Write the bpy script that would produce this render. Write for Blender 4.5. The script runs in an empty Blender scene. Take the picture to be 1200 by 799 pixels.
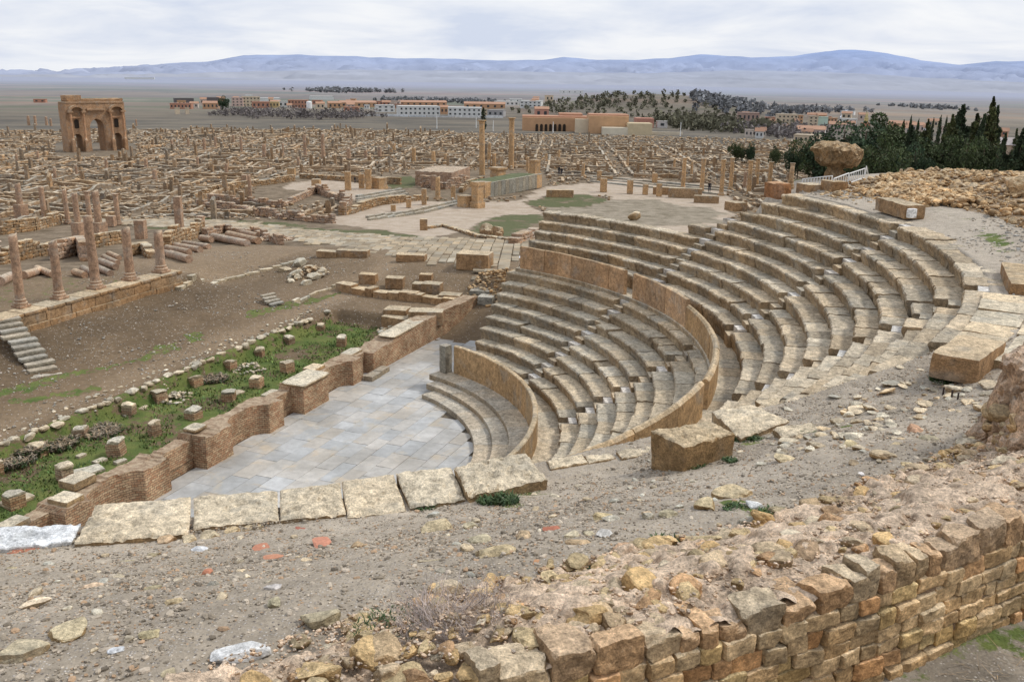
import bpy, math, random
import numpy as np
from math import radians as R, sin, cos, pi
rng = np.random.default_rng(7); rnd = random.Random(5)
sc = bpy.context.scene
COL = sc.collection
# ------------------------------------------------------------------ survey of the place (metres, orchestra floor = 0)
F = 1090.0; YH = 85.0; ROLL = 0.0154; EYE = 14.057
CX, CY = -10.37, 32.914                       # centre of the theatre
PITCH = math.atan((399.5 - YH) / F); CP, SP = cos(PITCH), sin(PITCH)
A0 = R(69); SX, SY = cos(A0), sin(A0); TX, TY = -SY, SX   # along the stage wall / away from the seats
RL, DL, ZL, HL = 12.244, .66, 1.367, .418     # lower seating: radius, tread, height, riser
RU, DU, ZU, HU = 18.286, .627, 5.182, .427    # upper seating
# ------------------------------------------------------------------ noise
def _h(i, j, k, sd):
    n = (i.astype(np.int64) * 374761393 + j.astype(np.int64) * 668265263 + k.astype(np.int64) * 2147483647 + sd * 974634777) & 0xffffffff
    n = ((n ^ (n >> 13)) * 1274126177) & 0xffffffff
    n = (n ^ (n >> 16)) & 0xffffffff
    return n / 4294967295.0
def vnoise(P, sd=0):
    P = np.asarray(P, float); f = np.floor(P); d = P - f; d = d * d * (3 - 2 * d)
    i, j, k = f[:, 0], f[:, 1], f[:, 2]; r = 0
    for a in (0, 1):
        for b in (0, 1):
            for c in (0, 1):
                w = (d[:, 0] if a else 1 - d[:, 0]) * (d[:, 1] if b else 1 - d[:, 1]) * (d[:, 2] if c else 1 - d[:, 2])
                r = r + w * _h(i + a, j + b, k + c, sd)
    return r * 2 - 1
def fbm(P, scale, octv=3, sd=0):
    P = np.asarray(P, float) * scale; r = 0; a = 1; s = 0
    for o in range(octv):
        r = r + a * vnoise(P + o * 17.3, sd + o); s += a; a *= .5; P = P * 2.03
    return r / s
def disp3(V, amp, scale, octv=3, sd=0):
    return V + amp * np.stack([fbm(V, scale, octv, sd + 11 * q) for q in range(3)], 1)
def sm(x): x = np.clip(x, 0, 1); return x * x * (3 - 2 * x)
# ------------------------------------------------------------------ ground height
BD = [0, 58, 68, 80, 95, 115, 140, 200, 300, 500, 800, 1500, 3000, 8000, 30000]
BZ = [2.2, 2.2, 1.5, .4, -1.3, -2.8, -3.3, -4, -5.5, -9, -13, -20, -30, -60, -120]
def polar(x, y):
    dx, dy = x - CX, y - CY
    return np.hypot(dx, dy), np.degrees(np.arctan2(dy, dx)), dx * SX + dy * SY, dx * TX + dy * TY
TH_K = [-130, -57, -50, -44, -38, 22, 26, 54, 75]
RIN_K = [21.6, 21.6, 22.3, 23.5, 24.6, 24.7, 21.7, 21.7, 21.7]
ZIN_K = [7.75, 7.75, 8.0, 8.5, 9.0, 9.05, 6.4, 6.3, 4.0]
def Zf(x, y):
    x = np.atleast_1d(np.asarray(x, float)); y = np.atleast_1d(np.asarray(y, float))
    D = np.hypot(x, y); r, th, s, t = polar(x, y)
    b = np.interp(D, BD, BZ)
    # stage side
    a1 = np.interp(t, [.8, 6.05, 6.45, 15.35, 15.6], [.3, .3, 1.0, 1.85, 2.25])
    lo = np.where(s > 17, np.minimum(1.0 + .0 * s, np.maximum(a1, 1.0)), a1)
    a1 = a1 + (lo - a1) * sm((s - 17) / .5)
    a1 = a1 + (b - a1) * sm((s - 20) / 9)
    a1 = np.where(t > 15.6, a1 + (b - a1) * sm((t - 15.6) / 4), a1)
    a1 = a1 + (b - a1) * sm((-s - 40) / 10)
    # corridor between stage wall and seats
    cor = b * sm((s - 17) / 8)
    # hill of the cavea
    rin = np.interp(th, TH_K, RIN_K); zin = np.interp(th, TH_K, ZIN_K)
    ztar = np.where(th < -34, 9.35, 9.3)
    hz = zin + (ztar - zin) * sm((r - rin) / np.maximum(27.3 - rin, .5))
    wall = sm((-36 - th) / 6)                                   # outer wall stands here
    hz = hz + wall * (-.5) * sm((th + 76.5) / 2.5) * sm((r - 28.4) / .5) + wall * 1.6 * sm((r - 30) / 3.5)
    hz = hz + (1 - wall) * .12 * sm((r - 28) / 7)
    back = zin + (b - zin) * sm((r - 22) / 11)
    wb = sm((th - 19 - 8.5 * sm((r - 24.6) / 1.2)) / 7)
    fall = sm((r - 37) / 26) * (1 - wall)
    hz = hz + (b - hz) * fall
    hz = hz + (back - hz) * wb
    hz = hz + (cor - hz) * sm((th - 55) / 9)
    hz = np.where(r < rin - .25, np.minimum(hz, np.interp(r, [0, 9, 12, 17.3, 25], [-.06, -.06, .2, 3.6, 7.6]) + np.where(r < 17.5, 0, 0)) - .3 * (r > 9), hz)
    hz = np.where((t > -4.3) & (r < 24) & (th > 40), cor - .06, hz)
    z = np.where(t > .5, a1, np.where(t > -.5, np.where((r > 24) , b, np.where(s > 12, cor - .06, np.minimum(hz, 9.3))), hz))
    z = np.where((th < -92) & (t < 1) & (r > 20), hz, z)
    return z
FAR_HILLS = [(72, 640, 58, 80, 9.5), (125, 640, 48, 70, 6.5)]   # low wooded hills beyond the town
def Zh(x, y):
    z = Zf(x, y)
    x = np.atleast_1d(x); y = np.atleast_1d(y)
    for hx, hy, wx, wy, hh in FAR_HILLS:
        z = z + hh * np.exp(-((x - hx) / wx) ** 2 - ((y - hy) / wy) ** 2)
    return z
def ray(px, py):
    u = (px - 600) / F; v = (py - 399.5) / F; u, v = u + v * ROLL, v - u * ROLL
    return np.array([u, CP - v * SP, -SP - v * CP])
def atz(px, py, z):
    d = ray(px, py); k = (z - EYE) / d[2]; return np.array([d[0] * k, d[1] * k, z])
_ks = np.geomspace(3, 20000, 3000)
def at(px, py):
    """where the line of sight of a survey point meets the ground"""
    d = ray(px, py); P = d[None] * _ks[:, None]; g = Zh(P[:, 0], P[:, 1]); h = P[:, 2] + EYE - g
    i = int(np.argmax(h < 0)); a, b = _ks[max(i - 1, 0)], _ks[i]
    for _ in range(18):
        m = (a + b) / 2; Q = d * m
        if Q[2] + EYE - Zh(Q[0], Q[1])[0] < 0: b = m
        else: a = m
    Q = d * b; return np.array([Q[0], Q[1], Q[2] + EYE])
def px_per_m(p):
    return F / (p[1] * CP - (p[2] - EYE) * SP)
def ztop(p, py):
    """height at which the vertical through p reaches image row py"""
    best = p[2]
    lo, hi = p[2], p[2] + 60
    def row(z):
        dep = p[1] * CP - (z - EYE) * SP; u = p[0] / dep; v = (-p[1] * SP - (z - EYE) * CP) / dep
        return 399.5 + F * (v + u * ROLL) / (1 + ROLL ** 2)
    for _ in range(40):
        m = (lo + hi) / 2
        if row(m) > py: lo = m
        else: hi = m
    return lo
def pc(r, thd, z=0.):
    return np.stack([CX + r * np.cos(np.radians(thd)), CY + r * np.sin(np.radians(thd)), z + 0 * np.asarray(r) + 0 * np.asarray(thd)], -1)
def stp(s, t, z=0.):
    s = np.asarray(s, float); t = np.asarray(t, float)
    return np.stack([CX + s * SX + t * TX, CY + s * SY + t * TY, z + 0 * s + 0 * t], -1)
# ------------------------------------------------------------------ mesh accumulation
class Acc:
    def __init__(s): s.V = []; s.Q = []; s.T = []; s.CQ = []; s.CT = []; s.UV = []; s.n = 0; s.MQ = []; s.MT = []
    def add(s, V, Q=None, T=None, tint=(1, 1, 1), uv=None, mi=0):
        V = np.asarray(V, float)
        if Q is not None and len(Q):
            Q = np.asarray(Q, int); s.Q.append(Q + s.n)
            c = np.asarray(tint, float); s.CQ.append(np.broadcast_to(c, (len(Q), 3)) if c.ndim == 1 else c); s.MQ.append(np.full(len(Q), mi))
        if T is not None and len(T):
            T = np.asarray(T, int); s.T.append(T + s.n)
            c = np.asarray(tint, float); s.CT.append(np.broadcast_to(c, (len(T), 3)) if c.ndim == 1 else c[:len(T)]); s.MT.append(np.full(len(T), mi))
        s.V.append(V); s.UV.append(uv if uv is not None else np.zeros((len(V), 2))); s.n += len(V)
        return s
    def build(s, name, mat, parent=None, smooth=False, origin=None, mixattr=None):
        V = np.concatenate(s.V); Q = np.concatenate(s.Q) if s.Q else np.zeros((0, 4), int); T = np.concatenate(s.T) if s.T else np.zeros((0, 3), int)
        if origin is None:
            lo, hi = V.min(0), V.max(0); origin = np.array([(lo[0] + hi[0]) / 2, (lo[1] + hi[1]) / 2, lo[2]])
        me = bpy.data.meshes.new(name); Vl = V - np.asarray(origin)
        me.vertices.add(len(V)); me.vertices.foreach_set('co', Vl.astype(np.float32).ravel())
        li = np.concatenate([Q.ravel(), T.ravel()]).astype(np.int32)
        me.loops.add(len(li)); me.loops.foreach_set('vertex_index', li)
        st = np.concatenate([np.arange(len(Q)) * 4, len(Q) * 4 + np.arange(len(T)) * 3]).astype(np.int32)
        me.polygons.add(len(st)); me.polygons.foreach_set('loop_start', st)
        try: me.polygons.foreach_set('loop_total', np.concatenate([np.full(len(Q), 4), np.full(len(T), 3)]).astype(np.int32))
        except Exception: pass
        mi = np.concatenate(([np.concatenate(s.MQ)] if s.MQ else []) + ([np.concatenate(s.MT)] if s.MT else [])).astype(np.int32)
        me.polygons.foreach_set('material_index', mi)
        me.polygons.foreach_set('use_smooth', np.full(len(st), smooth))
        C = np.concatenate(([np.concatenate(s.CQ)] if s.CQ else []) + ([np.concatenate(s.CT)] if s.CT else []))
        ca = me.attributes.new('tint', 'FLOAT_COLOR', 'FACE')
        ca.data.foreach_set('color', np.concatenate([C, np.ones((len(C), 1))], 1).astype(np.float32).ravel())
        uv = np.concatenate(s.UV)
        if np.any(uv):
            l = me.uv_layers.new(name='UVMap'); l.data.foreach_set('uv', uv[li].astype(np.float32).ravel())
        if mixattr is not None:
            m = me.attributes.new('mix', 'FLOAT_COLOR', 'POINT')
            m.data.foreach_set('color', np.concatenate([mixattr, np.ones((len(mixattr), 1))], 1).astype(np.float32).ravel())
        for m in (mat if isinstance(mat, (list, tuple)) else [mat]): me.materials.append(m)
        me.update(calc_edges=True); me.validate()
        o = bpy.data.objects.new(name, me); COL.objects.link(o); o.location = origin
        if parent is not None:
            o.parent = parent; o.location = np.asarray(origin) - np.asarray(WORLD[parent.name])
        WORLD[o.name] = np.asarray(origin, float)
        return o
WORLD = {}
def tag(o, label=None, cat=None, group=None, kind=None):
    if label: o['label'] = label
    if cat: o['category'] = cat
    if group: o['group'] = group
    if kind: o['kind'] = kind
    return o
def empty(name, loc, label=None, cat=None, group=None):
    o = bpy.data.objects.new(name, None); COL.objects.link(o); o.location = loc; o.empty_display_size = .2; WORLD[o.name] = np.asarray(loc, float)
    return tag(o, label, cat, group)
def copy_tree(o, loc, rz=None, scale=None, parent=None):
    c = o.copy(); COL.objects.link(c)
    if parent is None:
        c.location = loc
        if rz is not None: c.rotation_euler = (0, 0, rz)
        if scale is not None: c.scale = scale
    else: c.parent = parent
    for ch in o.children: copy_tree(ch, None, parent=c)
    return c
def grid_faces(n, m, closed=False):
    i = np.arange(n - 1)[:, None]; mm = m if closed else m - 1; j = np.arange(mm)[None, :]; j2 = (j + 1) % m
    return np.stack([i * m + j, i * m + j2, (i + 1) * m + j2, (i + 1) * m + j], -1).reshape(-1, 4)
_box = {}
def boxgrid(nx, ny, nz):
    """closed box [-1,1]^3 with its faces subdivided"""
    k = (nx, ny, nz)
    if k in _box: return _box[k]
    ids = {}; V = []; Q = []
    def vid(i, j, l):
        if (i, j, l) not in ids: ids[(i, j, l)] = len(V); V.append((2 * i / nx - 1, 2 * j / ny - 1, 2 * l / nz - 1))
        return ids[(i, j, l)]
    for i in range(nx):
        for j in range(ny):
            Q.append((vid(i, j, 0), vid(i, j + 1, 0), vid(i + 1, j + 1, 0), vid(i + 1, j, 0)))
            Q.append((vid(i, j, nz), vid(i + 1, j, nz), vid(i + 1, j + 1, nz), vid(i, j + 1, nz)))
    for i in range(nx):
        for l in range(nz):
            Q.append((vid(i, 0, l), vid(i + 1, 0, l), vid(i + 1, 0, l + 1), vid(i, 0, l + 1)))
            Q.append((vid(i, ny, l), vid(i, ny, l + 1), vid(i + 1, ny, l + 1), vid(i + 1, ny, l)))
    for j in range(ny):
        for l in range(nz):
            Q.append((vid(0, j, l), vid(0, j, l + 1), vid(0, j + 1, l + 1), vid(0, j + 1, l)))
            Q.append((vid(nx, j, l), vid(nx, j + 1, l), vid(nx, j + 1, l + 1), vid(nx, j, l + 1)))
    _box[k] = (np.array(V, float), np.array(Q, int)); return _box[k]
def rotm(rx, ry, rz):
    cx, sx, cy, sy, cz, sz = cos(rx), sin(rx), cos(ry), sin(ry), cos(rz), sin(rz)
    return np.array([[cz, -sz, 0], [sz, cz, 0], [0, 0, 1]]) @ np.array([[cy, 0, sy], [0, 1, 0], [-sy, 0, cy]]) @ np.array([[1, 0, 0], [0, cx, -sx], [0, sx, cx]])
def block(size, n=(4, 4, 4), rough=.02, nscale=4., edge=.04, seed=0, sink=0.):
    """hewn block: box with worn edges; local coords, base at z=0"""
    V, Q = boxgrid(*n); V = V.copy(); h = np.array(size, float) / 2
    p = 7.0
    L = (np.abs(V) ** p).sum(1) ** (1 / p)
    k = min(1, edge / min(h)); V = V * (1 - k) + k * (V / L[:, None]) * 1.0
    V = V * h
    V = disp3(V + seed * 3.17, rough, nscale, 3, 3) - seed * 3.17
    V[:, 2] += h[2]
    return V, Q
def hewn(size, n=(6, 5, 5), seed=0, rough=.018, nscale=9., cuts=10, depth=.10, big=.02):
    """roughly squared stone with chipped corners and edges; base at z=0"""
    V, Q = boxgrid(*n); V = V.copy(); h = np.array(size, float) / 2; L = (np.abs(V) ** 22).sum(1) ** (1 / 22.); V = V / L[:, None]; r = np.random.default_rng(int(abs(seed) * 1000) % 99991)
    for _ in range(cuts):
        d = np.sign(r.normal(size=3)) * r.uniform(.25, 1, 3); 
        if r.random() < .6: d[r.integers(0, 3)] = r.uniform(-.2, .2)
        nd = np.linalg.norm(d); d /= nd; k = np.abs(d).sum() * (1 - r.uniform(.03, depth * 2.4)); ex = np.maximum(0, V @ d - k); V = V - ex[:, None] * d
    V = V * h; V[:, 2] += V[:, 0] * r.uniform(-.06, .06); o = seed * 3.17
    V = V + big * np.stack([fbm(V + o, 3.2, 2, 3), fbm(V + o, 3.2, 2, 13), fbm(V + o, 3.2, 2, 23)], 1) + rough * np.stack([fbm(V + o, nscale, 3, 4), fbm(V + o, nscale, 3, 14), fbm(V + o, nscale, 3, 24)], 1) * 1.5
    V[:, 2] += h[2]; return V, Q
def rock(size, n=7, cuts=9, amp=.12, seed=0):
    """angular field stone, unit box scaled to size, centre at 0"""
    V, Q = boxgrid(n, n, n); V = V / (np.abs(V) ** 3.2).sum(1)[:, None] ** (1 / 3.2)
    r = np.random.default_rng(seed)
    for _ in range(cuts):
        d = r.normal(size=3); d /= np.linalg.norm(d); k = r.uniform(.62, .92)
        ex = np.maximum(0, V @ d - k); V = V - ex[:, None] * d * .95
    V = disp3(V + seed * 1.7, amp, 1.7, 3, seed % 50) - seed * 1.7
    return V * np.array(size) / 2, Q
def place(V, loc, rz=0, rx=0, ry=0):
    return V @ rotm(rx, ry, rz).T + np.asarray(loc)
def tints(n, lo=.82, hi=1.15, warm=.06):
    b = rng.uniform(lo, hi, n); w = rng.uniform(-warm, warm, n)
    return np.stack([b * (1 + w), b, b * (1 - w * 1.3)], 1)
def tint1(lo=.82, hi=1.15, warm=.06): return tints(1, lo, hi, warm)[0]
# ------------------------------------------------------------------ materials
class NT:
    def __init__(s, name, spec=.25, rough=.9):
        s.m = bpy.data.materials.new(name); s.m.use_nodes = True; s.t = s.m.node_tree; s.n = s.t.nodes; s.l = s.t.links
        s.b = s.n['Principled BSDF']; s.b.inputs['Roughness'].default_value = rough; s.b.inputs['Specular IOR Level'].default_value = spec
        s.geo = s.n.new('ShaderNodeNewGeometry')
    def lk(s, a, b): s.l.new(a, b)
    def set(s, inp, v):
        if hasattr(v, 'is_linked') or isinstance(v, bpy.types.NodeSocket): s.lk(v, inp)
        elif isinstance(v, (tuple, list)): inp.default_value = (*v, 1) if len(v) == 3 and len(inp.default_value) == 4 else v
        else: inp.default_value = v
    def pos(s, scale=(1, 1, 1)):
        if scale == (1, 1, 1): return s.geo.outputs['Position']
        m = s.n.new('ShaderNodeMapping'); m.inputs['Scale'].default_value = scale; s.lk(s.geo.outputs['Position'], m.inputs['Vector']); return m.outputs['Vector']
    def noise(s, scale, detail=4, rough=.6, vec=None, dist=0):
        n = s.n.new('ShaderNodeTexNoise'); n.inputs['Scale'].default_value = scale; n.inputs['Detail'].default_value = detail; n.inputs['Roughness'].default_value = rough
        n.inputs['Distortion'].default_value = dist
        s.lk(vec if vec is not None else s.pos(), n.inputs['Vector']); return n.outputs['Fac']
    def voro(s, scale, vec=None, feat='F1', out='Distance', rnd_=1.):
        n = s.n.new('ShaderNodeTexVoronoi'); n.feature = feat; n.inputs['Scale'].default_value = scale; n.inputs['Randomness'].default_value = rnd_
        s.lk(vec if vec is not None else s.pos(), n.inputs['Vector']); return n.outputs[out]
    def mr(s, v, a, b, c=0., d=1., smooth=False):
        n = s.n.new('ShaderNodeMapRange'); n.interpolation_type = 'SMOOTHSTEP' if smooth else 'LINEAR'
        s.lk(v, n.inputs['Value']); n.inputs['From Min'].default_value = a; n.inputs['From Max'].default_value = b; n.inputs['To Min'].default_value = c; n.inputs['To Max'].default_value = d
        return n.outputs['Result']
    def mix(s, f, a, b, mode='MIX'):
        n = s.n.new('ShaderNodeMix'); n.data_type = 'RGBA'; n.blend_type = mode
        s.set(n.inputs[0], f); s.set(n.inputs[6], a); s.set(n.inputs[7], b); return n.outputs[2]
    def math(s, op, a, b=0.):
        n = s.n.new('ShaderNodeMath'); n.operation = op; s.set(n.inputs[0], a); s.set(n.inputs[1], b); return n.outputs[0]
    def scale(s, col, v):
        n = s.n.new('ShaderNodeVectorMath'); n.operation = 'SCALE'; s.set(n.inputs[0], col); s.set(n.inputs['Scale'], v); return n.outputs[0]
    def attr(s, name, out='Color'):
        n = s.n.new('ShaderNodeAttribute'); n.attribute_name = name; return n.outputs[out]
    def sep(s, v):
        n = s.n.new('ShaderNodeSeparateXYZ'); s.lk(v, n.inputs[0]); return n.outputs
    def bump(s, h, dist, strength=1., prev=None):
        n = s.n.new('ShaderNodeBump'); n.inputs['Distance'].default_value = dist; n.inputs['Strength'].default_value = strength; s.lk(h, n.inputs['Height'])
        if prev is not None: s.lk(prev, n.inputs['Normal'])
        return n.outputs['Normal']
    def out(s, col, normal=None):
        s.set(s.b.inputs['Base Color'], col)
        if normal is not None: s.lk(normal, s.b.inputs['Normal'])
        return s.m
def mat_stone(name, side, top, lichen=.4, pits=.5, bump=1., stain=None, rough=.92, tintit=True, grey=.35):
    m = NT(name, .18, rough)
    n1 = m.noise(.7, 6, .62); n2 = m.noise(5.5, 8, .68, dist=.4); n3 = m.noise(38, 5, .7)
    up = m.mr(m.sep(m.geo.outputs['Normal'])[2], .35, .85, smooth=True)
    c = m.mix(up, side, top)  # top and side tones: weathering, plus shade contrast painted into the sides
    c = m.mix(m.mr(n1, .38, .64), m.scale(c, .84), m.scale(c, 1.14))
    c = m.scale(c, m.mr(n2, .34, .66, .62, 1.38))
    c = m.scale(c, m.mr(n3, .34, .66, .68, 1.32))
    c = m.scale(c, m.mr(m.noise(15, 4, .75, vec=m.pos((1, 1, 2.2))), .36, .64, .78, 1.24))
    c = m.mix(m.mr(m.noise(1.3, 4, .6), .5, .68, 0, grey, True), c, m.scale((.30, .30, .27), m.mr(n2, .34, .66, .8, 1.25)))
    n4 = m.noise(2.1, 7, .7)
    c = m.mix(m.mr(n4, .58, .72, 0, lichen, True), c, m.scale(stain or (.16, .14, .11), .9))
    p = m.mr(m.noise(13, 7, .8), .43, .36, 0, pits)
    c = m.mix(p, c, m.scale(c, .35))
    if tintit: c = m.mix(1., c, m.attr('tint'), 'MULTIPLY')
    b = m.bump(n2, .05, .7 * bump); b = m.bump(n3, .02, .8 * bump, b); b = m.bump(p, .03, -.6, b)
    return m.out(c, b)
M = {}
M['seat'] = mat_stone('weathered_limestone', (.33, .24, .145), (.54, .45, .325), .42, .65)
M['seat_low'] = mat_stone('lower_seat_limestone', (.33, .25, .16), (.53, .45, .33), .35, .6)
M['ortho'] = mat_stone('orange_sandstone', (.41, .255, .14), (.47, .34, .21), .3, .25, .7)
M['podium'] = mat_stone('streaked_sandstone', (.38, .25, .13), (.48, .38, .25), .35, .3, .7)
M['slab'] = mat_stone('pale_ochre_slab', (.33, .225, .12), (.62, .525, .38), .25, .75)
M['column'] = mat_stone('reddish_sandstone', (.38, .245, .16), (.46, .36, .26), .35, .4, .9)
M['column_pale'] = mat_stone('golden_sandstone', (.46, .29, .15), (.42, .34, .24), .15, .3, .7)
M['block'] = mat_stone('brown_block_stone', (.32, .20, .105), (.52, .42, .285), .4, .5)
M['grey'] = mat_stone('grey_limestone', (.27, .245, .195), (.42, .38, .31), .3, .3, .7)
M['marble'] = mat_stone('white_marble', (.62, .61, .59), (.70, .70, .69), .05, .1, .3)
M['rubble'] = mat_stone('pinkish_rubble_mortar', (.44, .29, .18), (.70, .545, .40), .2, .8, 1.5, stain=(.36, .25, .15), grey=.08)
M['facing'] = mat_stone('yellow_brown_rubble_stone', (.50, .34, .18), (.66, .50, .31), .2, .4, .7, stain=(.30, .215, .12), grey=.10)
M['heap'] = mat_stone('rubble_heap_stone', (.38, .235, .115), (.54, .39, .225), .25, .3, 1.)
M['field'] = mat_stone('field_stone', (.40, .33, .225), (.56, .49, .37), .2, .35, .8)
def mat_brick():
    m = NT('small_brick_masonry', .15, .95)
    uv = m.n.new('ShaderNodeUVMap'); uv.uv_map = 'UVMap'
    # wobble the courses
    n = m.n.new('ShaderNodeTexNoise'); n.inputs['Scale'].default_value = 3.; m.lk(m.pos(), n.inputs['Vector'])
    add = m.n.new('ShaderNodeVectorMath'); add.operation = 'MULTIPLY_ADD'; m.lk(n.outputs['Color'], add.inputs[0]); add.inputs[1].default_value = (.06, .05, 0); m.lk(uv.outputs[0], add.inputs[2])
    b = m.n.new('ShaderNodeTexBrick'); m.lk(add.outputs[0], b.inputs['Vector'])
    b.inputs['Scale'].default_value = 1.; b.inputs['Brick Width'].default_value = .19; b.inputs['Row Height'].default_value = .085; b.inputs['Mortar Size'].default_value = .012; b.inputs['Mortar Smooth'].default_value = .4
    b.inputs['Color1'].default_value = (.38, .21, .12, 1); b.inputs['Color2'].default_value = (.52, .38, .24, 1); b.inputs['Mortar'].default_value = (.17, .12, .08, 1)
    n1 = m.noise(1.1, 5, .6); n2 = m.noise(14, 6, .7)
    c = m.scale(b.outputs['Color'], m.mr(n1, .35, .65, .72, 1.25)); c = m.scale(c, m.mr(n2, .3, .7, .75, 1.2))
    c = m.mix(m.mr(m.noise(2.3, 5, .6), .55, .7, 0, .55, True), c, (.40, .31, .21))
    up = m.mr(m.sep(m.geo.outputs['Normal'])[2], .45, .85, smooth=True)
    tp = m.scale(m.mix(m.mr(m.noise(4, 6, .7), .4, .6), (.30, .21, .14), (.47, .37, .26)), m.mr(n2, .3, .7, .75, 1.2))
    c = m.mix(up, c, tp); c = m.mix(1., c, m.attr('tint'), 'MULTIPLY')
    nb = m.bump(b.outputs['Fac'], .02, -.8); nb = m.bump(n2, .03, .7, nb)
    return m.out(c, nb)
M['brick'] = mat_brick()
def mat_ground(name, soil, pale, grass=(.085, .125, .035), gravel=.5, peb=45, sp=1.):
    """mix attribute: r = grass, g = pale worn earth, b = damp dark earth"""
    m = NT(name, .15, .97); a = m.sep(m.attr('mix'))
    n1 = m.noise(.35 * sp, 6, .6); n2 = m.noise(4 * sp, 7, .7); n3 = m.noise(30, 4, .7)
    c = m.mix(m.mr(n1, .4, .62), m.scale(soil, .85), m.scale(soil, 1.15))
    c = m.mix(a[1], c, pale); c = m.mix(a[2], c, m.scale(soil, .55))
    c = m.scale(c, m.mr(n2, .3, .7, .75, 1.22)); c = m.scale(c, m.mr(n3, .3, .7, .78, 1.2))
    v = m.n.new('ShaderNodeTexVoronoi'); v.inputs['Scale'].default_value = peb; m.lk(m.pos(), v.inputs['Vector'])
    vr = m.sep(v.outputs['Color'])
    pcol = m.mix(vr[0], (.12, .10, .085), (.60, .55, .49))
    pf = m.math('MULTIPLY', m.mr(vr[1], 1 - gravel, 1 - gravel + .04), m.mr(v.outputs['Distance'], .42, .30))
    pf = m.math('MULTIPLY', pf, m.math('SUBTRACT', 1., a[0]))
    c = m.mix(pf, c, pcol)
    ng = m.noise(2.6 * sp, 6, .75)
    gm = m.math('ADD', a[0], m.math('MULTIPLY', m.math('SUBTRACT', ng, .5), 1.5)); gf = m.mr(gm, .42, .58, smooth=True)
    gf = m.math('MULTIPLY', gf, m.mr(a[0], .02, .2))
    gc = m.mix(m.mr(m.noise(1.1 * sp, 5, .6), .35, .65), grass, (grass[0] * 1.9, grass[1] * 1.45, grass[2] * 1.6)); gc = m.scale(gc, m.mr(m.noise(24, 4, .7), .3, .7, .6, 1.35))
    c = m.mix(gf, c, gc)
    nb = m.bump(n2, .05, .5); nb = m.bump(m.math('MULTIPLY', pf, m.math('SUBTRACT', .6, v.outputs['Distance'])), .02, .8, nb); nb = m.bump(n3, .012, .6, nb)
    return m.out(c, nb)
M['gravel'] = mat_ground('gravel_ground', (.385, .33, .26), (.49, .43, .35), gravel=.55, peb=30)
M['soil'] = mat_ground('brown_earth', (.165, .118, .073), (.29, .215, .14), gravel=.16, peb=14)
def mat_town():
    m = NT('town_ground', .1, .98); a = m.sep(m.attr('mix'))
    P = m.geo.outputs['Position']
    ln = m.n.new('ShaderNodeVectorMath'); ln.operation = 'LENGTH'; m.lk(P, ln.inputs[0]); d = ln.outputs['Value']
    n1 = m.noise(.05, 7, .65); n2 = m.noise(.6, 8, .7); n3 = m.noise(5, 6, .7)
    near = m.mix(m.mr(n2, .35, .65), (.13, .10, .068), (.28, .22, .155)); near = m.scale(near, m.mr(n3, .3, .7, .7, 1.25))
    g = m.mr(m.math('ADD', a[0], m.math('MULTIPLY', m.math('SUBTRACT', m.noise(.35, 6, .7), .5), 1.6)), .45, .62, smooth=True)
    near = m.mix(g, near, m.scale(m.mix(m.mr(n3, .3, .7), (.075, .092, .038), (.15, .15, .08)), 1.))
    near = m.mix(a[1], near, m.scale(m.mix(m.mr(n2, .38, .6), (.40, .32, .24), (.50, .42, .335)), m.mr(n3, .3, .7, .75, 1.15)))
    near = m.mix(a[2], near, m.scale(m.mix(m.mr(n2, .36, .62), (.20, .17, .12), (.36, .31, .24)), m.mr(n3, .3, .7, .7, 1.2)))
    # fields of the plain
    fv = m.pos((.0016, .0042, 1)); v = m.n.new('ShaderNodeTexVoronoi'); v.inputs['Scale'].default_value = 1.; m.lk(fv, v.inputs['Vector'])
    vr = m.sep(v.outputs['Color'])
    fld = m.mix(vr[0], (.155, .135, .115), (.235, .20, .155)); fld = m.mix(m.mr(vr[1], .55, .7, 0, .6), fld, (.135, .165, .10)); fld = m.mix(m.mr(vr[2], .8, .85, 0, .7), fld, (.27, .19, .14))
    fld = m.scale(fld, m.mr(m.noise(.012, 7, .7, vec=m.pos((1, .35, 1))), .35, .65, .8, 1.2))
    scr = m.mix(m.mr(m.noise(.05, 8, .7, vec=m.pos((.5, 1, 1))), .4, .6), (.105, .098, .085), (.19, .165, .13))
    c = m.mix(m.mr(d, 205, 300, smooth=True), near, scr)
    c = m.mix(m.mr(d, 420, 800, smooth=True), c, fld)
    c = m.mix(m.mr(d, 550, 3200, 0, .9), c, (.32, .35, .45))     # blue haze painted into the far land by distance
    return m.out(c, m.bump(n3, .08, .4))
M['town'] = mat_town()
def mat_plain(name, col, rough=.8, var=.25, scale=2., spec=.3, tintit=True, metal=0.):
    m = NT(name, spec, rough); n = m.noise(scale, 5, .65); n2 = m.noise(scale * 9, 4, .7)
    c = m.scale(col, m.mr(n, .3, .7, 1 - var, 1 + var)); c = m.scale(c, m.mr(n2, .3, .7, 1 - var * .5, 1 + var * .5))
    if tintit: c = m.mix(1., c, m.attr('tint'), 'MULTIPLY')
    m.b.inputs['Metallic'].default_value = metal
    return m.out(c, m.bump(n2, .01, .3))
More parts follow.
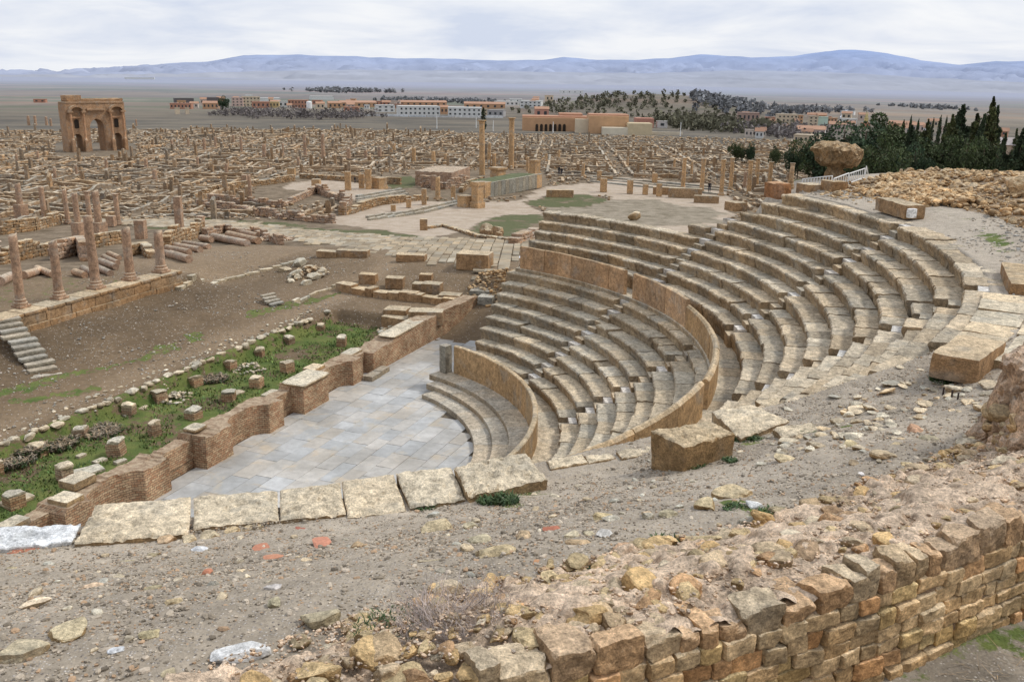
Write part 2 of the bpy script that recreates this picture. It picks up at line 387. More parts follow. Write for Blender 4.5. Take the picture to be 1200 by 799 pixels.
def mat_paving(name, a, b, warm, rough=.55, spec=.4):
    m = NT(name, spec, rough); n1 = m.noise(.45, 6, .6); n2 = m.noise(3.2, 7, .7); n3 = m.noise(40, 4, .7)
    c = m.mix(m.mr(n1, .38, .62), a, b); c = m.mix(m.mr(m.noise(.8, 6, .65, dist=.6), .54, .66, 0, .75, True), c, warm)
    c = m.scale(c, m.mr(n2, .3, .7, .82, 1.15)); c = m.scale(c, m.mr(n3, .3, .7, .92, 1.07))
    c = m.mix(m.mr(m.noise(9, 7, .75), .38, .31, 0, .5), c, m.scale(c, .5))
    c = m.mix(1., c, m.attr('tint'), 'MULTIPLY')
    m.lk(m.mr(n2, .3, .7, rough - .12, rough + .25), m.b.inputs['Roughness'])
    return m.out(c, m.bump(n2, .012, .5))
M['paving'] = mat_paving('orchestra_flagstone', (.38, .365, .335), (.52, .505, .475), (.51, .44, .34), .6, .35)
M['road'] = mat_paving('street_flagstone', (.32, .26, .18), (.46, .39, .285), (.38, .29, .18), .8, .2)
M['plaza'] = mat_paving('forum_flagstone', (.48, .40, .32), (.56, .48, .40), (.52, .42, .31), .85, .2)
M['blade'] = mat_plain('grass_blades', (.13, .185, .05), .8, .5, 1.2)
M['leaf'] = mat_plain('weed_leaves', (.06, .10, .035), .6, .35, 6)
M['dry'] = mat_plain('dry_stems', (.30, .24, .17), .85, .3, 6)
M['twig'] = mat_plain('grey_twigs', (.40, .33, .29), .9, .3, 6)
M['conifer'] = mat_plain('conifer_foliage', (.045, .062, .03), .8, .5, .8)
M['bark'] = mat_plain('bark', (.10, .075, .05), .9, .3, 3)
M['shrubby'] = mat_plain('bare_scrub', (.17, .15, .145), .9, .3, .5)
M['hillwood'] = mat_plain('hill_trees', (.06, .07, .055), .9, .35, .2)
M['white_metal'] = mat_plain('white_painted_metal', (.72, .72, .70), .5, .08, 3)
M['post'] = mat_plain('rusty_iron', (.05, .035, .03), .8, .3, 30)
M['house'] = mat_plain('painted_render', (1., 1., 1.), .9, .10, .6)
M['tiles'] = mat_plain('roof_tiles', (.42, .25, .17), .9, .15, .6)
M['glassdark'] = mat_plain('dark_window_glass', (.05, .055, .06), .25, .2, 1.)
M['tile_red'] = mat_plain('terracotta_sherd', (.44, .19, .12), .85, .2, 20)
M['jacket'] = mat_plain('dark_jacket', (.016, .016, .02), .8, .2, 10)
M['trousers'] = mat_plain('dark_trousers', (.03, .035, .055), .8, .2, 10)
M['skin'] = mat_plain('skin', (.45, .28, .2), .6, .05, 10)
M['hair'] = mat_plain('dark_hair', (.02, .015, .012), .7, .2, 30)
# ------------------------------------------------------------------ ground sheets
def in_poly(x, y, poly):
    c = np.zeros(len(x), bool); n = len(poly)
    for i in range(n):
        x1, y1 = poly[i]; x2, y2 = poly[(i + 1) % n]
        k = ((y1 > y) != (y2 > y)) & (x < (x2 - x1) * (y - y1) / (y2 - y1 + 1e-12) + x1); c ^= k
    return c
def poly_px(L): return [tuple(at(*q)[:2]) for q in L]
def soft_poly(x, y, polys, w=.5):
    """1 inside, noisy edge"""
    P = np.stack([x, y, 0 * x], 1)
    xx = x + w * fbm(P, .35, 4, 5) * 2.2; yy = y + w * fbm(P, .35, 4, 9) * 2.2
    m = np.zeros(len(x))
    for p in polys: m = np.maximum(m, in_poly(xx, yy, p))
    return m
def prune(V, Q, keep):
    Q = Q[keep]; u, inv = np.unique(Q, return_inverse=True); return V[u], inv.reshape(-1, 4), u
# grass and worn patches, as polygons on the ground
G_STAGE = [poly_px([(0, 470), (60, 440), (130, 425), (212, 400), (216, 408), (150, 425), (75, 450), (0, 490)]),
           poly_px([(222, 388), (240, 383), (243, 395), (228, 398)]),
           poly_px([(25, 487), (60, 470), (97, 460), (97, 466), (60, 481), (30, 493)]),
           poly_px([(305, 362), (345, 348), (400, 337), (395, 342), (350, 358), (312, 370)]),
           poly_px([(70, 440), (100, 428), (80, 450)])]
G_FORUM = [poly_px([(608, 237), (650, 226), (700, 229), (712, 236), (690, 243), (640, 243)]),
           poly_px([(545, 268), (590, 252), (642, 250), (632, 262), (612, 277), (560, 275)]),
           poly_px([(455, 208), (490, 205), (492, 218), (462, 221), (440, 213)]),
           poly_px([(160, 258), (205, 250), (330, 262), (420, 272), (350, 277), (240, 270), (170, 268)]),
           poly_px([(740, 246), (780, 250), (790, 258), (750, 262)]),
           poly_px([(385, 276), (500, 280), (480, 272), (400, 268)])]
P_PLAZA = [poly_px([(378, 262), (400, 250), (470, 234), (540, 238), (600, 236), (640, 219), (700, 214), (760, 220), (850, 228), (870, 240), (830, 243), (740, 233), (700, 229), (650, 226), (612, 236), (642, 250), (590, 252), (545, 268), (505, 280), (440, 268)]),
           poly_px([(330, 216), (395, 209), (470, 225), (440, 240), (400, 226), (335, 222)]),
           poly_px([(690, 205), (850, 218), (940, 225), (900, 232), (700, 212)])]
P_GRAVEL = [poly_px([(640, 243), (690, 243), (712, 236), (740, 233), (830, 243), (860, 262), (740, 266), (640, 252)])]
# town and plain: rings around the viewpoint
nr, na = 620, 700
rr = np.concatenate([np.geomspace(16, 130, 330), np.geomspace(130.5, 900, 200), np.geomspace(910, 16000, 90)])
aa = np.radians(np.linspace(30, 150, na))
RR, AA = np.meshgrid(rr, aa, indexing='ij'); x = (RR * np.cos(AA)).ravel(); y = (RR * np.sin(AA)).ravel()
z = Zh(x, y) - .03; rC, thC, sC, tC = polar(x, y)
PP = np.stack([x, y, 0 * x], 1); z = z + np.where(rC > 40, .12, .0) * fbm(PP, .12, 3) + np.where(np.hypot(x, y) > 900, 3, 0) * fbm(PP, .002, 3)
V = np.stack([x, y, z], 1); Q = grid_faces(len(rr), na); cc = V[Q].mean(1); rc, thc, s_, t_ = polar(cc[:, 0], cc[:, 1])
hole = ((rc < 39) & (t_ < 1.2)) | ((s_ > -25) & (s_ < 30.5) & (t_ > 1) & (t_ < 23.5)) | ((s_ > -25) & (s_ < 30.5) & (t_ > -4.5) & (t_ <= 1) & (rc > 10)) | (rc < 20)
V, Q, u = prune(V, Q, ~hole)
mixa = np.stack([np.maximum(.66 * soft_poly(V[:, 0], V[:, 1], G_FORUM, 1.1), .28 * (np.hypot(V[:, 0], V[:, 1]) < 160) * (fbm(V * [1, 1, 0], .06, 3, 4) > .05)), soft_poly(V[:, 0], V[:, 1], P_PLAZA, .7), soft_poly(V[:, 0], V[:, 1], P_GRAVEL, 1.5)], 1)
mixa[:, 0] *= (mixa[:, 1] < .5)
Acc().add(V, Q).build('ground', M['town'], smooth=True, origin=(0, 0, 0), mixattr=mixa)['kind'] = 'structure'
# stage area
sv = np.arange(-26, 32, .14); tv = np.concatenate([np.arange(-4.6, 24.5, .14)])
SS, TT = np.meshgrid(sv, tv, indexing='ij'); V = stp(SS.ravel(), TT.ravel()); V[:, 2] = Zf(V[:, 0], V[:, 1]); s1, t1 = SS.ravel(), TT.ravel()
stripe = (t1 > .9) & (t1 < 6.2) & (s1 < 18)
V[:, 2] += fbm(V, .5, 4, 2) * .09 + fbm(V, 3, 3, 3) * .025
V[:, 2] += np.where((t1 > 15.6) | stripe, 0, .05 * fbm(V, .2, 2, 6))
gr = np.maximum(.56 * soft_poly(V[:, 0], V[:, 1], G_STAGE, .9), stripe * (s1 < 16.6) * np.clip(.62 + .55 * fbm(V, .7, 3, 44), .2, .95))
gr = np.maximum(gr, .35 * (t1 > 16) * (s1 < 14)); gr = np.maximum(gr, .55 * ((t1 > 6.1) & (t1 < 6.6)) * (s1 < 14))
pale = np.clip(np.exp(-((t1 - 7.6) / .9) ** 2) * .6 + .35 * sm((s1 - 14) / 6) + .25 * fbm(V, .25, 3, 8) + np.where(t1 > 16, .35, 0), 0, 1) * (gr < .5)
dark = np.clip(.45 * np.exp(-((t1 - 13.2) / 1.6) ** 2) + .25 * fbm(V, .4, 3, 12), 0, 1)
Q = grid_faces(len(sv), len(tv)); cc = V[Q].mean(1); rc, thc, s_, t_ = polar(cc[:, 0], cc[:, 1])
keep = (t_ > .55) | ((t_ > -4.6) & (s_ > 16.0)); V2, Q2, u = prune(V, Q, keep)
Acc().add(V2, Q2).build('stage_ground', M['soil'], smooth=True, origin=(0, 0, 0), mixattr=np.stack([gr, pale, dark], 1)[u])['kind'] = 'structure'
# hill behind and under the seats: coarse part, and the gravel walk near the wall in fine relief
def hill_sheet(name, r0, r1, dr, t0, t1, dt, mat, fine):
    rv = np.arange(r0, r1, dr); tv = np.arange(t0, t1, dt); A, B = np.meshgrid(rv, tv, indexing='ij')
    V = pc(A.ravel(), B.ravel()); V[:, 2] = Zf(V[:, 0], V[:, 1]); r, th, s, t = polar(V[:, 0], V[:, 1])
    out = r > 29.0
    V[:, 2] += fbm(V * [1, 1, 0], .6, 3, 2) * .09 * (r > 22.2)
    if fine: V[:, 2] += fbm(V * [1, 1, 0], 5, 4, 3) * .022 + np.abs(fbm(V * [1, 1, 0], 22, 2, 5)) * .012
    wall = (th < -36)
    g = np.where(wall & out, .10 + .75 * fbm(V * [1, 1, 0], .9, 3, 31), 0) + np.where((th > -12) & (th < 5), .52 * np.exp(-((r - 26.3 - .04 * th) / .5) ** 2) * np.clip(.75 + fbm(V * [1, 1, 0], .9, 2, 61), 0, 1.2), 0) + .6 * (th > 27) * (fbm(V * [1, 1, 0], .2, 3, 14) > .1)
    g = g + .5 * np.exp(-((V[:, 0] - .3) ** 2 + (V[:, 1] - 13.1) ** 2) / .25)
    for q, sz in G_HILL:
        g = g + .8 * np.exp(-((V[:, 0] - q[0]) ** 2 + (V[:, 1] - q[1]) ** 2) / sz ** 2)
    pal = np.clip(.4 * fbm(V * [1, 1, 0], .35, 3, 18) + .12 + .35 * (~wall), 0, .8)
    dk = np.clip(.55 * fbm(V * [1, 1, 0], .7, 3, 21), 0, .5) + np.where(wall & out, .75, 0)
    Q = grid_faces(len(rv), len(tv)); cc = V[Q].mean(1); rc, thc, s_, t_ = polar(cc[:, 0], cc[:, 1])
    keep = ~((t_ > -4.5) & (thc > 40)) & (t_ < .6)
    V2, Q2, u = prune(V, Q, keep)
    Acc().add(V2, Q2).build(name, mat, smooth=True, origin=(0, 0, 0), mixattr=np.stack([np.clip(g, 0, 1), pal, dk], 1)[u])['kind'] = 'structure'
G_HILL = [(at(600, 590)[:2], .18), (at(810, 545)[:2], .25), (at(880, 520)[:2], .22), (at(940, 505)[:2], .25), (at(900, 600)[:2], .35), (at(860, 590)[:2], .2), (at(690, 665)[:2], .15), (at(1105, 448)[:2], .2), (at(780, 640)[:2], .15), (at(500, 592)[:2], .12), (at(990, 500)[:2], .15)]
hill_sheet('gravel_walk', 21.2, 30.2, .035, -112, -34, .075, M['gravel'], True)
hill_sheet('hillside', 20.9, 42, .2, -33.9, 62, .4, M['gravel'], False)
hill_sheet('grass_bank', 30.1, 36, .07, -112, -34, .16, M['gravel'], False)
# ------------------------------------------------------------------ the theatre
def aend(r, tcut): return 69 - math.degrees(math.asin(min(.99, tcut / r)))
def sweep_block(acc, prof, th0, th1, dth, tint, off=(0, 0), amp=.022, gap=.006, uneven=0.):
    """closed (r,z) profile swept from angle th0 to th1, with worn surface"""
    prof = np.array(prof, float) + np.array(off); rm = prof[:, 0].mean()
    g = math.degrees(gap / rm); n = max(2, int(abs(th1 - th0) * pi / 180 * rm / dth) + 1)
    tt = np.linspace(th0 + g, th1 - g, n); m = len(prof)
    A = np.repeat(tt, m); Rr = np.tile(prof[:, 0], n); Zz = np.tile(prof[:, 1], n)
    V = pc(Rr, A); V[:, 2] = Zz + uneven * (np.repeat(np.linspace(-1, 1, n), m))
    V = V + amp * 1.4 * np.stack([fbm(V, 3.3, 3, 1), fbm(V, 3.3, 3, 2), .8 * fbm(V, 3.0, 3, 3)], 1) + amp * .45 * np.stack([vnoise(V * 14, 5), vnoise(V * 14, 6), vnoise(V * 13, 7)], 1)
    Q = grid_faces(n, m, True)
    c0, c1 = V[:m].mean(0), V[-m:].mean(0); nv = len(V); V = np.concatenate([V, [c0, c1]])
    j = np.arange(m); T = np.concatenate([np.stack([j, np.full(m, nv), (j + 1) % m], 1), np.stack([(n - 1) * m + j, (n - 1) * m + (j + 1) % m, np.full(m, nv + 1)], 1)])
    acc.add(V, Q, None, tint); acc.n -= len(V); acc.V.pop(); acc.UV.pop(); acc.add(V, None, T, tint)
def seat_profile(r0, z0, d, h, fine=.07):
    p = [(r0 + .10, z0 - h - .10), (r0 + .085, z0 - h + .02), (r0 + .07, z0 - h * .62), (r0 + .03, z0 - h * .38), (r0 - .005, z0 - h * .22), (r0, z0 - .045), (r0 + .035, z0)]
    k = max(2, int(d / fine)); p += [(r0 + .035 + (d + .10 - .035) * (i + 1) / k, z0 + (.0 if i < k - 1 else -.005)) for i in range(k)]
    p += [(r0 + d + .10, z0 - h * .8), (r0 + d * .5, z0 - h - .1)]
    return p
theatre = empty('roman_theatre', (CX, CY, 0), 'ruined Roman theatre with curved tiers of weathered stone seats around a paved orchestra', 'theatre')
STU = [25.6, .4, -24.4, -50.5]; STL = [26.6, 1.4, -23.8, -49.5]
def wedge_list(r, st, a_start, a_end, w=.72):
    hw = math.degrees(w / 2 / r); L = []; a = a_start
    for q in st:
        if q + hw < a_start and q - hw > a_end: L.append((a, q + hw)); a = q - hw
    L.append((a, a_end)); return [l for l in L if l[0] - l[1] > .6]
def seat_row(r, z, d, h, st, a0, a1, mat, name='seat_row', dth=.07, amp=.022, missing=0.):
    for (wa, wb) in wedge_list(r, st, a0, a1):
        acc = Acc(); a = wa
        while a > wb + .05:
            L = math.degrees(rng.uniform(.75, 1.5) / r); b = a - L
            if b - wb < math.degrees(.45 / r): b = wb
            tn = tint1(.78, 1.14, .05)
            if rng.random() < .12: tn = tn * .82
            o = (rng.uniform(-.025, .03), rng.uniform(-.02, .012))
            if rng.random() < missing: o = (rng.uniform(.03, .12), rng.uniform(-.1, -.03))
            sweep_block(acc, seat_profile(r, z, d, h), b, a, dth, tn, o, amp, rng.uniform(.003, .014), rng.uniform(-.012, .012)); a = b
        acc.build(name, mat, theatre)
RCUT = -94
for k in range(8):
    r = RL + DL * k; z = ZL + HL * k
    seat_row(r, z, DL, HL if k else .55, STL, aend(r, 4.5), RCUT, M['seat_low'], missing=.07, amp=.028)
UST = {0: aend(18.5, 4.9), 1: None, 2: None, 3: None, 4: None, 5: 30.0, 6: 27.0, 7: 25.6 - .9, 8: 22.9, 9: 21.6}
UEND = {6: -49, 7: -45.5, 8: -42, 9: -38.5}
for k in range(10):
    r = RU + DU * k; z = ZU + HU * k
    a0 = UST[k] if UST[k] is not None else aend(r, 5.0)
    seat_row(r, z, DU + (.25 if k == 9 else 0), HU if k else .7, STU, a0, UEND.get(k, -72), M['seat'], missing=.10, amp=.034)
# radial stairways: two half-height steps to every row
def stair_step(acc, r0, r1, z0, z1, th, w, tint, amp=.012):
    n = 5
    prof = [(r0, z0)] + [(r0, z0 + (z1 - z0) * (i + 1) / 3) for i in range(3)] + [(r0 + (r1 - r0) * (i + 1) / 4, z1) for i in range(4)] + [(r1, z0)]
    hw = math.degrees(w / 2 / ((r0 + r1) / 2)); sweep_block(acc, prof, th - hw, th + hw, .12, tint, (0, 0), amp, .008)
def stairway(r0, d, z0, h, th, nrow, w, kmax=99):
    old = Acc(); new = []
    for k in range(nrow):
        r = r0 + d * k; z = z0 + h * k
        tn = tint1(.85, 1.15)
        stair_step(old, r - .02, r + d + .05, z - h - .35, z - h / 2 - .02, th, w - .02, tn * .9)
        if rng.random() < .75:
            a = Acc(); off = math.degrees(w * .22 / r) * (1 if th < 10 else -1)
            stair_step(a, r + d * .5, r + d + .02, z - h / 2 - .015, z - .01, th + off * 0, w * .96, tint1(.9, 1.05, .02), .004); new.append(a)
        else: stair_step(old, r + d * .5, r + d + .02, z - h / 2 - .015, z - .01, th, w - .03, tn)
    s = old.build('stairway', M['seat'], theatre)
    for a in new:
        tag(a.build('restored_step', M['step_new'], s), 'pale newly cut restored stone step')
M['step_new'] = mat_stone('new_pale_stone', (.50, .45, .385), (.60, .56, .505), .15, .2, .4)
for th in STL[:3]: stairway(RL, DL, ZL, HL, th, 8, .70)
stairway(RL, DL, ZL, HL, STL[3], 8, .70)
for i, th in enumerate(STU): stairway(RU, DU, ZU, HU, th, [7, 10, 10, 6][i], .70)
# curved steps of the orchestra, podium wall, gangway, parapet
def arc_course(name, mat, prof, a0, a1, L0, L1, amp, dth=.08, tn=(.88, 1.1), gap=(.002, .006), offr=.008, label=None, z_j=.004):
    acc = Acc(); a = a0; rm = prof[0][0]
    while a > a1 + .05:
        b = a - math.degrees(rng.uniform(L0, L1) / rm)
        if b - a1 < math.degrees(L0 * .6 / rm): b = a1
        sweep_block(acc, prof, b, a, dth, tint1(*tn, .05), (rng.uniform(-offr, offr), rng.uniform(-z_j, z_j)), amp, rng.uniform(*gap)); a = b
    return acc.build(name, mat, theatre)
def stepprof(r0, r1, z0, z1): return [(r0, z0 - .05), (r0, (z0 + z1) / 2), (r0, z1 - .02), (r0 + .02, z1)] + [(r0 + .02 + (r1 - r0) * (i + 1) / 6, z1) for i in range(6)] + [(r1, z0 - .05)]
M['ostep'] = mat_stone('smooth_step_stone', (.30, .24, .165), (.43, .37, .285), .3, .3, .5)
arc_course('orchestra_step', M['ostep'], stepprof(8.96, 9.8, 0, .205), aend(8.96, 3.7), -88, 1.0, 2.0, .006)
arc_course('orchestra_step', M['ostep'], stepprof(9.67, 10.4, .2, .41), aend(9.67, 3.5), -88, 1.0, 2.0, .006)
arc_course('orchestra_step', M['ostep'], stepprof(10.3, 11.3, .4, .615), aend(10.3, 3.3), -88, 1.0, 2.0, .006)
def wallprof(r0, th, z0, z1, rnd_=.03, n=8): return [(r0, z0 + (z1 - rnd_ - z0) * i / n) for i in range(n + 1)] + [(r0 + rnd_, z1), (r0 + th / 2, z1 + .01), (r0 + th - rnd_, z1), (r0 + th, z1 - rnd_)] + [(r0 + th, z0)]
arc_course('podium_wall', M['podium'], wallprof(11.19, .2, .55, 1.945), 46.5, -88, 1.2, 2.2, .010, gap=(.002, .005))
arc_course('gangway_floor', M['seat_low'], stepprof(11.35, 12.5, .5, .93), aend(12, 4.4), -92, .8, 1.6, .01)
arc_course('praecinctio_floor', M['seat_low'], stepprof(17.3, 18.5, 4.0, 4.48), aend(17.8, 5), -70, .8, 1.6, .012)
def ortho(a0, a1, zt, L=(.75, 1.15), mat='ortho', zb=4.25, rr=17.36, thk=.17, rnd_=.02, gap=(.004, .012)):
    return arc_course('parapet_slab', M[mat], wallprof(rr, thk, zb, zt, rnd_), a0, a1, L[0], L[1], .008, gap=gap, offr=.02, z_j=.012, tn=(.88, 1.12))
ortho(aend(17.36, 5.1), 27.7, 5.60); ortho(25.4, 8.6, 5.60, (.8, 1.2)); ortho(8.2, -22.8, 5.42, (1.6, 2.4), 'podium', rnd_=.07, thk=.22)
ortho(-24.9, -68, 5.55, (1.6, 2.6), 'podium', rnd_=.07, thk=.22)
# pillar at the head of the podium
p0 = pc(11.05, 48.6, .62)
a = Acc(); v, q = block((.42, .40, 1.32), (5, 5, 12), .008, 5, .03); a.add(place(v, p0, R(48)), q, None, (1, 1, 1)); a.build('pillar', M['grey'], theatre)
# orchestra paving: irregular flagstones
def flagstones(acc, s0, s1, t0, t1, row, lens, keepf, zf, th=.06, gap=.012, tilt=.004, tn=(.86, 1.12), joint_jit=.1, n=2, warm=.05, axis=None, miss=0.):
    t = t0
    while t < t1:
        w = rng.uniform(*row); s = s0 + rng.uniform(-1, 0)
        while s < s1:
            L = rng.uniform(*lens)
            c = stp(s + L / 2, t + w / 2) if axis is None else axis(s + L / 2, t + w / 2)
            if keepf(c[0], c[1]) and rng.random() > miss:
                zz = zf(c[0], c[1]) + rng.uniform(-tilt, tilt)
                j = rng.uniform(-joint_jit, joint_jit, 4) * .35
                g = rng.uniform(.4, 1.3) * gap
                cs = [(s + g + j[0] * .3, t + g), (s + L - g + j[1] * .3, t + g), (s + L - g + j[2] * .3, t + w - g), (s + g + j[3] * .3, t + w - g)]
                P = np.array([(stp(*c_) if axis is None else axis(*c_)) for c_ in cs]); P[:, 2] = [zf(*P[i, :2]) if callable(zf) and not isinstance(zz, float) else zz for i in range(4)] if False else zz
                P[:, 2] += rng.uniform(-tilt, tilt, 4)
                top = P; bot = P - [0, 0, th]; V = np.concatenate([bot, top])
                Qs = [(4, 5, 6, 7), (0, 1, 5, 4), (1, 2, 6, 5), (2, 3, 7, 6), (3, 0, 4, 7)]
                acc.add(V, Qs, None, tint1(*tn, warm))
            s += L
        t += w
acc = Acc()
def korch(x, y):
    r, th, s, t = polar(np.array([x]), np.array([y])); return bool((r[0] < 9.15 and t[0] < .9) or (t[0] > -4.7 and t[0] < .9 and abs(s[0]) < 17.5))
flagstones(acc, -19, 19, -10.5, .8, (.55, .95), (.8, 1.7), korch, lambda x, y: 0., gap=.010, tilt=.005, tn=(.88, 1.1))
acc.build('orchestra_paving', M['paving'], theatre)
acc = Acc(); V, Q = boxgrid(60, 40, 1); V = V.copy(); W = stp(V[:, 0] * 20, V[:, 1] * 6 - 5.2); W[:, 2] = -.10 + V[:, 2] * .05
acc.add(W, Q); acc.build('orchestra_bed', M['bed'] if 'bed' in M else mat_plain('dark_joint_earth', (.13, .105, .075), .95, .3, 3), theatre)
# ------------------------------------------------------------------ brick stage front with niches
def stage_front():
    root = empty('brick_stage_wall', stp(0, .3, 0), 'long low brick stage front with alternating curved and square niches along the paved floor', 'wall')
    segs = []   # (s, t) front line from the far left to the right
    P = [(-17, .7), (-10.8, .7), (-10.8, 0), (-9.8, 0), (-9.8, .62), (-8.2, .62), (-8.2, 0), (-7.2, 0)]
    def niche(s0, s1, dep=.62, n=10): return [((s0 + s1) / 2 - cos(pi * i / n) * (s1 - s0) / 2, sin(pi * i / n) * dep) for i in range(n + 1)]
    P += niche(-7.2, -4.9) + [(-3.7, 0), (-3.7, .62), (-1.8, .62), (-1.8, 0), (-.3, 0)] + niche(-.3, 2.0) + [(3.0, 0), (3.0, .6), (4.4, .6), (4.4, -.04), (6.3, -.04)] + niche(6.4, 8.5) + [(9.4, 0), (9.4, .5), (10.4, .5), (10.4, 0), (12.5, 0), (17.4, -.1), (21.4, -.75)]
    P = np.array(P, float); d = np.hypot(*np.diff(P, axis=0).T); cum = np.concatenate([[0], np.cumsum(d)])
    u = np.unique(np.concatenate([cum, np.arange(0, cum[-1], .06)])); fs = np.interp(u, cum, P[:, 0]); ft = np.interp(u, cum, P[:, 1])
    top = np.interp(fs, [-17, -8.2, -8.1, -3.8, -3.6, -1.9, -1.8, -.3, 3, 3.1, 4.3, 4.4, 6.4, 6.6, 9.3, 10.5, 12.4, 12.6, 17, 21.4], [1.1, 1.1, 1.22, 1.2, 1.02, 1.02, 1.25, 1.2, 1.16, .98, .98, 1.2, 1.2, 1.12, 1.1, .98, 1.15, 1.2, 1.35, 1.55])
    top = top + .05 * np.round(1.6 * vnoise(np.stack([fs * 1.4, ft, 0 * fs], 1), 3)) + .015 * vnoise(np.stack([fs * 7, ft, 0 * fs], 1), 4)
    back = np.interp(fs, [-17, 12.5, 17, 21.4], [1.12, 1.1, .9, .1]) + .10 * vnoise(np.stack([fs * 1.1, 0 * fs, 0 * fs], 1), 8)
    nz = 22; nb = 9
    rows = []; uvs = []
    for i in range(nz): k = i / (nz - 1); rows.append(stp(fs, ft, 0)); rows[-1][:, 2] = -.05 + (top + .05) * k; uvs.append(np.stack([u, rows[-1][:, 2]], 1))
    for i in range(1, nb): k = i / (nb - 1); r_ = stp(fs, ft + (back - ft) * k, 0); r_[:, 2] = top + .02 * vnoise(r_ * [6, 6, 1], 3); rows.append(r_); uvs.append(np.stack([u, top + 3 + k], 1))
    for i in range(1, 5): k = i / 4; r_ = stp(fs, back, 0); r_[:, 2] = top * (1 - k) + .1 * k; rows.append(r_); uvs.append(np.stack([u, r_[:, 2]], 1))
    V = np.stack(rows, 1).reshape(-1, 3); UV = np.stack(uvs, 1).reshape(-1, 2); m = len(rows)
    V = disp3(V, .03, 2.2, 3, 4) + .010 * np.stack([vnoise(V * 16, q) for q in (1, 2, 3)], 1)
    a = Acc(); Q = grid_faces(len(u), m)
    a.add(V, Q, None, np.array((1., 1., 1.)), UV); a.build('brick_wall', M['brick'], root)
    for (s0, s1, t0, t1, z0, h) in [(4.32, 6.4, -.16, 1.05, 1.22, .13), (12.4, 16.3, -.06, .95, 1.26, .12), (-9.7, -8.9, .55, 1.1, 1.12, .2), (-8.0, -7.3, .1, .9, 1.22, .22), (-7.0, -6.1, .8, 1.5, 1.25, .26), (-1.6, -.9, .6, 1.2, 1.25, .12), (6.5, 7.4, .75, 1.4, 1.12, .16), (9.5, 10.6, .65, 1.3, 1.02, .14)]:
        a = Acc(); c = stp((s0 + s1) / 2, (t0 + t1) / 2, z0 - .03); v, q = block((s1 - s0, t1 - t0, h), (10, 7, 3), .012, 4, .04, seed=s0)
        a.add(place(v, c, A0 + rng.uniform(-.03, .03)), q, None, tint1(.95, 1.1)); a.build('capstone', M['slab'], root)
    for (s0, s1, t0, t1) in [(9.3, 10.2, -.55, -.05), (10.25, 11.1, -.5, -.05)]:
        a = Acc(); c = stp((s0 + s1) / 2, (t0 + t1) / 2, 0); v, q = block((s1 - s0, t1 - t0, .24), (8, 5, 3), .008, 4, .03, seed=s0); a.add(place(v, c, A0), q); a.build('step', M['ostep'], root)
stage_front()
# ------------------------------------------------------------------ generic single stones and blocks (each a thing)
def put_block(name, label, cat, p, size, rz=A0, mat='block', n=(7, 5, 4), rough=.03, edge=.05, group=None, rx=0, ry=0, tint=None, sink=.03, nscale=2.6):
    a = Acc(); v, q = block(size, n, rough, nscale, edge, seed=float(p[0] * 1.3 + p[1]))
    a.add(place(v, np.asarray(p) - [0, 0, sink], rz, rx, ry), q, None, tint1(.88, 1.1) if tint is None else tint)
    return tag(a.build(name, M[mat], origin=p), label, cat, group)
def put_rock(name, label, cat, p, size, rz=0, mat='field', group=None, tint=None, n=7, sink=.3, rx=0, ry=0, amp=.12, seed=None):
    a = Acc(); sd = int(abs(p[0] * 131 + p[1] * 71) * 10) % 9973 if seed is None else seed
    v, q = rock(size, n, 9, amp, sd); v = place(v, (0, 0, 0), rz, rx, ry); v = v + np.asarray(p) + [0, 0, size[2] * (.5 - sink)]
    a.add(v, q, None, tint1(.85, 1.12) if tint is None else tint)
    return tag(a.build(name, M[mat], smooth=False, origin=p), label, cat, group)
def blk_px(label, x0, x1, yb, h_px, depth=.8, rz=A0, mat='block', name='stone_block', cat='stone block', z=None, group=None, dz=0, **k):
    p = at((x0 + x1) / 2, yb) if z is None else atz((x0 + x1) / 2, yb, z); m = px_per_m(p)
    p[2] += dz
    q = p + depth * .4 * np.array([p[0], p[1], 0]) / np.hypot(p[0], p[1])
    return put_block(name, label, cat, q, ((x1 - x0) / m, depth, h_px / m), rz, mat, group=group, **k)
# pedestals of brick with a stone cap in the sunken strip
S1 = [-7.1, -5.0, -2.6, -.6, 1.6, 3.9, 5.85, 8.25, 13.1]; S2 = [-5.6, -3.7, -1.7, .8, 2.6, 4.9, 7.4, 9.7, 12.2, 15.2]
def pedestal(s, t, i, row):
    big = .46 * rng.uniform(.82, 1.15); tl = rng.uniform(-.10, .10); yw = A0 + rng.uniform(-.45, .45)
    p = stp(s, t, .0); p[2] = Zf(p[0], p[1])[0]
    names = ['first', 'second', 'third', 'fourth', 'fifth', 'sixth', 'seventh', 'eighth', 'ninth', 'tenth']
    lab = '%s squat brick stub from the left in the %s row of the grass strip' % (names[i], 'front' if row else 'rear')
    root = empty('brick_pedestal', p, lab, 'pedestal', 'brick pedestals in the grass strip')
    h = (.50 if row else .42) * rng.uniform(.65, 1.2)
    a = Acc(); v, q = boxgrid(7, 7, 6); v = v * [big / 2, big / 2, h / 2] + [0, 0, h / 2]; v = disp3(v + p, .03, 4, 3) - p
    uv = np.stack([v[:, 0] + v[:, 1], v[:, 2]], 1); a.add(place(v, p - [0, 0, .05], yw, tl), q, None, tint1(.75, 1.05), uv); a.build('brick_core', M['brick'], root)
    a = Acc(); v, q = hewn((big * rng.uniform(.85, 1.2), big * rng.uniform(.85, 1.15), rng.uniform(.08, .18)), (6, 6, 3), seed=s, depth=.2, big=.03); a.add(place(v, p + [0, 0, h - .07], yw + rng.uniform(-.2, .2), tl + rng.uniform(-.04, .04)), q, None, tint1(.9, 1.15)); a.build('capstone', M['field'], root)
for i, s in enumerate(S1): pedestal(s, 3.4, i, 1)
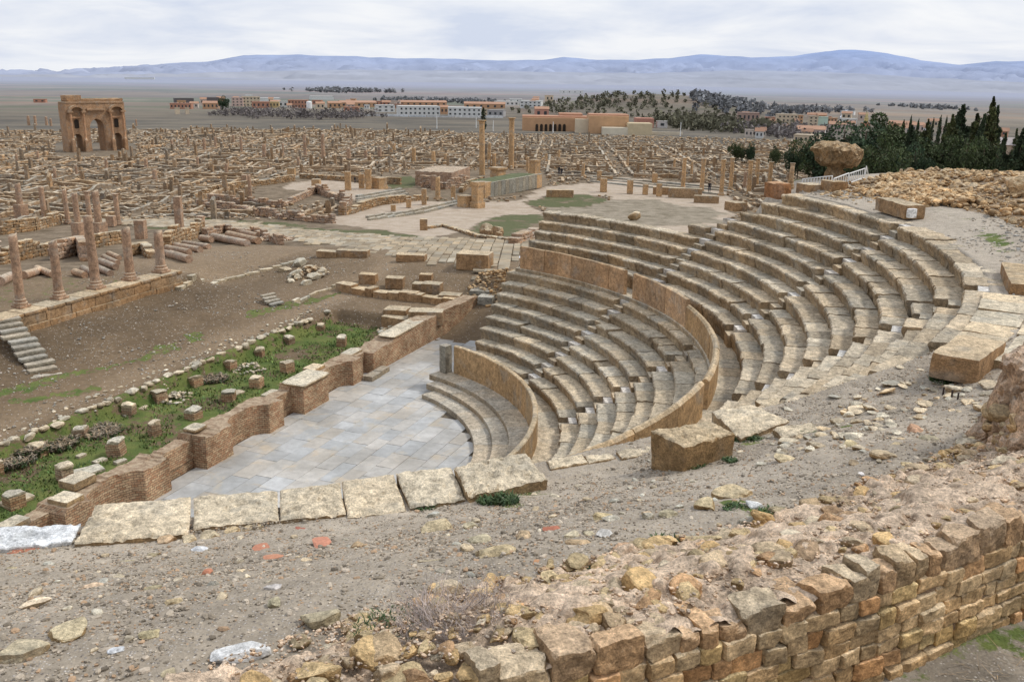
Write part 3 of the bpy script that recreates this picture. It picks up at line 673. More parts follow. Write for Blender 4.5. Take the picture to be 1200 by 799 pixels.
for i, s in enumerate(S2): pedestal(s, 6.0, i, 0)
def ruin_wall(lab, pts, w, h, mat='block', name='ruined_wall', cat='wall', z_of=None):
    """ruined wall of several uneven courses of small stones with a stepped broken top"""
    a = Acc(); pts = [np.array(p[:2], float) for p in pts]; ch = .26
    for A, B in zip(pts[:-1], pts[1:]):
        d = B - A; D = np.hypot(*d); d = d / D; an = math.atan2(d[1], d[0]); nc = max(1, int(round(h * 1.15 / ch)))
        for c_ in range(-1, nc):
            u = rng.uniform(-.3, 0)
            while u < D:
                l = rng.uniform(.35, .95); x0, x1 = max(u, 0), min(u + l, D); u += l
                if x1 - x0 < .12: continue
                c = A + d * (x0 + x1) / 2; lim = nc * (.78 + .42 * vnoise(np.array([[c[0] * .5, c[1] * .5, 2.]]), 3)[0])
                if c_ > lim - .2 and c_ > 0: continue
                zz = Zf(c[0], c[1])[0] + c_ * ch; v, q = hewn((x1 - x0 - .01, w * rng.uniform(.9, 1.06), ch - .005), (5, 4, 3), seed=x0 + c_ * 7.7 + c[0], rough=.015, depth=.12, big=.03)
                a.add(place(v, (c[0], c[1], zz), an + rng.uniform(-.03, .03)), q, None, tint1(.75, 1.16, .08))
    return tag(a.build(name, M[mat]), lab, cat)
def stone_heap(name, label, cat, c, rad, n, size, mat='field', tn=(.8, 1.2), parent=None, kind=None, h=.3, nrock=3):
    a = Acc()
    for i in range(n):
        an, ra = rng.uniform(0, 2 * pi), rad * math.sqrt(rng.random()); sz = rng.uniform(*size); x, y = c[0] + ra * cos(an), c[1] + ra * sin(an)
        v, q = rock((sz * rng.uniform(.9, 1.6), sz, sz * rng.uniform(.5, .9)), nrock, 6, .1, i); zz = Zf(x, y)[0] + h * max(0, 1 - ra / rad) * rng.uniform(.2, 1)
        a.add(place(v, (x, y, zz + sz * .2), rng.uniform(0, 6), rng.uniform(-.5, .5)), q, None, tint1(*tn, .09))
    return tag(a.build(name, M[mat]), label, cat, kind=kind)
stone_heap('stone_heap', 'small heap of pale broken stones in the grass between the pedestals, nearer one', 'heap of stones', at(207, 467), .75, 70, (.08, .2), tn=(.8, 1.3), kind='stuff')
stone_heap('stone_heap', 'scatter of pale rubble by the weeds at the back of the grass strip', 'heap of stones', at(292, 432), .9, 60, (.07, .17), tn=(.75, 1.2), kind='stuff')
stone_heap('stone_heap', 'heap of pale rubble against the low wall at the far end of the grass strip', 'heap of stones', at(462, 388), .9, 90, (.1, .25), tn=(.8, 1.2), kind='stuff')
# flat stones lying in the strip
for i, (x, y, w, lab) in enumerate([(20, 587, 1.0, 'pair of flat pale slabs in the grass by the stage wall, at the left edge'), (102, 553, 1.1, 'flat pale slab resting against the back of the stage wall'), (117, 541, .5, 'small flat stone in the grass left of a pedestal'), (95, 535, .35, 'tiny pale stone in the grass'), (141, 542, .45, 'round pale stone beside the stage wall coping'), (150, 486, .6, 'narrow pale slab among the rear pedestals'), (168, 479, .45, 'short pale slab among the rear pedestals'), (276, 462, .8, 'flat slab leaning on the niche wall'), (318, 462, .9, 'flat slab behind the square niche of the stage wall'), (418, 412, .9, 'broken slab on the back of the stage wall')]):
    p = at(x, y); put_block('flat_stone', lab, 'stone', p, (w, w * .6, .12), A0 + rng.uniform(-.4, .4), 'field', (6, 5, 2), .02, .03)
# kerb of rough stones between the strip and the brown ground
a = Acc(); s = -16.
while s < 16.6:
    L = rng.uniform(.25, .6)
    if rng.random() < .8:
        c = stp(s + L / 2, 6.45 + rng.uniform(-.1, .12)); zz = Zf(c[0], c[1])[0]; v, q = rock((L, rng.uniform(.25, .42), rng.uniform(.16, .3)), 4, 7, .08, int(s * 10) + 300); a.add(place(v, (c[0], c[1], max(.95, zz) + .02), A0 + rng.uniform(-.2, .2)), q, None, tint1(.85, 1.15))
    s += L
for s in np.arange(-12, 16, .22):
    c = stp(s, 7.0 + rng.normal() * .3); sz = rng.uniform(.06, .18); v, q = rock((sz * 1.4, sz, sz * .6), 3, 5, .08, int(s * 7) + 90); a.add(place(v, (c[0], c[1], Zf(c[0], c[1])[0] + .02), rng.uniform(0, 6)), q, None, tint1(.9, 1.3))
tag(a.build('stone_kerb', M['field']), 'rough kerb line of small pale stones along the back of the grass strip', 'kerb')
# ------------------------------------------------------------------ colonnade wall behind the stage, with five columns
def colonnade():
    root = empty('colonnade_wall', stp(7, 15.9, 1.8), 'low wall of squared sandstone blocks carrying a row of five broken columns', 'wall')
    a = Acc()
    for (z0, z1, off) in [(1.55, 2.12, .06), (2.12, 2.60, 0)]:
        s = -6.
        while s < 15.4:
            L = rng.uniform(.9, 1.7); e = min(s + L, 15.4)
            v, q = block((e - s - .012, 1.1, z1 - z0), (10, 6, 5), .022, 3, .04, seed=s); c = stp((s + e) / 2, 15.9 - off + rng.uniform(-.03, .03), z0); a.add(place(v, c, A0), q, None, tint1(.8, 1.12, .1)); s = e
    a.build('block_course', M['block'], root)
    a = Acc(); s = -6.
    while s < 15.4:
        L = rng.uniform(1., 1.8); e = min(s + L, 15.4); v, q = block((e - s - .02, 1.22, .16), (10, 7, 2), .02, 3, .03, seed=s); a.add(place(v, stp((s + e) / 2, 15.9, 2.6), A0), q, None, tint1(.9, 1.1)); s = e
    a.build('coping', M['block'], root)
colonnade()
def lathe(prof, n, wob=.012, lean=(0, 0), jag=0., seed=0):
    """rows of (radius, z) turned round the z axis, slightly worn"""
    k = len(prof); an = np.linspace(0, 2 * pi, n, endpoint=False); V = []
    for r, z in prof: V.append(np.stack([r * np.cos(an), r * np.sin(an), np.full(n, z)], 1))
    V = np.concatenate(V); zt = prof[-1][1] if prof[-1][0] > .01 else prof[-2][1]
    if jag:
        w = np.clip((V[:, 2] - zt + jag * 1.5) / (jag * 1.5), 0, 1); V[:, 2] += w * jag * (fbm(V * [1, 1, 0] + seed, 3.2, 2, seed) + V[:, 0] * 1.5 / max(prof[0][0], .1) * .3)
    V = disp3(V + seed * 2.3, wob, 3.2, 3, 2) - seed * 2.3
    V[:, 0] += lean[0] * V[:, 2]; V[:, 1] += lean[1] * V[:, 2]
    return V, grid_faces(k, n, True)
def column(p, h, d, label, style='broken', mat='column', group=None, parts=True, n=16, lean=None, name='column', seed=None, cat='column'):
    sd = int(abs(p[0] * 37 + p[1] * 91)) % 997 if seed is None else seed; r_ = random.Random(sd)
    ln = lean if lean is not None else (r_.uniform(-.012, .012), r_.uniform(-.012, .012)); r = d / 2
    def shaft(z0, z1, jag, square=False):
        a = Acc(); k = max(4, int((z1 - z0) / .25))
        if square:
            v, q = block((d, d, z1 - z0), (4, 4, k), .03, 3, .04, seed=sd); v = v + [0, 0, z0]; a.add(v + p, q); return a
        pr = [(r * (1 - .13 * (i / k)), z0 + (z1 - z0) * i / k) for i in range(k + 1)] + [(r * .5, z1), (.002, z1)]
        v, q = lathe(pr, n, .018 if n > 8 else .03, ln, jag, sd); a.add(v + p, q, None, tints(len(q), .93, 1.07, .02)); return a
    if not parts:
        return tag(shaft(0, h, .12 if style == 'broken' else 0, style == 'pillar').build(name, M[mat], smooth=(style != 'pillar'), origin=p), label, cat, group)
    root = empty(name, p, label, cat, group)
    zb = 0
    if style in ('broken', 'capital', 'base'):
        a = Acc(); v, q = block((d * 1.45, d * 1.45, .14), (4, 4, 2), .012, 4, .03, seed=sd); a.add(place(v, p, A0), q); 
        pr = [(r * 1.36, .14), (r * 1.42, .19), (r * 1.38, .25), (r * 1.18, .28), (r * 1.12, .33), (r * 1.2, .36), (r * 1.18, .41), (r * 1.02, .44)]
        v, q = lathe(pr, n, .012, (0, 0), 0, sd); a.add(v + p, q); a.build('base', M[mat], root, smooth=False); zb = .42
    if style == 'pedestal':
        a = Acc(); v, q = block((d * 1.6, d * 1.6, h * .42), (5, 5, 4), .02, 3, .04, seed=sd); a.add(place(v, p, A0), q); a.build('plinth', M[mat], root); zb = h * .42
    ze = h - (.55 * d if style in ('capital', 'tall') else 0)
    shaft(zb, ze, .14 if style in ('broken', 'pedestal', 'base') else 0, style == 'pillar').build('shaft', M[mat], root, smooth=(style != 'pillar'))
    if style in ('capital', 'tall'):
        a = Acc(); rt = r * .87; pr = [(rt, ze - .05), (rt * 1.12, ze), (rt * 1.1, ze + .25 * d), (rt * 1.35, ze + .42 * d)]
        v, q = lathe(pr, n, .03, (0, 0), 0, sd); v[:, 0] += ln[0] * ze; v[:, 1] += ln[1] * ze; a.add(v + p, q)
        v, q = block((rt * 2.7, rt * 2.7, .16 * d), (4, 4, 2), .02, 3, .03, seed=sd); a.add(place(v, p + [ln[0] * ze, ln[1] * ze, ze + .40 * d], A0), q); a.build('capital', M[mat], root)
    return root
def col_px(px, pyb, pyt, wpx, label, style='broken', mat='column', group=None, z=None, parts=None, n=None, lean=None, name='column', cat='column'):
    p = at(px, pyb) if z is None else atz(px, pyb, z); m = px_per_m(p); d = wpx / m; h = ztop(p, pyt) - p[2]
    big = (pyb - pyt) > 22
    return column(p, h, d, label, style, mat, group, parts if parts is not None else big, n or (20 if wpx > 9 else 12 if wpx > 4 else 8), lean, name=name, cat=cat)
for i, (x, yb, yt, w, lab) in enumerate([(25, 360, 276, 12.5, 'leftmost column of the wall row, leaning left, plain broken top'), (70, 350, 283, 12.5, 'second column from the left on the wall, short with a flat broken top'), (113, 338, 253, 13, 'tallest column of the wall row, rounded broken top, third from the left'), (153, 328, 268, 12.5, 'fourth column from the left on the wall, slightly leaning'), (189, 319, 271, 13, 'shortest column at the right end of the wall')]):
    col_px(x, yb, yt, w * .86, 'reddish stone ' + lab, 'base', 'column', 'columns on the block wall', z=2.76, n=22)
# stairs
def stair_flight(lab, c0, dirv, nst, w, run, rise, z0, mat='grey', name='stone_stairs'):
    root = empty(name, (c0[0], c0[1], z0), lab, 'stairs'); d = np.array(dirv) / np.hypot(*dirv); ang = math.atan2(d[1], d[0]) + pi / 2
    for i in range(nst):
        a = Acc(); ww = w * rng.uniform(.92, 1.05); v, q = block((ww, run * .98, rise), (9, 4, 2), .015, 3, .03, seed=i); sh = rng.uniform(-.08, .08)
        c = np.array([c0[0], c0[1], z0 + rise * i - .01]) + np.array([d[0] * run * (i + .5) - d[1] * sh, d[1] * run * (i + .5) + d[0] * sh, 0])
        a.add(place(v, c, ang, rng.uniform(-.02, .02), rng.uniform(-.03, .03)), q, None, tint1(.9, 1.12)); a.build('step', M[mat], root)
def stairs_px(lab, xb, yb, zb, xt, yt, zt, nst, w, mat='grey'):
    A = atz(xb, yb, zb); B = atz(xt, yt, zt); d = (B - A)[:2]; L = np.hypot(*d)
    stair_flight(lab, A[:2], d, nst, w, L / nst, (zt - zb) / nst, zb, mat)
stairs_px('flight of narrow pale stone steps climbing to the left end of the column wall', 58, 443, 1.25, 4, 372, 2.75, 11, 1.25, 'grey')
stairs_px('short flight of four small pale steps in the brown ground', 326, 357, 1.3, 311, 344, 1.75, 4, .95)
# low foundation wall line from the end of the colonnade wall
def wall_line(lab, pts, w, h, mat='block', name='low_wall', cat='wall', L=(.5, 1.2), group=None, jag=.12, z0=None, n=(5, 4, 3), miss=.0, rough=.03, brick=False, hf=None):
    """low ruined wall of separate stones following a line on the ground"""
    a = Acc(); pts = [np.array(p[:2], float) for p in pts]; tot = 0
    for A, B in zip(pts[:-1], pts[1:]):
        d = B - A; D = np.hypot(*d); d = d / D; an = math.atan2(d[1], d[0]); u = 0
        while u < D - .05:
            l = min(rng.uniform(*L), D - u); l = l if D - u - l > L[0] * .5 else D - u
            if rng.random() >= miss:
                c = A + d * (u + l / 2); zz = Zf(c[0], c[1])[0] if z0 is None else z0; hh = h * (1 + rng.uniform(-jag, jag) * 2)
                if hf: hh *= hf((u + tot) / 10)
                v, q = block((l - .01, w * rng.uniform(.92, 1.06), hh + .25), n, rough, 2.2, .05, seed=u + tot); vv = place(v, (c[0], c[1], zz - .25), an + rng.uniform(-.02, .02), rng.uniform(-.01, .01))
                uv = np.stack([vv[:, 0] * d[0] + vv[:, 1] * d[1] + (v[:, 1]), vv[:, 2]], 1); a.add(vv, q, None, tint1(.82, 1.15), uv)
            u += l
        tot += D
    return tag(a.build(name, M['brick' if brick else mat]), lab, cat, group)
wall_line('broken line of flat pale stones running from the end of the column wall', poly_px([(209, 339), (255, 330), (290, 322), (330, 312), (352, 305)]), .35, .12, 'field', 'stone_line', 'kerb', (.4, 1.2), miss=.0)
wall_line('thin pale stone edging beside the four small steps', poly_px([(343, 354), (372, 344), (400, 334)]), .2, .18, 'field', 'stone_edging', 'kerb', (.8, 1.4))
wall_line('low wall of brown blocks across the brown earth right of the mound', poly_px([(398, 339), (440, 347), (490, 352), (540, 360)]), .75, .42, 'block', 'low_wall', 'wall', (.7, 1.5))
wall_line('thick low ruined wall at the far end of the grass strip', poly_px([(452, 378), (480, 383), (520, 394)]), 1.0, .55, 'block', 'low_wall', 'wall', (.8, 1.6))
# separate blocks right of the stage
B_ = [('small cube shaped block standing alone left of the low wall blocks', 422, 442, 333, 12, .7), ('pale topped block on the low wall, left of a pair', 453, 474, 338, 13, .8), ('dark sided block of a pair on the low wall', 484, 504, 344, 12, .8), ('larger block of a pair on the low wall, right one', 495, 518, 346, 14, .9), ('upright little block standing behind the pair', 492, 507, 330, 9, .6),
      ('squat block at the foot of the low wall', 479, 497, 354, 10, .7), ('block near the high end of the stage wall', 515, 541, 356, 11, .9), ('flat block among weeds at the far end of the strip', 490, 515, 388, 14, 1.0), ('broad flat block on top of the thick low wall', 452, 480, 372, 10, 1.1), ('block built into the end of the thick low wall', 483, 512, 387, 14, 1.0),
      ('long low block lying at the edge of the paved street', 465, 500, 307, 9, .9), ('big squared block standing on the paved street', 537, 576, 316, 19, 1.4), ('long worn block closing the street beside the brown earth', 395, 433, 302, 9, .8), ('pale block at the corner of the weedy hollow', 372, 398, 302, 8, .7),
      ('flat slab beside the top of the stage wall', 552, 577, 346, 6, 1.2), ('second flat slab stepping down beside the stage wall', 562, 580, 357, 10, 1.2), ('grey block left of the stage wall corner', 512, 524, 368, 9, .8)]
for l, x0, x1, yb, h, dp in B_: blk_px(l, x0, x1, yb, h, dp, mat='grey' if 'grey' in l or 'slab' in l else 'block', rz=A0 - 1.4 + rng.uniform(-.1, .1))
# mound with tumbled blocks
for i, (x, y, w, l) in enumerate([(333, 317, 1.0, 'rounded boulder at the left of the tumbled blocks'), (352, 310, 1.3, 'long flat block lying over the mound of tumbled blocks'), (347, 322, 1.0, 'brown rock in the middle of the mound'), (362, 316, .9, 'pale block leaning on the mound'), (370, 326, 1.1, 'big rock at the foot of the mound, right side'), (341, 330, .7, 'small white stone below the mound'), (360, 333, .9, 'slanting flat stone at the front of the mound'), (378, 319, .9, 'reddish rock at the right of the mound'), (350, 326, .8, 'brown rock at the front of the mound')]):
    put_rock('boulder', l, 'stone', at(x, y), (w, w * .65, w * .45), rng.uniform(0, 3), 'field', n=6)
stone_heap('stone_heap', 'heap of small reddish rubble under the tumbled blocks', 'heap of stones', at(362, 322), 1.3, 60, (.1, .3), 'block', kind='stuff', h=.5)
stone_heap('stone_heap', 'fan of orange rubble sliding from the left end of the parapet', 'heap of stones', at(592, 334), 2.3, 420, (.08, .24), 'heap', tn=(.75, 1.1), kind='stuff', h=.9)
stone_heap('stone_heap', 'heap of red rubble at the end of the low wall by the street', 'heap of stones', at(322, 281), 1.6, 110, (.12, .3), 'column', tn=(.9, 1.2), kind='stuff', h=.5)
# fallen column shafts
def fallen(x0, y0, x1, y1, d, lab):
    A, B = at(x0, y0), at(x1, y1); dv = B - A; L = np.linalg.norm(dv); d = d * .74; k = max(4, int(L / .25)); r = d / 2
    pr = [(.002, 0), (r, 0)] + [(r * (1 - .12 * i / k), L * i / k) for i in range(1, k + 1)] + [(.002, L)]
    v, q = lathe(pr, 18, .02, (0, 0), 0, int(x0)); zz_ = dv / L; xx_ = np.array([-zz_[1], zz_[0], 0]); xx_ /= np.linalg.norm(xx_); v = v @ np.stack([xx_, np.cross(zz_, xx_), zz_]) + A + [0, 0, r * .8]
    a = Acc(); a.add(v, q, None, tint1(.85, 1.15)); tag(a.build('fallen_column', M['column'], smooth=False), lab, 'column', 'fallen column shafts')
for i, f in enumerate([(236, 282, 248, 284, .75), (250, 281, 290, 289, .85), (268, 278, 303, 286, .85), (277, 273, 302, 279, .7), (200, 302, 222, 308, .8), (182, 297, 206, 303, .7), (196, 294, 222, 299, .7), (206, 291, 235, 296, .7), (216, 288, 245, 292, .65), (88, 322, 100, 326, .6), (98, 318, 112, 325, .6), (108, 314, 130, 324, .6), (118, 309, 136, 316, .6), (122, 304, 138, 311, .55), (128, 300, 140, 305, .55), (0, 335, 14, 328, .8), (28, 327, 47, 321, .7), (44, 318, 62, 325, .6)]):
    fallen(*f, ['thick', 'long', 'stout', 'short', 'worn'][i % 5] + ' shaft of a fallen column, ' + ['leftmost of the pile beside the street', 'lying across the pile beside the street', 'on the back of the pile beside the street', 'at the far side of the pile beside the street', 'nearest of the stack right of the column row', 'left one of the stack right of the column row', 'third of the stack right of the column row', 'fourth of the stack right of the column row', 'farthest of the stack right of the column row', 'between the second and third standing columns, nearest', 'second in the bundle behind the tallest column', 'third in the bundle behind the tallest column', 'fourth in the bundle behind the tallest column', 'fifth in the bundle behind the tallest column', 'farthest in the bundle behind the tallest column', 'at the left edge of the picture behind the first column', 'behind the second column', 'behind and left of the tallest column'][i])
# street paving and forum
def paving_px(name, poly, row, lens, mat, ang, tn=(.85, 1.15), gap=.03, tilt=.02, lift=.02, th=.12, miss=.03, lab=None, warm=.06):
    P = np.array(poly_px(poly)); c0 = P.mean(0); ca, sa = cos(ang), sin(ang); L = (P - c0) @ np.array([[ca, -sa], [sa, ca]])
    ax = lambda s, t: np.array([c0[0] + ca * s - sa * t, c0[1] + sa * s + ca * t, 0.])
    pl = [tuple(p) for p in P]; a = Acc()
    nx = .4
    def keepf(x, y): return bool(in_poly(np.array([x + nx * math.sin(y * 1.7)]), np.array([y + nx * math.sin(x * 1.9)]), pl)[0])
    flagstones(a, L[:, 0].min(), L[:, 0].max(), L[:, 1].min(), L[:, 1].max(), row, lens, keepf, lambda x, y: float(Zf(x, y)[0]) + lift, th, gap, tilt, tn, .15, axis=ax, miss=miss, warm=warm)
    return tag(a.build(name, M[mat]), lab, None, kind='structure')
paving_px('street', [(300, 262), (380, 272), (460, 278), (560, 281), (628, 281), (608, 300), (590, 322), (530, 312), (430, 296), (395, 287), (362, 287), (330, 275), (205, 268), (120, 262), (60, 252), (200, 255)], (.5, .85), (.7, 1.5), 'road', A0 + .35, (.72, 1.18), .045, .025, .08)
# ------------------------------------------------------------------ forum
PG = 'column_pale'
def forum_terrace():
    p = at(560, 240); m = px_per_m(p)
    # podium with orthostat face: polygon corner points
    A, B, C_ = at(565, 232)[:2], at(575, 231)[:2], at(632, 221)[:2]
    root = empty('temple_podium', (*A, p[2]), 'raised podium faced with upright grey slabs, two tall columns behind it', 'podium')
    z0 = p[2] - .3; zt = ztop(at(575, 231), 214)
    d = C_ - B; L = np.hypot(*d); d = d / L; nrm = np.array([-d[1], d[0]]); an = math.atan2(d[1], d[0])
    a = Acc(); u = 0
    while u < L:
        w = rng.uniform(.9, 1.2); v, q = block((w - .03, .35, zt - z0), (4, 3, 6), .02, 3, .04, seed=u); c = B + d * (u + w / 2) + nrm * .2; a.add(place(v, (*c, z0), an), q, None, tint1(.85, 1.1)); u += w
    a.build('facing_slab', M['grey'], root)
    a = Acc(); v, q = block((L + .2, 3.6, .5), (20, 10, 2), .10, .9, .1); c = B + d * L / 2 + nrm * 2.0; a.add(place(v, (*c, zt - .52), an), q); a.build('earth_top', M['forumgrass'], root)
    a = Acc(); v, q = block((1.9, 1.9, zt - z0 + .1), (6, 6, 6), .03, 2, .05); a.add(place(v, (*(B + nrm * 1.0 - d * .6), z0), an), q, None, (1, 1, 1)); a.build('corner_block', M['column_pale'], root)
    a = Acc(); v, q = block((1.6, 1.6, (zt - z0) * .95), (5, 5, 5), .03, 2, .05, seed=9); a.add(place(v, (*(C_ + nrm * .8), z0), an), q, None, (1, 1, 1)); a.build('corner_block', M['column_pale'], root)
M['forumgrass'] = mat_plain('mossy_earth_top', (.11, .125, .06), .95, .35, .8)
forum_terrace()
def px_box(name, lab, cat, x0, x1, yb, yt, depth, mat, rz=None, n=(6, 5, 5), group=None, rough=.04, edge=.05):
    p = at((x0 + x1) / 2, yb); m = px_per_m(p); h = ztop(p, yt) - p[2]; az = math.atan2(p[1], p[0]) - pi / 2 if rz is None else rz
    q = p + np.array([p[0], p[1], 0]) / np.hypot(p[0], p[1]) * depth / 2
    return put_block(name, lab, cat, q, ((x1 - x0) / m, depth, h), az, mat, n, rough, edge, group, sink=.1)
# pedestals and squat monuments
def monument(lab, x0, x1, yb, yt, waist):
    p = at((x0 + x1) / 2, yb); m = px_per_m(p); w = (x1 - x0) / m; h = ztop(p, yt) - p[2]; root = empty('pedestal', p, lab, 'pedestal')
    def part(nm, ww, z0, z1): a = Acc(); v, q = block((ww, ww, z1 - z0), (4, 4, 4), .02, 3, .04, seed=x0); a.add(place(v, p + [0, 0, z0], A0 - .35), q); a.build(nm, M[PG], root)
    part('plinth', w, -.1, h * .22); part('shaft', w * waist, h * .22, h * .85); part('cornice', w * .95, h * .85, h)
    return root
monument('tall stone pedestal with a cornice at the end of the forum steps', 553, 566, 243, 213, .78)
monument('pedestal block standing against the left of a taller one', 538, 553, 242, 229, .9)
monument('square statue base on the corner of the podium', 575, 592, 214, 196, .75)
monument('squat pedestal on the far corner of the podium', 621, 632, 205, 187, .85)
monument('altar like block left of two brown posts on the forum', 438, 452, 221, 208, .9)
px_box('altar', 'small stone block at the left edge of the forum pavement near the street', 'stone block', 492, 501, 270, 256, .6, 'block')
px_box('terrace_wall', 'brown terrace body with a flat top left of the tall columns', 'wall', 497, 542, 218, 201, 10, 'column', rough=.16, n=(24, 12, 10), rz=-.25)
ruin_wall('ragged brown wall in front of the flat terrace left of the tall columns', poly_px([(494, 219), (520, 222), (548, 218)]), .7, 1.5, 'column')
ruin_wall('broken brown wall between the terrace and the podium', poly_px([(540, 226), (548, 219), (566, 214)]), .6, 1.0, 'block')
px_box('doorway_block', 'upright pier beside the ragged brown terrace wall', 'pillar', 505, 512, 223, 205, .6, 'column')
put_block('terrace_floor', 'pale flat platform on top of the brown terrace wall', 'platform', at(521, 215) + [0, 3.0, ztop(at(519, 218), 203) - at(521, 215)[2] - .15], (5.6, 7.5, .25), -.3, 'plaza', (10, 8, 2), .02, .03)
px_box('doorway', 'dark low doorway opening in the terrace wall', 'doorway', 506, 511, 221, 209, .4, 'darkhole', n=(2, 2, 2), rough=.0) if False else None
for i, (x0, x1, yb, yt, l) in enumerate([(640, 672, 232, 222, 0), (765, 789, 228, 219, 0), (783, 822, 232, 220, 0), (813, 842, 238, 229, 0), (700, 718, 211, 206, 0)]):
    px_box('stone_wall', ['brown low wall block beside the forum pavement, right of the podium', 'brown wall piece behind the stubs on the forum edge', 'longest brown wall piece on the forum edge beside a walking person', 'squared block behind the highest rows of seats', 'small wall piece behind the stubs of the forum'][i], 'wall', x0, x1, yb, yt, .8, 'block')
# steps as parallel lines
for i, pts in enumerate([[(430, 255), (535, 237)], [(432, 258), (537, 239.5)], [(418, 231), (470, 222)], [(418, 234), (474, 225)], [(418, 237), (478, 228)], [(300, 213), (345, 206)], [(302, 216), (350, 208)], [(690, 207), (860, 222)], [(692, 210), (860, 225)], [(690, 213), (850, 229)]]):
    wall_line(['long lower kerb of the forum steps', 'long upper kerb of the forum steps', 'first of three step kerbs behind the forum', 'second of three step kerbs behind the forum', 'third of three step kerbs behind the forum', 'upper kerb of the raised terrace left of the forum', 'lower kerb of the raised terrace left of the forum', 'far kerb of the portico steps on the right of the forum', 'middle kerb of the portico steps on the right of the forum', 'near kerb of the portico steps on the right of the forum'][i], poly_px(pts), .45, .22, 'grey', 'step_kerb', 'steps', (1.5, 2.5))
for lab, pts, w, h, mat in [('long brown wall in front of the forum steps', [(400, 252), (440, 241), (500, 234)], .8, 1.0, 'block'), ('rubble wall at the corner of the forum terrace', [(372, 226), (410, 239), (402, 252)], .8, 1.3, 'column'), ('brown wall along the raised terrace', [(352, 209), (400, 212), (470, 216)], .6, .8, 'block'),
                            ('wall of a ruined house behind the green verge, near one', [(232, 243), (290, 249), (335, 257), (392, 262)], .6, .9, 'column'), ('wall of a ruined house behind the green verge, middle one', [(245, 236), (330, 243), (372, 225)], .6, .9, 'column'), ('diagonal wall rising to the raised terrace', [(225, 232), (265, 223), (345, 212)], .6, .9, 'block'),
                            ('low rubble wall closing the forum grass on the left', [(500, 268), (520, 265), (560, 278), (600, 283)], .5, .3, 'block'), ('brown broken wall at the left end of the upper seats', [(601, 287), (628, 277)], .9, .75, 'column'), ('wall beside the street, left of the weedy hollow', [(240, 278), (262, 272), (300, 276), (330, 287)], .5, .6, 'column'),
                            ('low thick wall between the stub and the block column', [(196, 292), (214, 283), (237, 276)], .6, 1.3, 'block'), ('ruined wall behind the rear columns', [(0, 275), (40, 270), (70, 262)], .6, 1.2, 'block'), ('front wall of the ruined room behind the first column', [(0, 310), (30, 303), (62, 296)], .6, 1.1, 'block'),
                            ('wall of the ruined room between the second and third columns', [(62, 305), (95, 297), (100, 306)], .6, 1.2, 'column'), ('cross wall behind the tallest column', [(72, 300), (110, 290), (150, 284)], .5, .9, 'block'), ('wall stub beside the fallen shafts', [(150, 300), (168, 296), (178, 303)], .6, .7, 'block')]:
    ruin_wall(lab, poly_px(pts), w, h, mat)
# the standing columns, each surveyed
CL = [(26, 257, 215, 7, 'p', 'on a high plinth at the left edge behind the wall row'), (53, 258, 219, 6.5, 'b', 'second from the left behind the wall row, on a base'), (80, 262, 222, 5.5, 'b', 'slim, third from the left behind the wall row'), (94, 285, 226, 7, 'p', 'on a square plinth just left of the tallest column'), (106, 262, 224, 6, 'c', 'slim capped one left of a thicker neighbour'), (118, 286, 224, 8.5, 'p', 'capped, on a square plinth right of the tallest column'), (139, 263, 227, 6, 'c', 'dark, with a small cap behind the fourth wall column'), (211, 270, 230, 8, 's', 'of stacked square blocks beside the street'), (236, 274, 253, 8, 's', 'short square stub beside the stacked blocks'), (166, 280, 258, 11, 's', 'broad short stump between the rear walls'), (131, 265, 253, 9, 's', 'low stump beside the dark capped column'),
      (294, 237, 205, 4.5, 'b', 'thin and grey by the diagonal wall'), (287, 218, 205, 6, 's', 'short thick stump near the diagonal wall'), (342, 208, 197, 8.5, 's', 'squat square stump on the raised terrace'), (371, 224, 210, 9.5, 's', 'squat square pillar at the terrace corner'), (408, 223, 201, 6.5, 's', 'square pillar left of a sitting visitor'), (424, 221, 204, 6, 's', 'brown square pillar, left of a pair'), (432, 222, 198, 6.5, 's', 'brown square pillar, right and taller of a pair'), (513, 233, 207, 6, 'b', 'medium post on the forum steps'), (497, 240, 221, 5.5, 's', 'short post on the forum steps'), (479, 243, 233, 5.5, 's', 'very short stub on the forum steps'), (461, 247, 240, 5.5, 's', 'lowest stub on the forum steps'), (531, 233, 217, 5, 's', 'small post left of the pedestal'),
      (683, 208, 191, 4, 'b', 'thin one right of the podium by the steps'), (702, 212, 200, 5, 's', 'short one right of the podium'), (707, 225, 209, 7.5, 's', 'thick stub at the near edge of the portico steps'), (738, 227, 211, 6.5, 's', 'stub second along the near edge of the portico'), (756, 228, 216, 6, 's', 'short stub third along the near edge of the portico'), (772, 230, 215, 6, 's', 'stub fourth along the near edge of the portico'), (767, 214, 203, 5.5, 's', 'dark stub behind the portico steps'),
      (800, 222, 185, 5, 'c', 'leftmost of the slender portico row'), (822, 226, 186, 5.2, 'c', 'second of the slender portico row'), (845, 229, 187, 5.2, 'c', 'third of the slender portico row, nearest the visitor'), (856, 222, 185, 5, 'c', 'rear one between the third and fourth portico columns'), (877, 229, 188, 5.4, 'c', 'fourth of the slender portico row'), (886, 221, 186, 5, 'c', 'rear one behind the top seats'), (901, 222, 190, 5.2, 'c', 'sixth, above the top seats'), (926, 222, 191, 5.4, 'c', 'rightmost of the slender portico row'), (872, 222, 201, 4, 'b', 'reddish broken one inside the portico')]
ST = {'p': 'pedestal', 'b': 'base', 'c': 'capital', 's': 'pillar'}
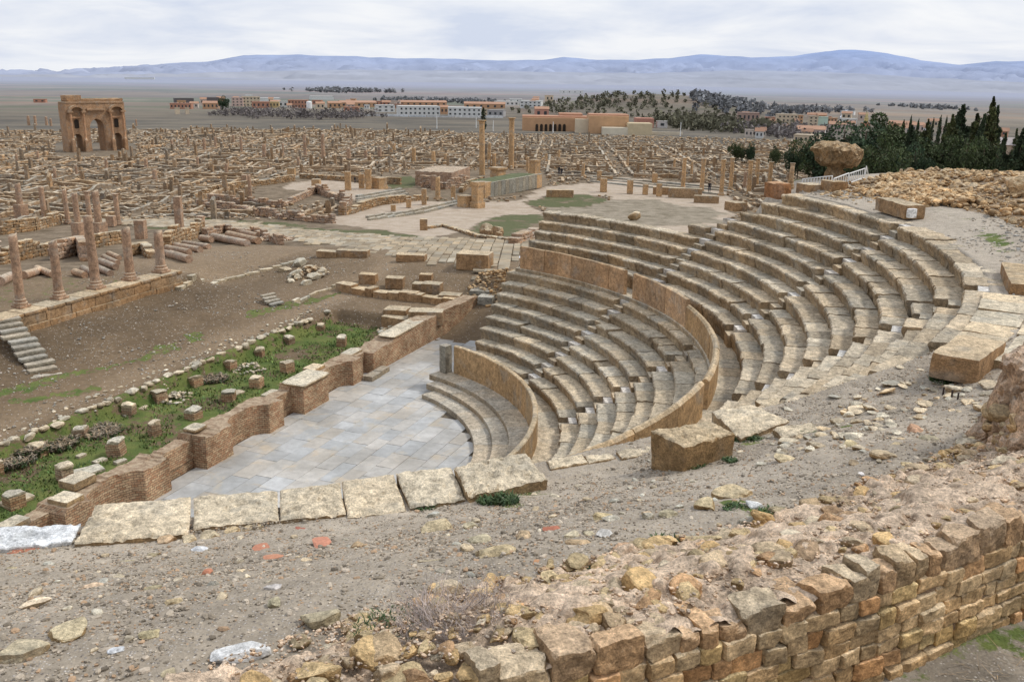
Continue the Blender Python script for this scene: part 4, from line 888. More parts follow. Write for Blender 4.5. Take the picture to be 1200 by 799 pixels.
for x, yb, yt, w, s, l in CL:
    mt = 'column' if x < 300 or x == 872 else PG
    nm = 'stone_pillar' if s == 's' else 'column'
    col_px(x, yb, yt, w, ('square pillar ' if s == 's' and 'square' not in l else 'stone column ' if s != 's' else 'stone ') + l, ST[s], mt, 'broken columns and pillars of the ruins', parts=(s != 's') and (yb - yt) > 14, name=nm, cat='pillar' if s == 's' else 'column')
# two tall columns
for (x, yb, yt, w, l, sc_) in [(565, 205, 141, 7.2, 'tall golden column with a square top block, left one of the two', 'tall'), (599, 197, 138, 7.0, 'tall golden column with a slim capital, right one of the two', 'tall')]:
    col_px(x, yb, yt, w * .95, l, sc_, PG, 'two tall columns', n=20, lean=(-.01 if x == 565 else .0, 0))
FC = [(202, 175, 164, 3.5), (221, 172, 162, 3.5), (240, 177, 162, 4), (253, 174, 160, 3), (274, 169, 158, 3), (283, 178, 160, 3.5), (310, 184, 169, 5), (332, 184, 168, 2.5), (358, 184, 158, 4.2), (379, 188, 157, 4.5), (409, 189, 174, 5), (429, 186, 176, 4), (445, 186, 172, 5), (160, 148, 140, 2.2), (34, 147, 136, 3.4), (42, 147, 136, 3.4), (55, 147, 137, 3.2), (60, 148, 139, 3), (485, 192, 173, 5), (508, 191, 177, 5.5), (573, 196, 168, 4.5), (579, 196, 180, 5), (588, 197, 183, 4), (618, 201, 184, 4), (675, 180, 173, 2), (735, 196, 184, 3), (755, 200, 186, 3), (790, 198, 186, 3), (810, 205, 190, 3), (690, 176, 170, 2), (462, 178, 168, 4), (522, 190, 180, 4), (125, 198, 186, 4), (172, 200, 186, 5), (182, 213, 199, 6), (65, 210, 197, 4), (90, 205, 193, 3.5), (232, 196, 184, 3.5), (266, 205, 192, 4), (315, 200, 190, 3.5), (20, 190, 180, 3), (45, 188, 177, 3), (350, 196, 184, 3.5), (640, 190, 180, 3), (655, 185, 176, 3)]
for x, yb, yt, w in FC:
    col_px(x, yb, yt, w, 'small broken column or pillar standing far off among the low ruined walls', 'broken', 'column' if x < 450 else PG, 'far columns among the ruined walls', parts=False, n=8)
# ------------------------------------------------------------------ the ruined town: house walls in insulae
def town_ok(x, y):
    r, th, s, t = polar(np.array([x]), np.array([y])); D = math.hypot(x, y)
    if r[0] < 47 and t[0] < 6: return False
    if s[0] < 41 and t[0] < 24.5 and s[0] > -26: return False
    X, Y = np.array([x]), np.array([y])
    for p in KEEP:
        if in_poly(X, Y, p)[0]: return False
    return True
KEEP = P_PLAZA + P_GRAVEL + G_FORUM[:3] + [poly_px([(0, 268), (120, 258), (300, 258), (440, 258), (640, 258), (640, 330), (0, 330)]), poly_px([(480, 236), (480, 200), (640, 200), (645, 230)]), poly_px([(64, 184), (64, 168), (158, 168), (158, 184)]), poly_px([(395, 262), (395, 205), (480, 205), (480, 262)]), poly_px([(300, 240), (300, 208), (400, 208), (400, 240)])]
ga = A0 + .32
cand = []
ci = np.array([cos(ga), sin(ga)]); cj = np.array([-sin(ga), cos(ga)])
for i in range(-30, 30):
    for j in range(-30, 30):
        o = np.array([0., 110.]) + ci * i * 15.5 + cj * j * 15.5
        D = np.hypot(*o); az = math.degrees(math.atan2(o[0], o[1]))
        if D < 48 or D > 335 - 60 * max(0, min(1, (az + 8) / 14)) or abs(az) > 46: continue
        W = 12.4
        def seg(u0, v0, u1, v1, h): cand.append((o + ci * u0 + cj * v0, o + ci * u1 + cj * v1, h))
        hh = rng.uniform(.3, .72)
        for (a_, b_) in [((0, 0), (W, 0)), ((W, 0), (W, W)), ((W, W), (0, W)), ((0, W), (0, 0))]:
            seg(*a_, *b_, hh)
        for k in range(rng.integers(2, 4)):
            u = rng.uniform(2, W - 2); v0 = 0 if rng.random() < .6 else rng.uniform(0, W / 2); v1 = rng.uniform(v0 + 3, W)
            seg(u, v0, u, min(W, v1), hh * rng.uniform(.6, 1.2))
            v = rng.uniform(2, W - 2); u0 = 0 if rng.random() < .6 else rng.uniform(0, W / 2); seg(u0, v, min(W, rng.uniform(u0 + 3, W)), v, hh * rng.uniform(.6, 1.2))
        for k in range(rng.integers(2, 8)):
            u, v = rng.uniform(0, W, 2); seg(u, v, u + .55, v, rng.uniform(.9, 2.5))
def rough_wall(acc, A, B, h, w, step, tn):
    d = B - A; L = np.hypot(*d); d = d / max(L, .01); nn = np.array([-d[1], d[0]]); k = max(2, int(L / step) + 1)
    u = np.linspace(0, L, k); c = A + d * u[:, None]; z = Zf(c[:, 0], c[:, 1]); P3 = np.stack([c[:, 0], c[:, 1], 0 * z], 1)
    top = h * np.clip(.75 + .45 * np.round(2.2 * vnoise(P3 * .33, 3)) / 2.2 + .16 * vnoise(P3 * 1.7, 4), .12, 1.4)
    ww = w / 2 * (1 + .25 * vnoise(P3 * 1.3, 5)); off = .06 * vnoise(P3 * .8, 6)
    ring = []
    for sgn, lv in ((-1, 0), (-1, .55), (-.92, 1), (0, 1.04), (.92, 1), (1, .55), (1, 0)):
        q = c + nn * ((ww * sgn + off)[:, None]); ring.append(np.stack([q[:, 0], q[:, 1], z - .25 + (top + .25) * lv], 1))
    V = np.stack(ring, 1).reshape(-1, 3); V = V + .05 * np.stack([vnoise(V * 2.5, q) for q in (1, 2, 3)], 1); m = 7
    Q = grid_faces(k, m); T = np.array([(0, 1, 6), (1, 5, 6), (1, 2, 5), (2, 4, 5), (2, 3, 4)]); T = np.concatenate([T, T[:, ::-1] + (k - 1) * m])
    acc.add(V, Q, None, tn * np.clip(1 + .16 * rng.normal(size=(len(Q), 1)), .7, 1.4)); acc.n -= len(V); acc.V.pop(); acc.UV.pop(); acc.add(V, None, T, tn)
walls = [(A_, B_, h) for A_, B_, h in cand if town_ok(*((A_ + B_) / 2)) and town_ok(*A_) and town_ok(*B_)]
walls.sort(key=lambda w: np.hypot(*((w[0] + w[1]) / 2)) / (.3 + min(4, np.hypot(*(w[1] - w[0])))) )
M['townstone'] = mat_stone('town_wall_rubble', (.30, .205, .125), (.47, .38, .27), .32, .25, 1.)
far_acc = Acc(); cnt = 0
for A_, B_, h in walls:
    tn = tint1(.72, 1.15, .10)
    if cnt < 290 and np.hypot(*(B_ - A_)) > 1.5:
        a = Acc(); rough_wall(a, A_, B_, h, .5, .5, tn)
        tag(a.build('ruined_house_wall', M['townstone']), 'low ragged brown wall of a ruined Roman house, one among many', 'wall', 'low ruined house walls of the buried town'); cnt += 1
    else: rough_wall(far_acc, A_, B_, h, .5, 1.2, tn)
far_acc.build('far_ruined_walls', M['townstone']); o = bpy.data.objects['far_ruined_walls']; tag(o, 'dense field of far low ruined walls stretching away to the plain', 'ruins', kind='stuff')
# loose stones spread through the town
a = Acc(); n = 0
tv, tq = rock((1, 1, 1), 2, 4, .1, 3)
while n < 30000:
    D = 46 + 275 * rng.random() ** .75; az = R(rng.uniform(-38, 38)); x, y = D * sin(az), D * cos(az)
    if not town_ok(x, y): n += .2; continue
    sz = rng.uniform(.2, .5) * (.7 + D / 300); hgt = rng.uniform(.3, .9) if rng.random() < .93 else 2.0
    cz, sz_ = cos(x * 7), sin(x * 7)
    v = tv * [sz * rng.uniform(.7, 1.6), sz, sz * hgt]; v = np.stack([v[:, 0] * cz - v[:, 1] * sz_, v[:, 0] * sz_ + v[:, 1] * cz, v[:, 2]], 1) + [x, y, 0]
    a.add(v, tq, None, tint1(.6, 1.45, .12)); n += 1
Vs = a.V; cx_ = np.array([v[:, :2].mean(0) for v in Vs]); zz = Zf(cx_[:, 0], cx_[:, 1])
for v, z_ in zip(Vs, zz): v[:, 2] += z_ + .12
tag(a.build('scattered_rubble', M['townstone']), 'countless fallen stones strewn between the ruined walls', 'rubble', kind='stuff')
# ------------------------------------------------------------------ triumphal arch
def arch():
    P = at(113, 176.5); m = px_per_m(P); L = at(86, 178.5); Rr_ = at(150, 172); W = 68 / m; H = ztop(P, 112) - P[2]; T_ = W * .27
    ang = R(46)
    root = empty('triumphal_arch', P, 'big ruined Roman triumphal arch with a tall central gate and two low side gates', 'arch')
    ca = lambda v: place(v, P, ang)
    # facade with three openings, as cells between x breaks
    gates = [(-.335, .072, .32), (0., .115, .58), (.335, .072, .32)]   # centre, half width, springing+radius top (of W, of H)
    a = Acc(); nx, nz = 110, 90; xs = np.linspace(-.5, .5, nx + 1); zs = np.linspace(0, .86, nz + 1)
    def hole(u, v):
        for c, hw, tp in gates:
            rad = hw * W / H; sp = tp - rad
            if abs(u - c) < hw and (v < sp or ((u - c) / hw) ** 2 + ((v - sp) / rad) ** 2 < 1): return True
        return False
    cell = np.array([[hole((xs[i] + xs[i + 1]) / 2, (zs[j] + zs[j + 1]) / 2) for j in range(nz)] for i in range(nx)])
    X, Z = np.meshgrid(xs * W, zs * H, indexing='ij'); nv = (nx + 1) * (nz + 1)
    F_ = np.stack([X.ravel(), np.full(nv, -T_ / 2), Z.ravel()], 1); Bk = F_ * [1, -1, 1]; V = np.concatenate([F_, Bk]); Q = []
    idx = lambda i, j, b=0: i * (nz + 1) + j + b * nv
    for i in range(nx):
        for j in range(nz):
            if cell[i, j]: continue
            Q.append((idx(i, j), idx(i + 1, j), idx(i + 1, j + 1), idx(i, j + 1))); Q.append((idx(i, j, 1), idx(i, j + 1, 1), idx(i + 1, j + 1, 1), idx(i + 1, j, 1)))
            for di, dj, e in ((-1, 0, ((i, j), (i, j + 1))), (1, 0, ((i + 1, j + 1), (i + 1, j))), (0, 1, ((i, j + 1), (i + 1, j + 1))), (0, -1, ((i + 1, j), (i, j)))):
                ii, jj = i + di, j + dj
                if ii < 0 or ii >= nx or jj < 0 or jj >= nz or cell[ii, jj]:
                    (p1, p2) = e; Q.append((idx(*p1), idx(*p2), idx(*p2, 1), idx(*p1, 1)))
    V = disp3(V, .09, .7, 3, 2); a.add(ca(V), np.array(Q)); a.build('wall', M['arch'], root)
    def bx(nm, x, y, z, sx, sy, sz, rough=.05, mat='arch', n=(6, 4, 4), par=None):
        a = Acc(); v, q = block((sx, sy, sz), n, rough, 1.5, .06, seed=x); a.add(ca(v + [x, y, z]), q, None, tint1(.95, 1.1)); return a.build(nm, M[mat], par or root)
    yf = -T_ / 2
    bx('entablature', .0, 0, H * .86, W * 1.02, T_ * 1.1, H * .035, n=(30, 8, 2)); bx('attic', W * .02, 0, H * .895, W * .96, T_ * .9, H * .05, .12, n=(30, 8, 3)); bx('attic_block', -W * .33, 0, H * .945, W * .26, T_ * .8, H * .06, .1, n=(10, 6, 3))
    for cx_, (c, hw, tp) in zip((-.335, .335), (gates[0], gates[2])):
        # aedicule niche, columns either side, curved pediment
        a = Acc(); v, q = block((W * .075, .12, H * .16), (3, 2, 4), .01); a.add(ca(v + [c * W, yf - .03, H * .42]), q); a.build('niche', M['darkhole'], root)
        for sx in (-.105, .105):
            px_ = (c + sx) * W; bx('pedestal', px_, yf - .75, 0, W * .055, 1.0, H * .20, n=(4, 4, 4))
            a = Acc(); pr = [(W * .020, H * .20), (W * .019, H * .4), (W * .017, H * .66), (W * .026, H * .70)]; pr = [(W * .027, H * .20), (W * .027, H * .22)] + [(W * (.0205 - .004 * i / 6), H * (.22 + .44 * i / 6)) for i in range(7)] + [(W * .027, H * .70), (.01, H * .70)]
            v, q = lathe(pr, 10, .02); a.add(ca(v + [px_, yf - .8, 0]), q); a.build('column', M['arch_col'], root, smooth=True)
            bx('impost', px_, yf - .5, H * .70, W * .075, 1.5, H * .035, n=(4, 4, 2))
        a = Acc(); k = 12; Vp = []
        for y0 in (yf - 1.1, yf + .1):
            for i in range(k + 1): t = pi * i / k; Vp.append((c * W - cos(t) * W * .13, y0, H * .735 + sin(t) * H * .10))
            for i in range(k + 1): t = pi * i / k; Vp.append((c * W - cos(t) * W * .095, y0, H * .735 + sin(t) * H * .065))
        K = k + 1; Qp = []
        for i in range(k): Qp += [(i, i + 1, K + i + 1, K + i), (2 * K + i + 1, 2 * K + i, 3 * K + i, 3 * K + i + 1), (i + 1, i, 2 * K + i, 2 * K + i + 1), (K + i, K + i + 1, 3 * K + i + 1, 3 * K + i)]
        a.add(ca(np.array(Vp)), np.array(Qp)); a.build('curved_pediment', M['arch'], root)
        a = Acc(); v, q = block((W * .17, .5, H * .03), (6, 3, 1), .03, 2); a.add(ca(v + [c * W, yf - .2, H * .60]), q); a.build('niche_lintel', M['arch_col'], root)
    bx('cornice', 0, yf - .2, H * .735, W * .32, .6, H * .035, n=(12, 3, 2)); 
M['arch'] = mat_stone('arch_sandstone', (.35, .215, .125), (.42, .31, .20), .5, .3, 1.)
M['arch_col'] = mat_stone('arch_column_stone', (.44, .25, .14), (.48, .34, .22), .2, .2, .5)
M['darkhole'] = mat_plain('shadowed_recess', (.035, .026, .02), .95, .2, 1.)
arch()
# ------------------------------------------------------------------ modern town, fort, trees
HOUSE_GROUP = 'houses of the modern town on the plain'
def house(x0, x1, yt, yb, col, lab, win=(0, 0), roofc=None, depth=None, cat='building', name='town_house', group=None, rz=None, door=False, Dfix=None):
    p = at((x0 + x1) / 2, yb)
    if Dfix:
        p = ray((x0 + x1) / 2, yb); p = p / np.hypot(p[0], p[1]) * Dfix; p[2] = Zh(p[0], p[1])[0]
    m = px_per_m(p); w = (x1 - x0) / m; h = max(2.2, ztop(p, yt) - p[2]); d = depth or min(w * .7, 14); az = math.atan2(p[1], p[0]) - pi / 2 + (rng.uniform(-.25, .25) if rz is None else rz)
    root = empty(name, p, lab, cat, group)
    a = Acc(); v, q = boxgrid(2, 2, 2); a.add(place(v * [w / 2, d / 2, h / 2 + .5] + [0, d / 2, h / 2 - .5], p, az), q, None, col); a.build('wall', M['house'], root)
    a = Acc(); v, q = boxgrid(1, 1, 1)
    if roofc is not None:
        v = v.copy(); v = v * [w / 2 + .3, d / 2 + .3, .6] + [0, d / 2, h + .6]; top = v[:, 2] > h + .6; v[top, 1] = d / 2 + (v[top, 1] - d / 2) * .1; a.add(place(v, p, az), q, None, roofc); a.build('roof', M['house'], root)
    else: a.add(place(v * [w / 2 + .15, d / 2 + .15, .15] + [0, d / 2, h + .15], p, az), q, None, np.array(col) * .8); a.build('roof', M['house'], root)
    nc, nr_ = win
    for i in range(nc):
        for j in range(nr_):
            a = Acc(); ww, wh = min(1.5, w / nc * .4), h / nr_ * .42; v, q = boxgrid(1, 1, 1)
            a.add(place(v * [ww / 2, .06, wh / 2] + [(i + .5) / nc * w - w / 2, -.02, (j + .55) / nr_ * h], p, az), q, None, (1, 1, 1)); f = a.build('window', M['glassdark'], root)
    return root
WH, CR, OR, RD, GR = (.62, .62, .60), (.55, .45, .33), (.50, .30, .18), (.42, .22, .15), (.35, .34, .34); TL = (.42, .25, .17)
HS = [(468, 516, 125.5, 135.5, WH, 'long white two storey block with a regular grid of windows', (9, 2), None), (525, 564, 127, 136.5, WH, 'second white block with grid windows, right of an orange gap', (7, 2), None), (516, 525, 126, 134, OR, 'small orange house squeezed between two white blocks', (2, 1), TL), (442, 463, 124, 131.5, WH, 'white house left of the long white block', (3, 2), None), (564, 571, 128, 135.5, CR, 'narrow cream house ending the row of white blocks', (2, 2), None), (571, 590, 130, 137, GR, 'dark grey shed right of the white blocks', (3, 1), None),
      (468, 524, 120, 124.5, OR, 'row of orange roofed houses rising behind the long white block', (8, 1), TL), (400, 442, 120.5, 126, OR, 'low orange row of houses left of the white blocks', (7, 1), TL), (385, 400, 121, 127, OR, 'orange house at the left end of the orange row', (3, 1), TL), (544, 592, 122, 128, OR, 'orange houses behind the second white block', (6, 1), TL), (582, 608, 119.5, 124, WH, 'far white block above the orange roofs', (5, 1), None), (597, 612, 116.5, 121, WH, 'farthest pale block, highest of the white cluster', (4, 1), None), (609, 634, 119, 126, WH, 'white block left of the wooded hill', (5, 2), None),
      (272, 285, 115, 125, (.58, .42, .36), 'pink tower like house beside a dark tree', (3, 3), None), (285, 305, 114, 125, CR, 'cream apartment house right of the pink one', (5, 3), None), (300, 328, 115.5, 119.5, WH, 'long flat white roofed shed behind the cream house', (0, 0), None), (316, 327, 120, 126.5, (.55, .42, .22), 'yellow house under the white shed', (3, 1), None), (327, 337, 119.5, 126, WH, 'small bright white house', (2, 1), None), (338, 360, 118, 127, RD, 'brick red block of houses left of a white tank', (6, 2), None), (365, 391, 113.5, 116.5, WH, 'long white shed far behind on the left', (0, 0), None), (206, 227, 116, 121, (.12, .11, .11), 'long dark flat roofed hall at the far left', (0, 0), None), (237, 257, 115, 120.5, (.14, .12, .12), 'second dark flat roofed hall', (0, 0), None), (200, 224, 122, 128, RD, 'low reddish houses below the dark hall', (6, 1), None), (238, 256, 121, 128, OR, 'low orange house below the second dark hall', (4, 1), TL), (296, 316, 120, 127, RD, 'brick house below the cream apartment house', (4, 1), None), (403, 420, 126, 131, RD, 'reddish low house near the bare trees', (3, 1), None), (206, 211, 127, 134, CR, 'lone cream gate tower, left one of two', (0, 0), None), (218, 222, 127, 134, CR, 'lone cream gate tower, right one of two', (0, 0), None), (40, 53, 117, 120.5, RD, 'tiny far farmhouse left of the arch', (2, 1), None), (147, 180, 91, 93, WH, 'distant white factory building at the foot of the mountains', (0, 0), None),
      (911, 934, 135, 148, CR, 'cream block with an orange wing at the left of the far town', (5, 3), None), (925, 940, 136, 148, OR, 'orange wing beside the cream block', (4, 3), None), (947, 957.5, 137, 151, CR, 'tall cream and green striped block', (2, 4), None), (957.5, 969, 138, 151, (.47, .60, .52), 'pale green apartment block', (0, 0), None), (969, 980, 139, 148, OR, 'orange house right of the green block', (3, 2), None), (986, 1003, 140, 151, WH, 'white house with many windows left of the minaret', (4, 2), None), (972, 990, 146, 154, (.5, .4, .36), 'pinkish houses in front of the white one', (4, 1), TL), (930, 958, 160, 168, CR, 'long cream building lowest of the far town', (5, 1), None), (935, 965, 152, 160, (.48, .38, .33), 'pale houses above the long cream building', (6, 1), TL), (1040, 1062, 145, 153, OR, 'pink and orange houses seen over the cypresses, left', (4, 1), TL), (1064, 1082, 147, 155, (.52, .42, .36), 'pale houses seen between the conifers', (4, 1), TL), (865, 889, 133, 143, (.36, .25, .21), 'dull red row left of the cream block', (5, 1), None), (1165, 1178, 154, 165, RD, 'reddish house behind the conifers on the right', (2, 2), TL), (1087, 1099, 142, 149, CR, 'pale house between the tallest conifers', (2, 1), TL), (985, 1000, 131, 135, WH, 'far white house beside the straight road', (2, 1), None), (936, 945, 124, 127, WH, 'white hall in the far tree belt', (0, 0), None), (950, 962, 124.5, 127.5, WH, 'second white hall in the far tree belt', (0, 0), None), (657, 684, 106.5, 110, WH, 'far white houses on the plain behind the wooded hill', (4, 1), None)]
for x0, x1, yt, yb, c, l, w, rf in HS: house(x0, x1, yt, yb, c, l, w, rf, group=HOUSE_GROUP)
for (xa, xb, ya, yb_, nn_) in [(395, 470, 122, 128, 12), (200, 395, 118, 130, 14), (862, 1008, 138, 164, 26), (1035, 1110, 148, 158, 8), (596, 640, 119, 127, 5)]:
    for _ in range(nn_):
        x = rng.uniform(xa, xb); y = rng.uniform(ya, yb_); wd = rng.uniform(5, 12); ht = rng.uniform(3.5, 7); cl = [WH, CR, OR, RD, (.50, .40, .34), (.55, .48, .42)][rng.integers(0, 6)]
        house(x, x + wd, y - ht, y, cl, 'small plain house standing in the crowd of the far modern town', (2, 1), TL if rng.random() < .5 else None, group='small houses in the crowd of the modern town')
h_ = house(1155, 1188, 170, 206, (.42, .33, .25), 'tan house with two white edged roofs behind the conifers at the right', (3, 1), (.45, .40, .38), name='town_house', Dfix=190); 
# fort with an arcade
def fort():
    p = at(700, 155); root = empty('walled_fort', p, 'long orange fort like building with a dark arcade and cream entrance walls', 'fort')
    for (x0, x1, yt, yb, c, dp) in [(612, 690, 138.5, 154, (.50, .30, .17), 9), (674, 690, 140, 156, (.62, .52, .38), 3), (690, 736, 136.5, 157, (.52, .32, .18), 12), (736, 764, 145, 158.5, (.56, .46, .30), 8), (706, 742, 150, 158, (.62, .56, .44), 5), (745, 766, 139, 150, (.45, .22, .16), 8), (764, 800, 155, 158.5, (.58, .50, .38), 1)]:
        q = at((x0 + x1) / 2, yb); m = px_per_m(q); w = (x1 - x0) / m; h = ztop(q, yt) - q[2]; v, qq = boxgrid(1, 1, 1); a = Acc(); a.add(place(v * [w / 2, dp / 2, h / 2 + .3] + [0, dp / 2, h / 2 - .3], q, 0), qq, None, c); a.build('wall', M['house'], root)
    for i in range(9):
        x = 629 + i * 5.35; q = at(x, 154.2); m = px_per_m(q); w = 3.4 / m; h = 8.5 / m; k = 6
        pts = [(-w / 2, 0), (w / 2, 0)] + [(cos(pi * j / k) * w / 2, h - w / 2 + sin(pi * j / k) * w / 2) for j in range(k + 1)]
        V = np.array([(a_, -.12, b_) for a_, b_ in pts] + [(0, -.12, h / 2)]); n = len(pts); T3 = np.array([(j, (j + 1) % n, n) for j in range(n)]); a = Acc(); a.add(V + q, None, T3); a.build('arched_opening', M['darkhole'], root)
    for i in range(6):
        q = at(690 + i * 3.2, 155.5); m = px_per_m(q); v, qq = boxgrid(1, 1, 1); a = Acc(); a.add(v * [.9 / m, .1, 1.3 / m] + q + [0, -.1, 1.5 / m], qq); a.build('window', M['glassdark'], root)
    for (x0, x1, yt, yb, yq) in [(612, 690, 136.5, 138.4, 153.7), (690, 736, 134.5, 136.4, 156.6), (655, 682, 133.5, 136.4, 153.2)]:
        q = at((x0 + x1) / 2, yq); m = px_per_m(q); zt, zb = ztop(q, yt), ztop(q, yb); v, qq = boxgrid(1, 1, 1); v = v * [(x1 - x0) / m / 2, 5, (zt - zb) / 2] + [0, 5, 0]; a = Acc(); a.add(v + [q[0], q[1], (zt + zb) / 2], qq, None, (.45, .25, .16)); a.build('roof', M['house'], root)
fort()
house(627, 643, 128, 139, (.48, .25, .19), 'small brick red house left of the fort', (2, 1), TL)
house(770, 782, 143, 150, (.62, .60, .58), 'white hut at the right end of the fort', (1, 1), None)
def minaret():
    p = at(1014, 150); m = px_per_m(p); root = empty('minaret', p, 'yellow stepped minaret rising from an orange roofed mosque', 'minaret')
    for nm, w, z0, z1, c in [('base', 9.5, -1, 7, (.48, .24, .16)), ('tower', 4.2, 7, 13, (.55, .45, .20)), ('gallery', 5.0, 13, 13.8, (.58, .50, .28)), ('upper_tower', 2.8, 13.8, 18, (.55, .46, .22)), ('lantern', 1.5, 18, 21, (.58, .50, .30))]:
        v, q = boxgrid(1, 1, 1); a = Acc(); k = .85 / m; a.add(v * [w * k / 2, w * k / 2, (z1 - z0) * k / 2] + p + [0, 0, (z1 + z0) * k / 2], q, None, c); a.build(nm, M['house'], root)
minaret()
def tank():
    p = at(362.5, 127.5); m = px_per_m(p); r = 3.3 / m; h = ztop(p, 120) - p[2]; v, q = lathe([(r, 0), (r, h), (r * .7, h + .5), (.01, h + .6)], 14, 0); a = Acc(); a.add(v + p, q, None, (.75, .75, .75)); tag(a.build('storage_tank', M['house'], smooth=False), 'round white storage tank among the far houses', 'tank')
tank()
for i, (x, yt, yb) in enumerate([(512, 133, 151), (578, 141, 154), (648, 143, 156), (558, 137, 150), (797, 144, 160), (912, 148, 161)]):
    p = at(x, yb); a = Acc(); v, q = lathe([(.16, 0), (.10, ztop(p, yt) - p[2]), (.01, ztop(p, yt) - p[2])], 6, 0); a.add(v + p, q); tag(a.build('lamp_post', M['white_metal']), ['thin pale post in the field before the long white block', 'thin post left of the tall columns', 'thin post before the fort arcade', 'thin post before the second white block', 'pale post right of the fort', 'thin post before the cream block of the far town'][i], 'post')
wall_line('long low white boundary wall across the field before the white blocks', poly_px([(420, 136), (500, 137.5), (590, 138.5)]), .4, 1.0, 'marble', 'boundary_wall', 'wall', (12, 16), n=(2, 1, 1))
# trees
def leaf_crown(rad_fn, n, size, seed, tn=(.6, 1.5), squash=1.):
    r_ = np.random.default_rng(seed); a = Acc(); V = []; C = []
    ctr, nr_ = rad_fn(r_, n)
    k = len(ctr); d1 = r_.normal(size=(k, 3)); d1 /= np.linalg.norm(d1, axis=1)[:, None]; d2 = np.cross(d1, r_.normal(size=(k, 3))); d2 /= np.linalg.norm(d2, axis=1)[:, None]
    s = size * r_.uniform(.6, 1.4, (k, 1)); V = np.stack([ctr + d1 * s, ctr + d2 * s, ctr - d1 * s * .9, ctr - d2 * s * .7], 1).reshape(-1, 3); V = V * [1, 1, squash] if False else V
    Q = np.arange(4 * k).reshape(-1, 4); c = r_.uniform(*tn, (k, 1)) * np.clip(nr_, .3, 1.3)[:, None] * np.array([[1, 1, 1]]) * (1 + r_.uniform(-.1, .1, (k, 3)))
    a.add(V, Q, None, c); return a
def conifer_pts(h, w, kind):
    def f(r_, n):
        if kind == 'round':
            k = 26; cs = r_.normal(size=(k, 3)) * [w * .27, w * .27, h * .17] + [0, 0, h * .58]; rs = r_.uniform(.14, .26, k) * w
            i = r_.integers(0, k, n); d = r_.normal(size=(n, 3)); d /= np.linalg.norm(d, axis=1)[:, None]; P = cs[i] + d * (rs[i] * r_.uniform(.55, 1.05, n) ** .5)[:, None] * [1, 1, .8]
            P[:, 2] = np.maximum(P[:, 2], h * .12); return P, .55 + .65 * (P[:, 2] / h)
        k = 46 if kind == 'fir' else 60; bz = np.linspace(.08, .99, k); th = r_.uniform(0, 2 * pi, k)
        pr = (1 - bz) ** .75 * (.75 + .5 * r_.random(k)) if kind == 'fir' else np.minimum(1, (bz + .05) * 3) * (1 - bz) ** .45 * (.8 + .3 * r_.random(k))
        i = r_.integers(0, k, n); u = r_.random(n) ** .7; R_ = pr[i] * w / 2 * u; a_ = th[i] + r_.normal(size=n) * (.34 if kind == 'fir' else .7)
        z = bz[i] * h - (R_ * .18 if kind == 'fir' else 0) + r_.normal(size=n) * h * .018
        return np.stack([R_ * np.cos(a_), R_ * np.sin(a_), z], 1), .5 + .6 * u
    return f
def make_tree(name, lab, h, w, kind, n, size, seed, group, mat='conifer', cat='tree'):
    root = empty(name, (0, 0, 0), lab, cat, group)
    a = leaf_crown(conifer_pts(h, w, kind), n, size, seed); gt = np.array([(1., 1., 1.), (1.5, 1.2, .85), (.85, 1.0, 1.0), (1.2, 1.15, .9)])[int(seed) % 4]; a.CQ = [c * gt for c in a.CQ]; a.build('crown', M[mat], root, origin=(0, 0, 0))
    v, q = lathe([(h * .022, -.5), (h * .018, h * .3), (h * .008, h * .85), (.01, h * .88)], 7, .03); b = Acc(); b.add(v, q)
    for k in range(7):
        an = k * 2.4; z = h * (.25 + .08 * k); v, q = lathe([(h * .007, 0), (h * .002, w * .38), (.005, w * .4)], 5, .01); b.add(place(v, (0, 0, z), an, 0, 1.1) if False else v @ rotm(0, 1.1, an).T + [0, 0, z], q)
    b.build('trunk', M['bark'], root, origin=(0, 0, 0)); return root
protos = {}
def tree_px(kind, px, yt, wpx, D, lab, group=None):
    az = math.atan2(px - 600, F); d = ray(px, 200); g = d[:2] / np.hypot(*d[:2]); p = np.array([*(g * D), 0]); p[2] = Zh(p[0], p[1])[0]; m = px_per_m(p); h = (ztop(p, yt) - p[2]) * {'fir': 1.12, 'cyp': 1.05, 'round': 1.12}[kind]; w = wpx / m
    key = kind + str(rnd.randint(0, 2))
    if key not in protos:
        protos[key] = make_tree({'fir': 'conifer_tree', 'cyp': 'cypress_tree', 'round': 'pine_tree'}[kind], '', 10, {'fir': 5, 'cyp': 2.2, 'round': 8}[kind], kind, 9000 if kind != 'cyp' else 3500, .16 if kind != 'cyp' else .12, hash(key) % 1 + len(protos) * 7 + 3, None); t = protos[key]
    else: t = copy_tree(protos[key], (0, 0, 0))
    t.location = p; t.rotation_euler = (0, 0, rnd.uniform(0, 6)); s = h / 10; t.scale = (w * {'fir': 2.0, 'cyp': 1.25, 'round': 1.5}[kind] / {'fir': 5, 'cyp': 2.2, 'round': 8}[kind],) * 2 + (s,)
    tag(t, lab, 'tree', group)
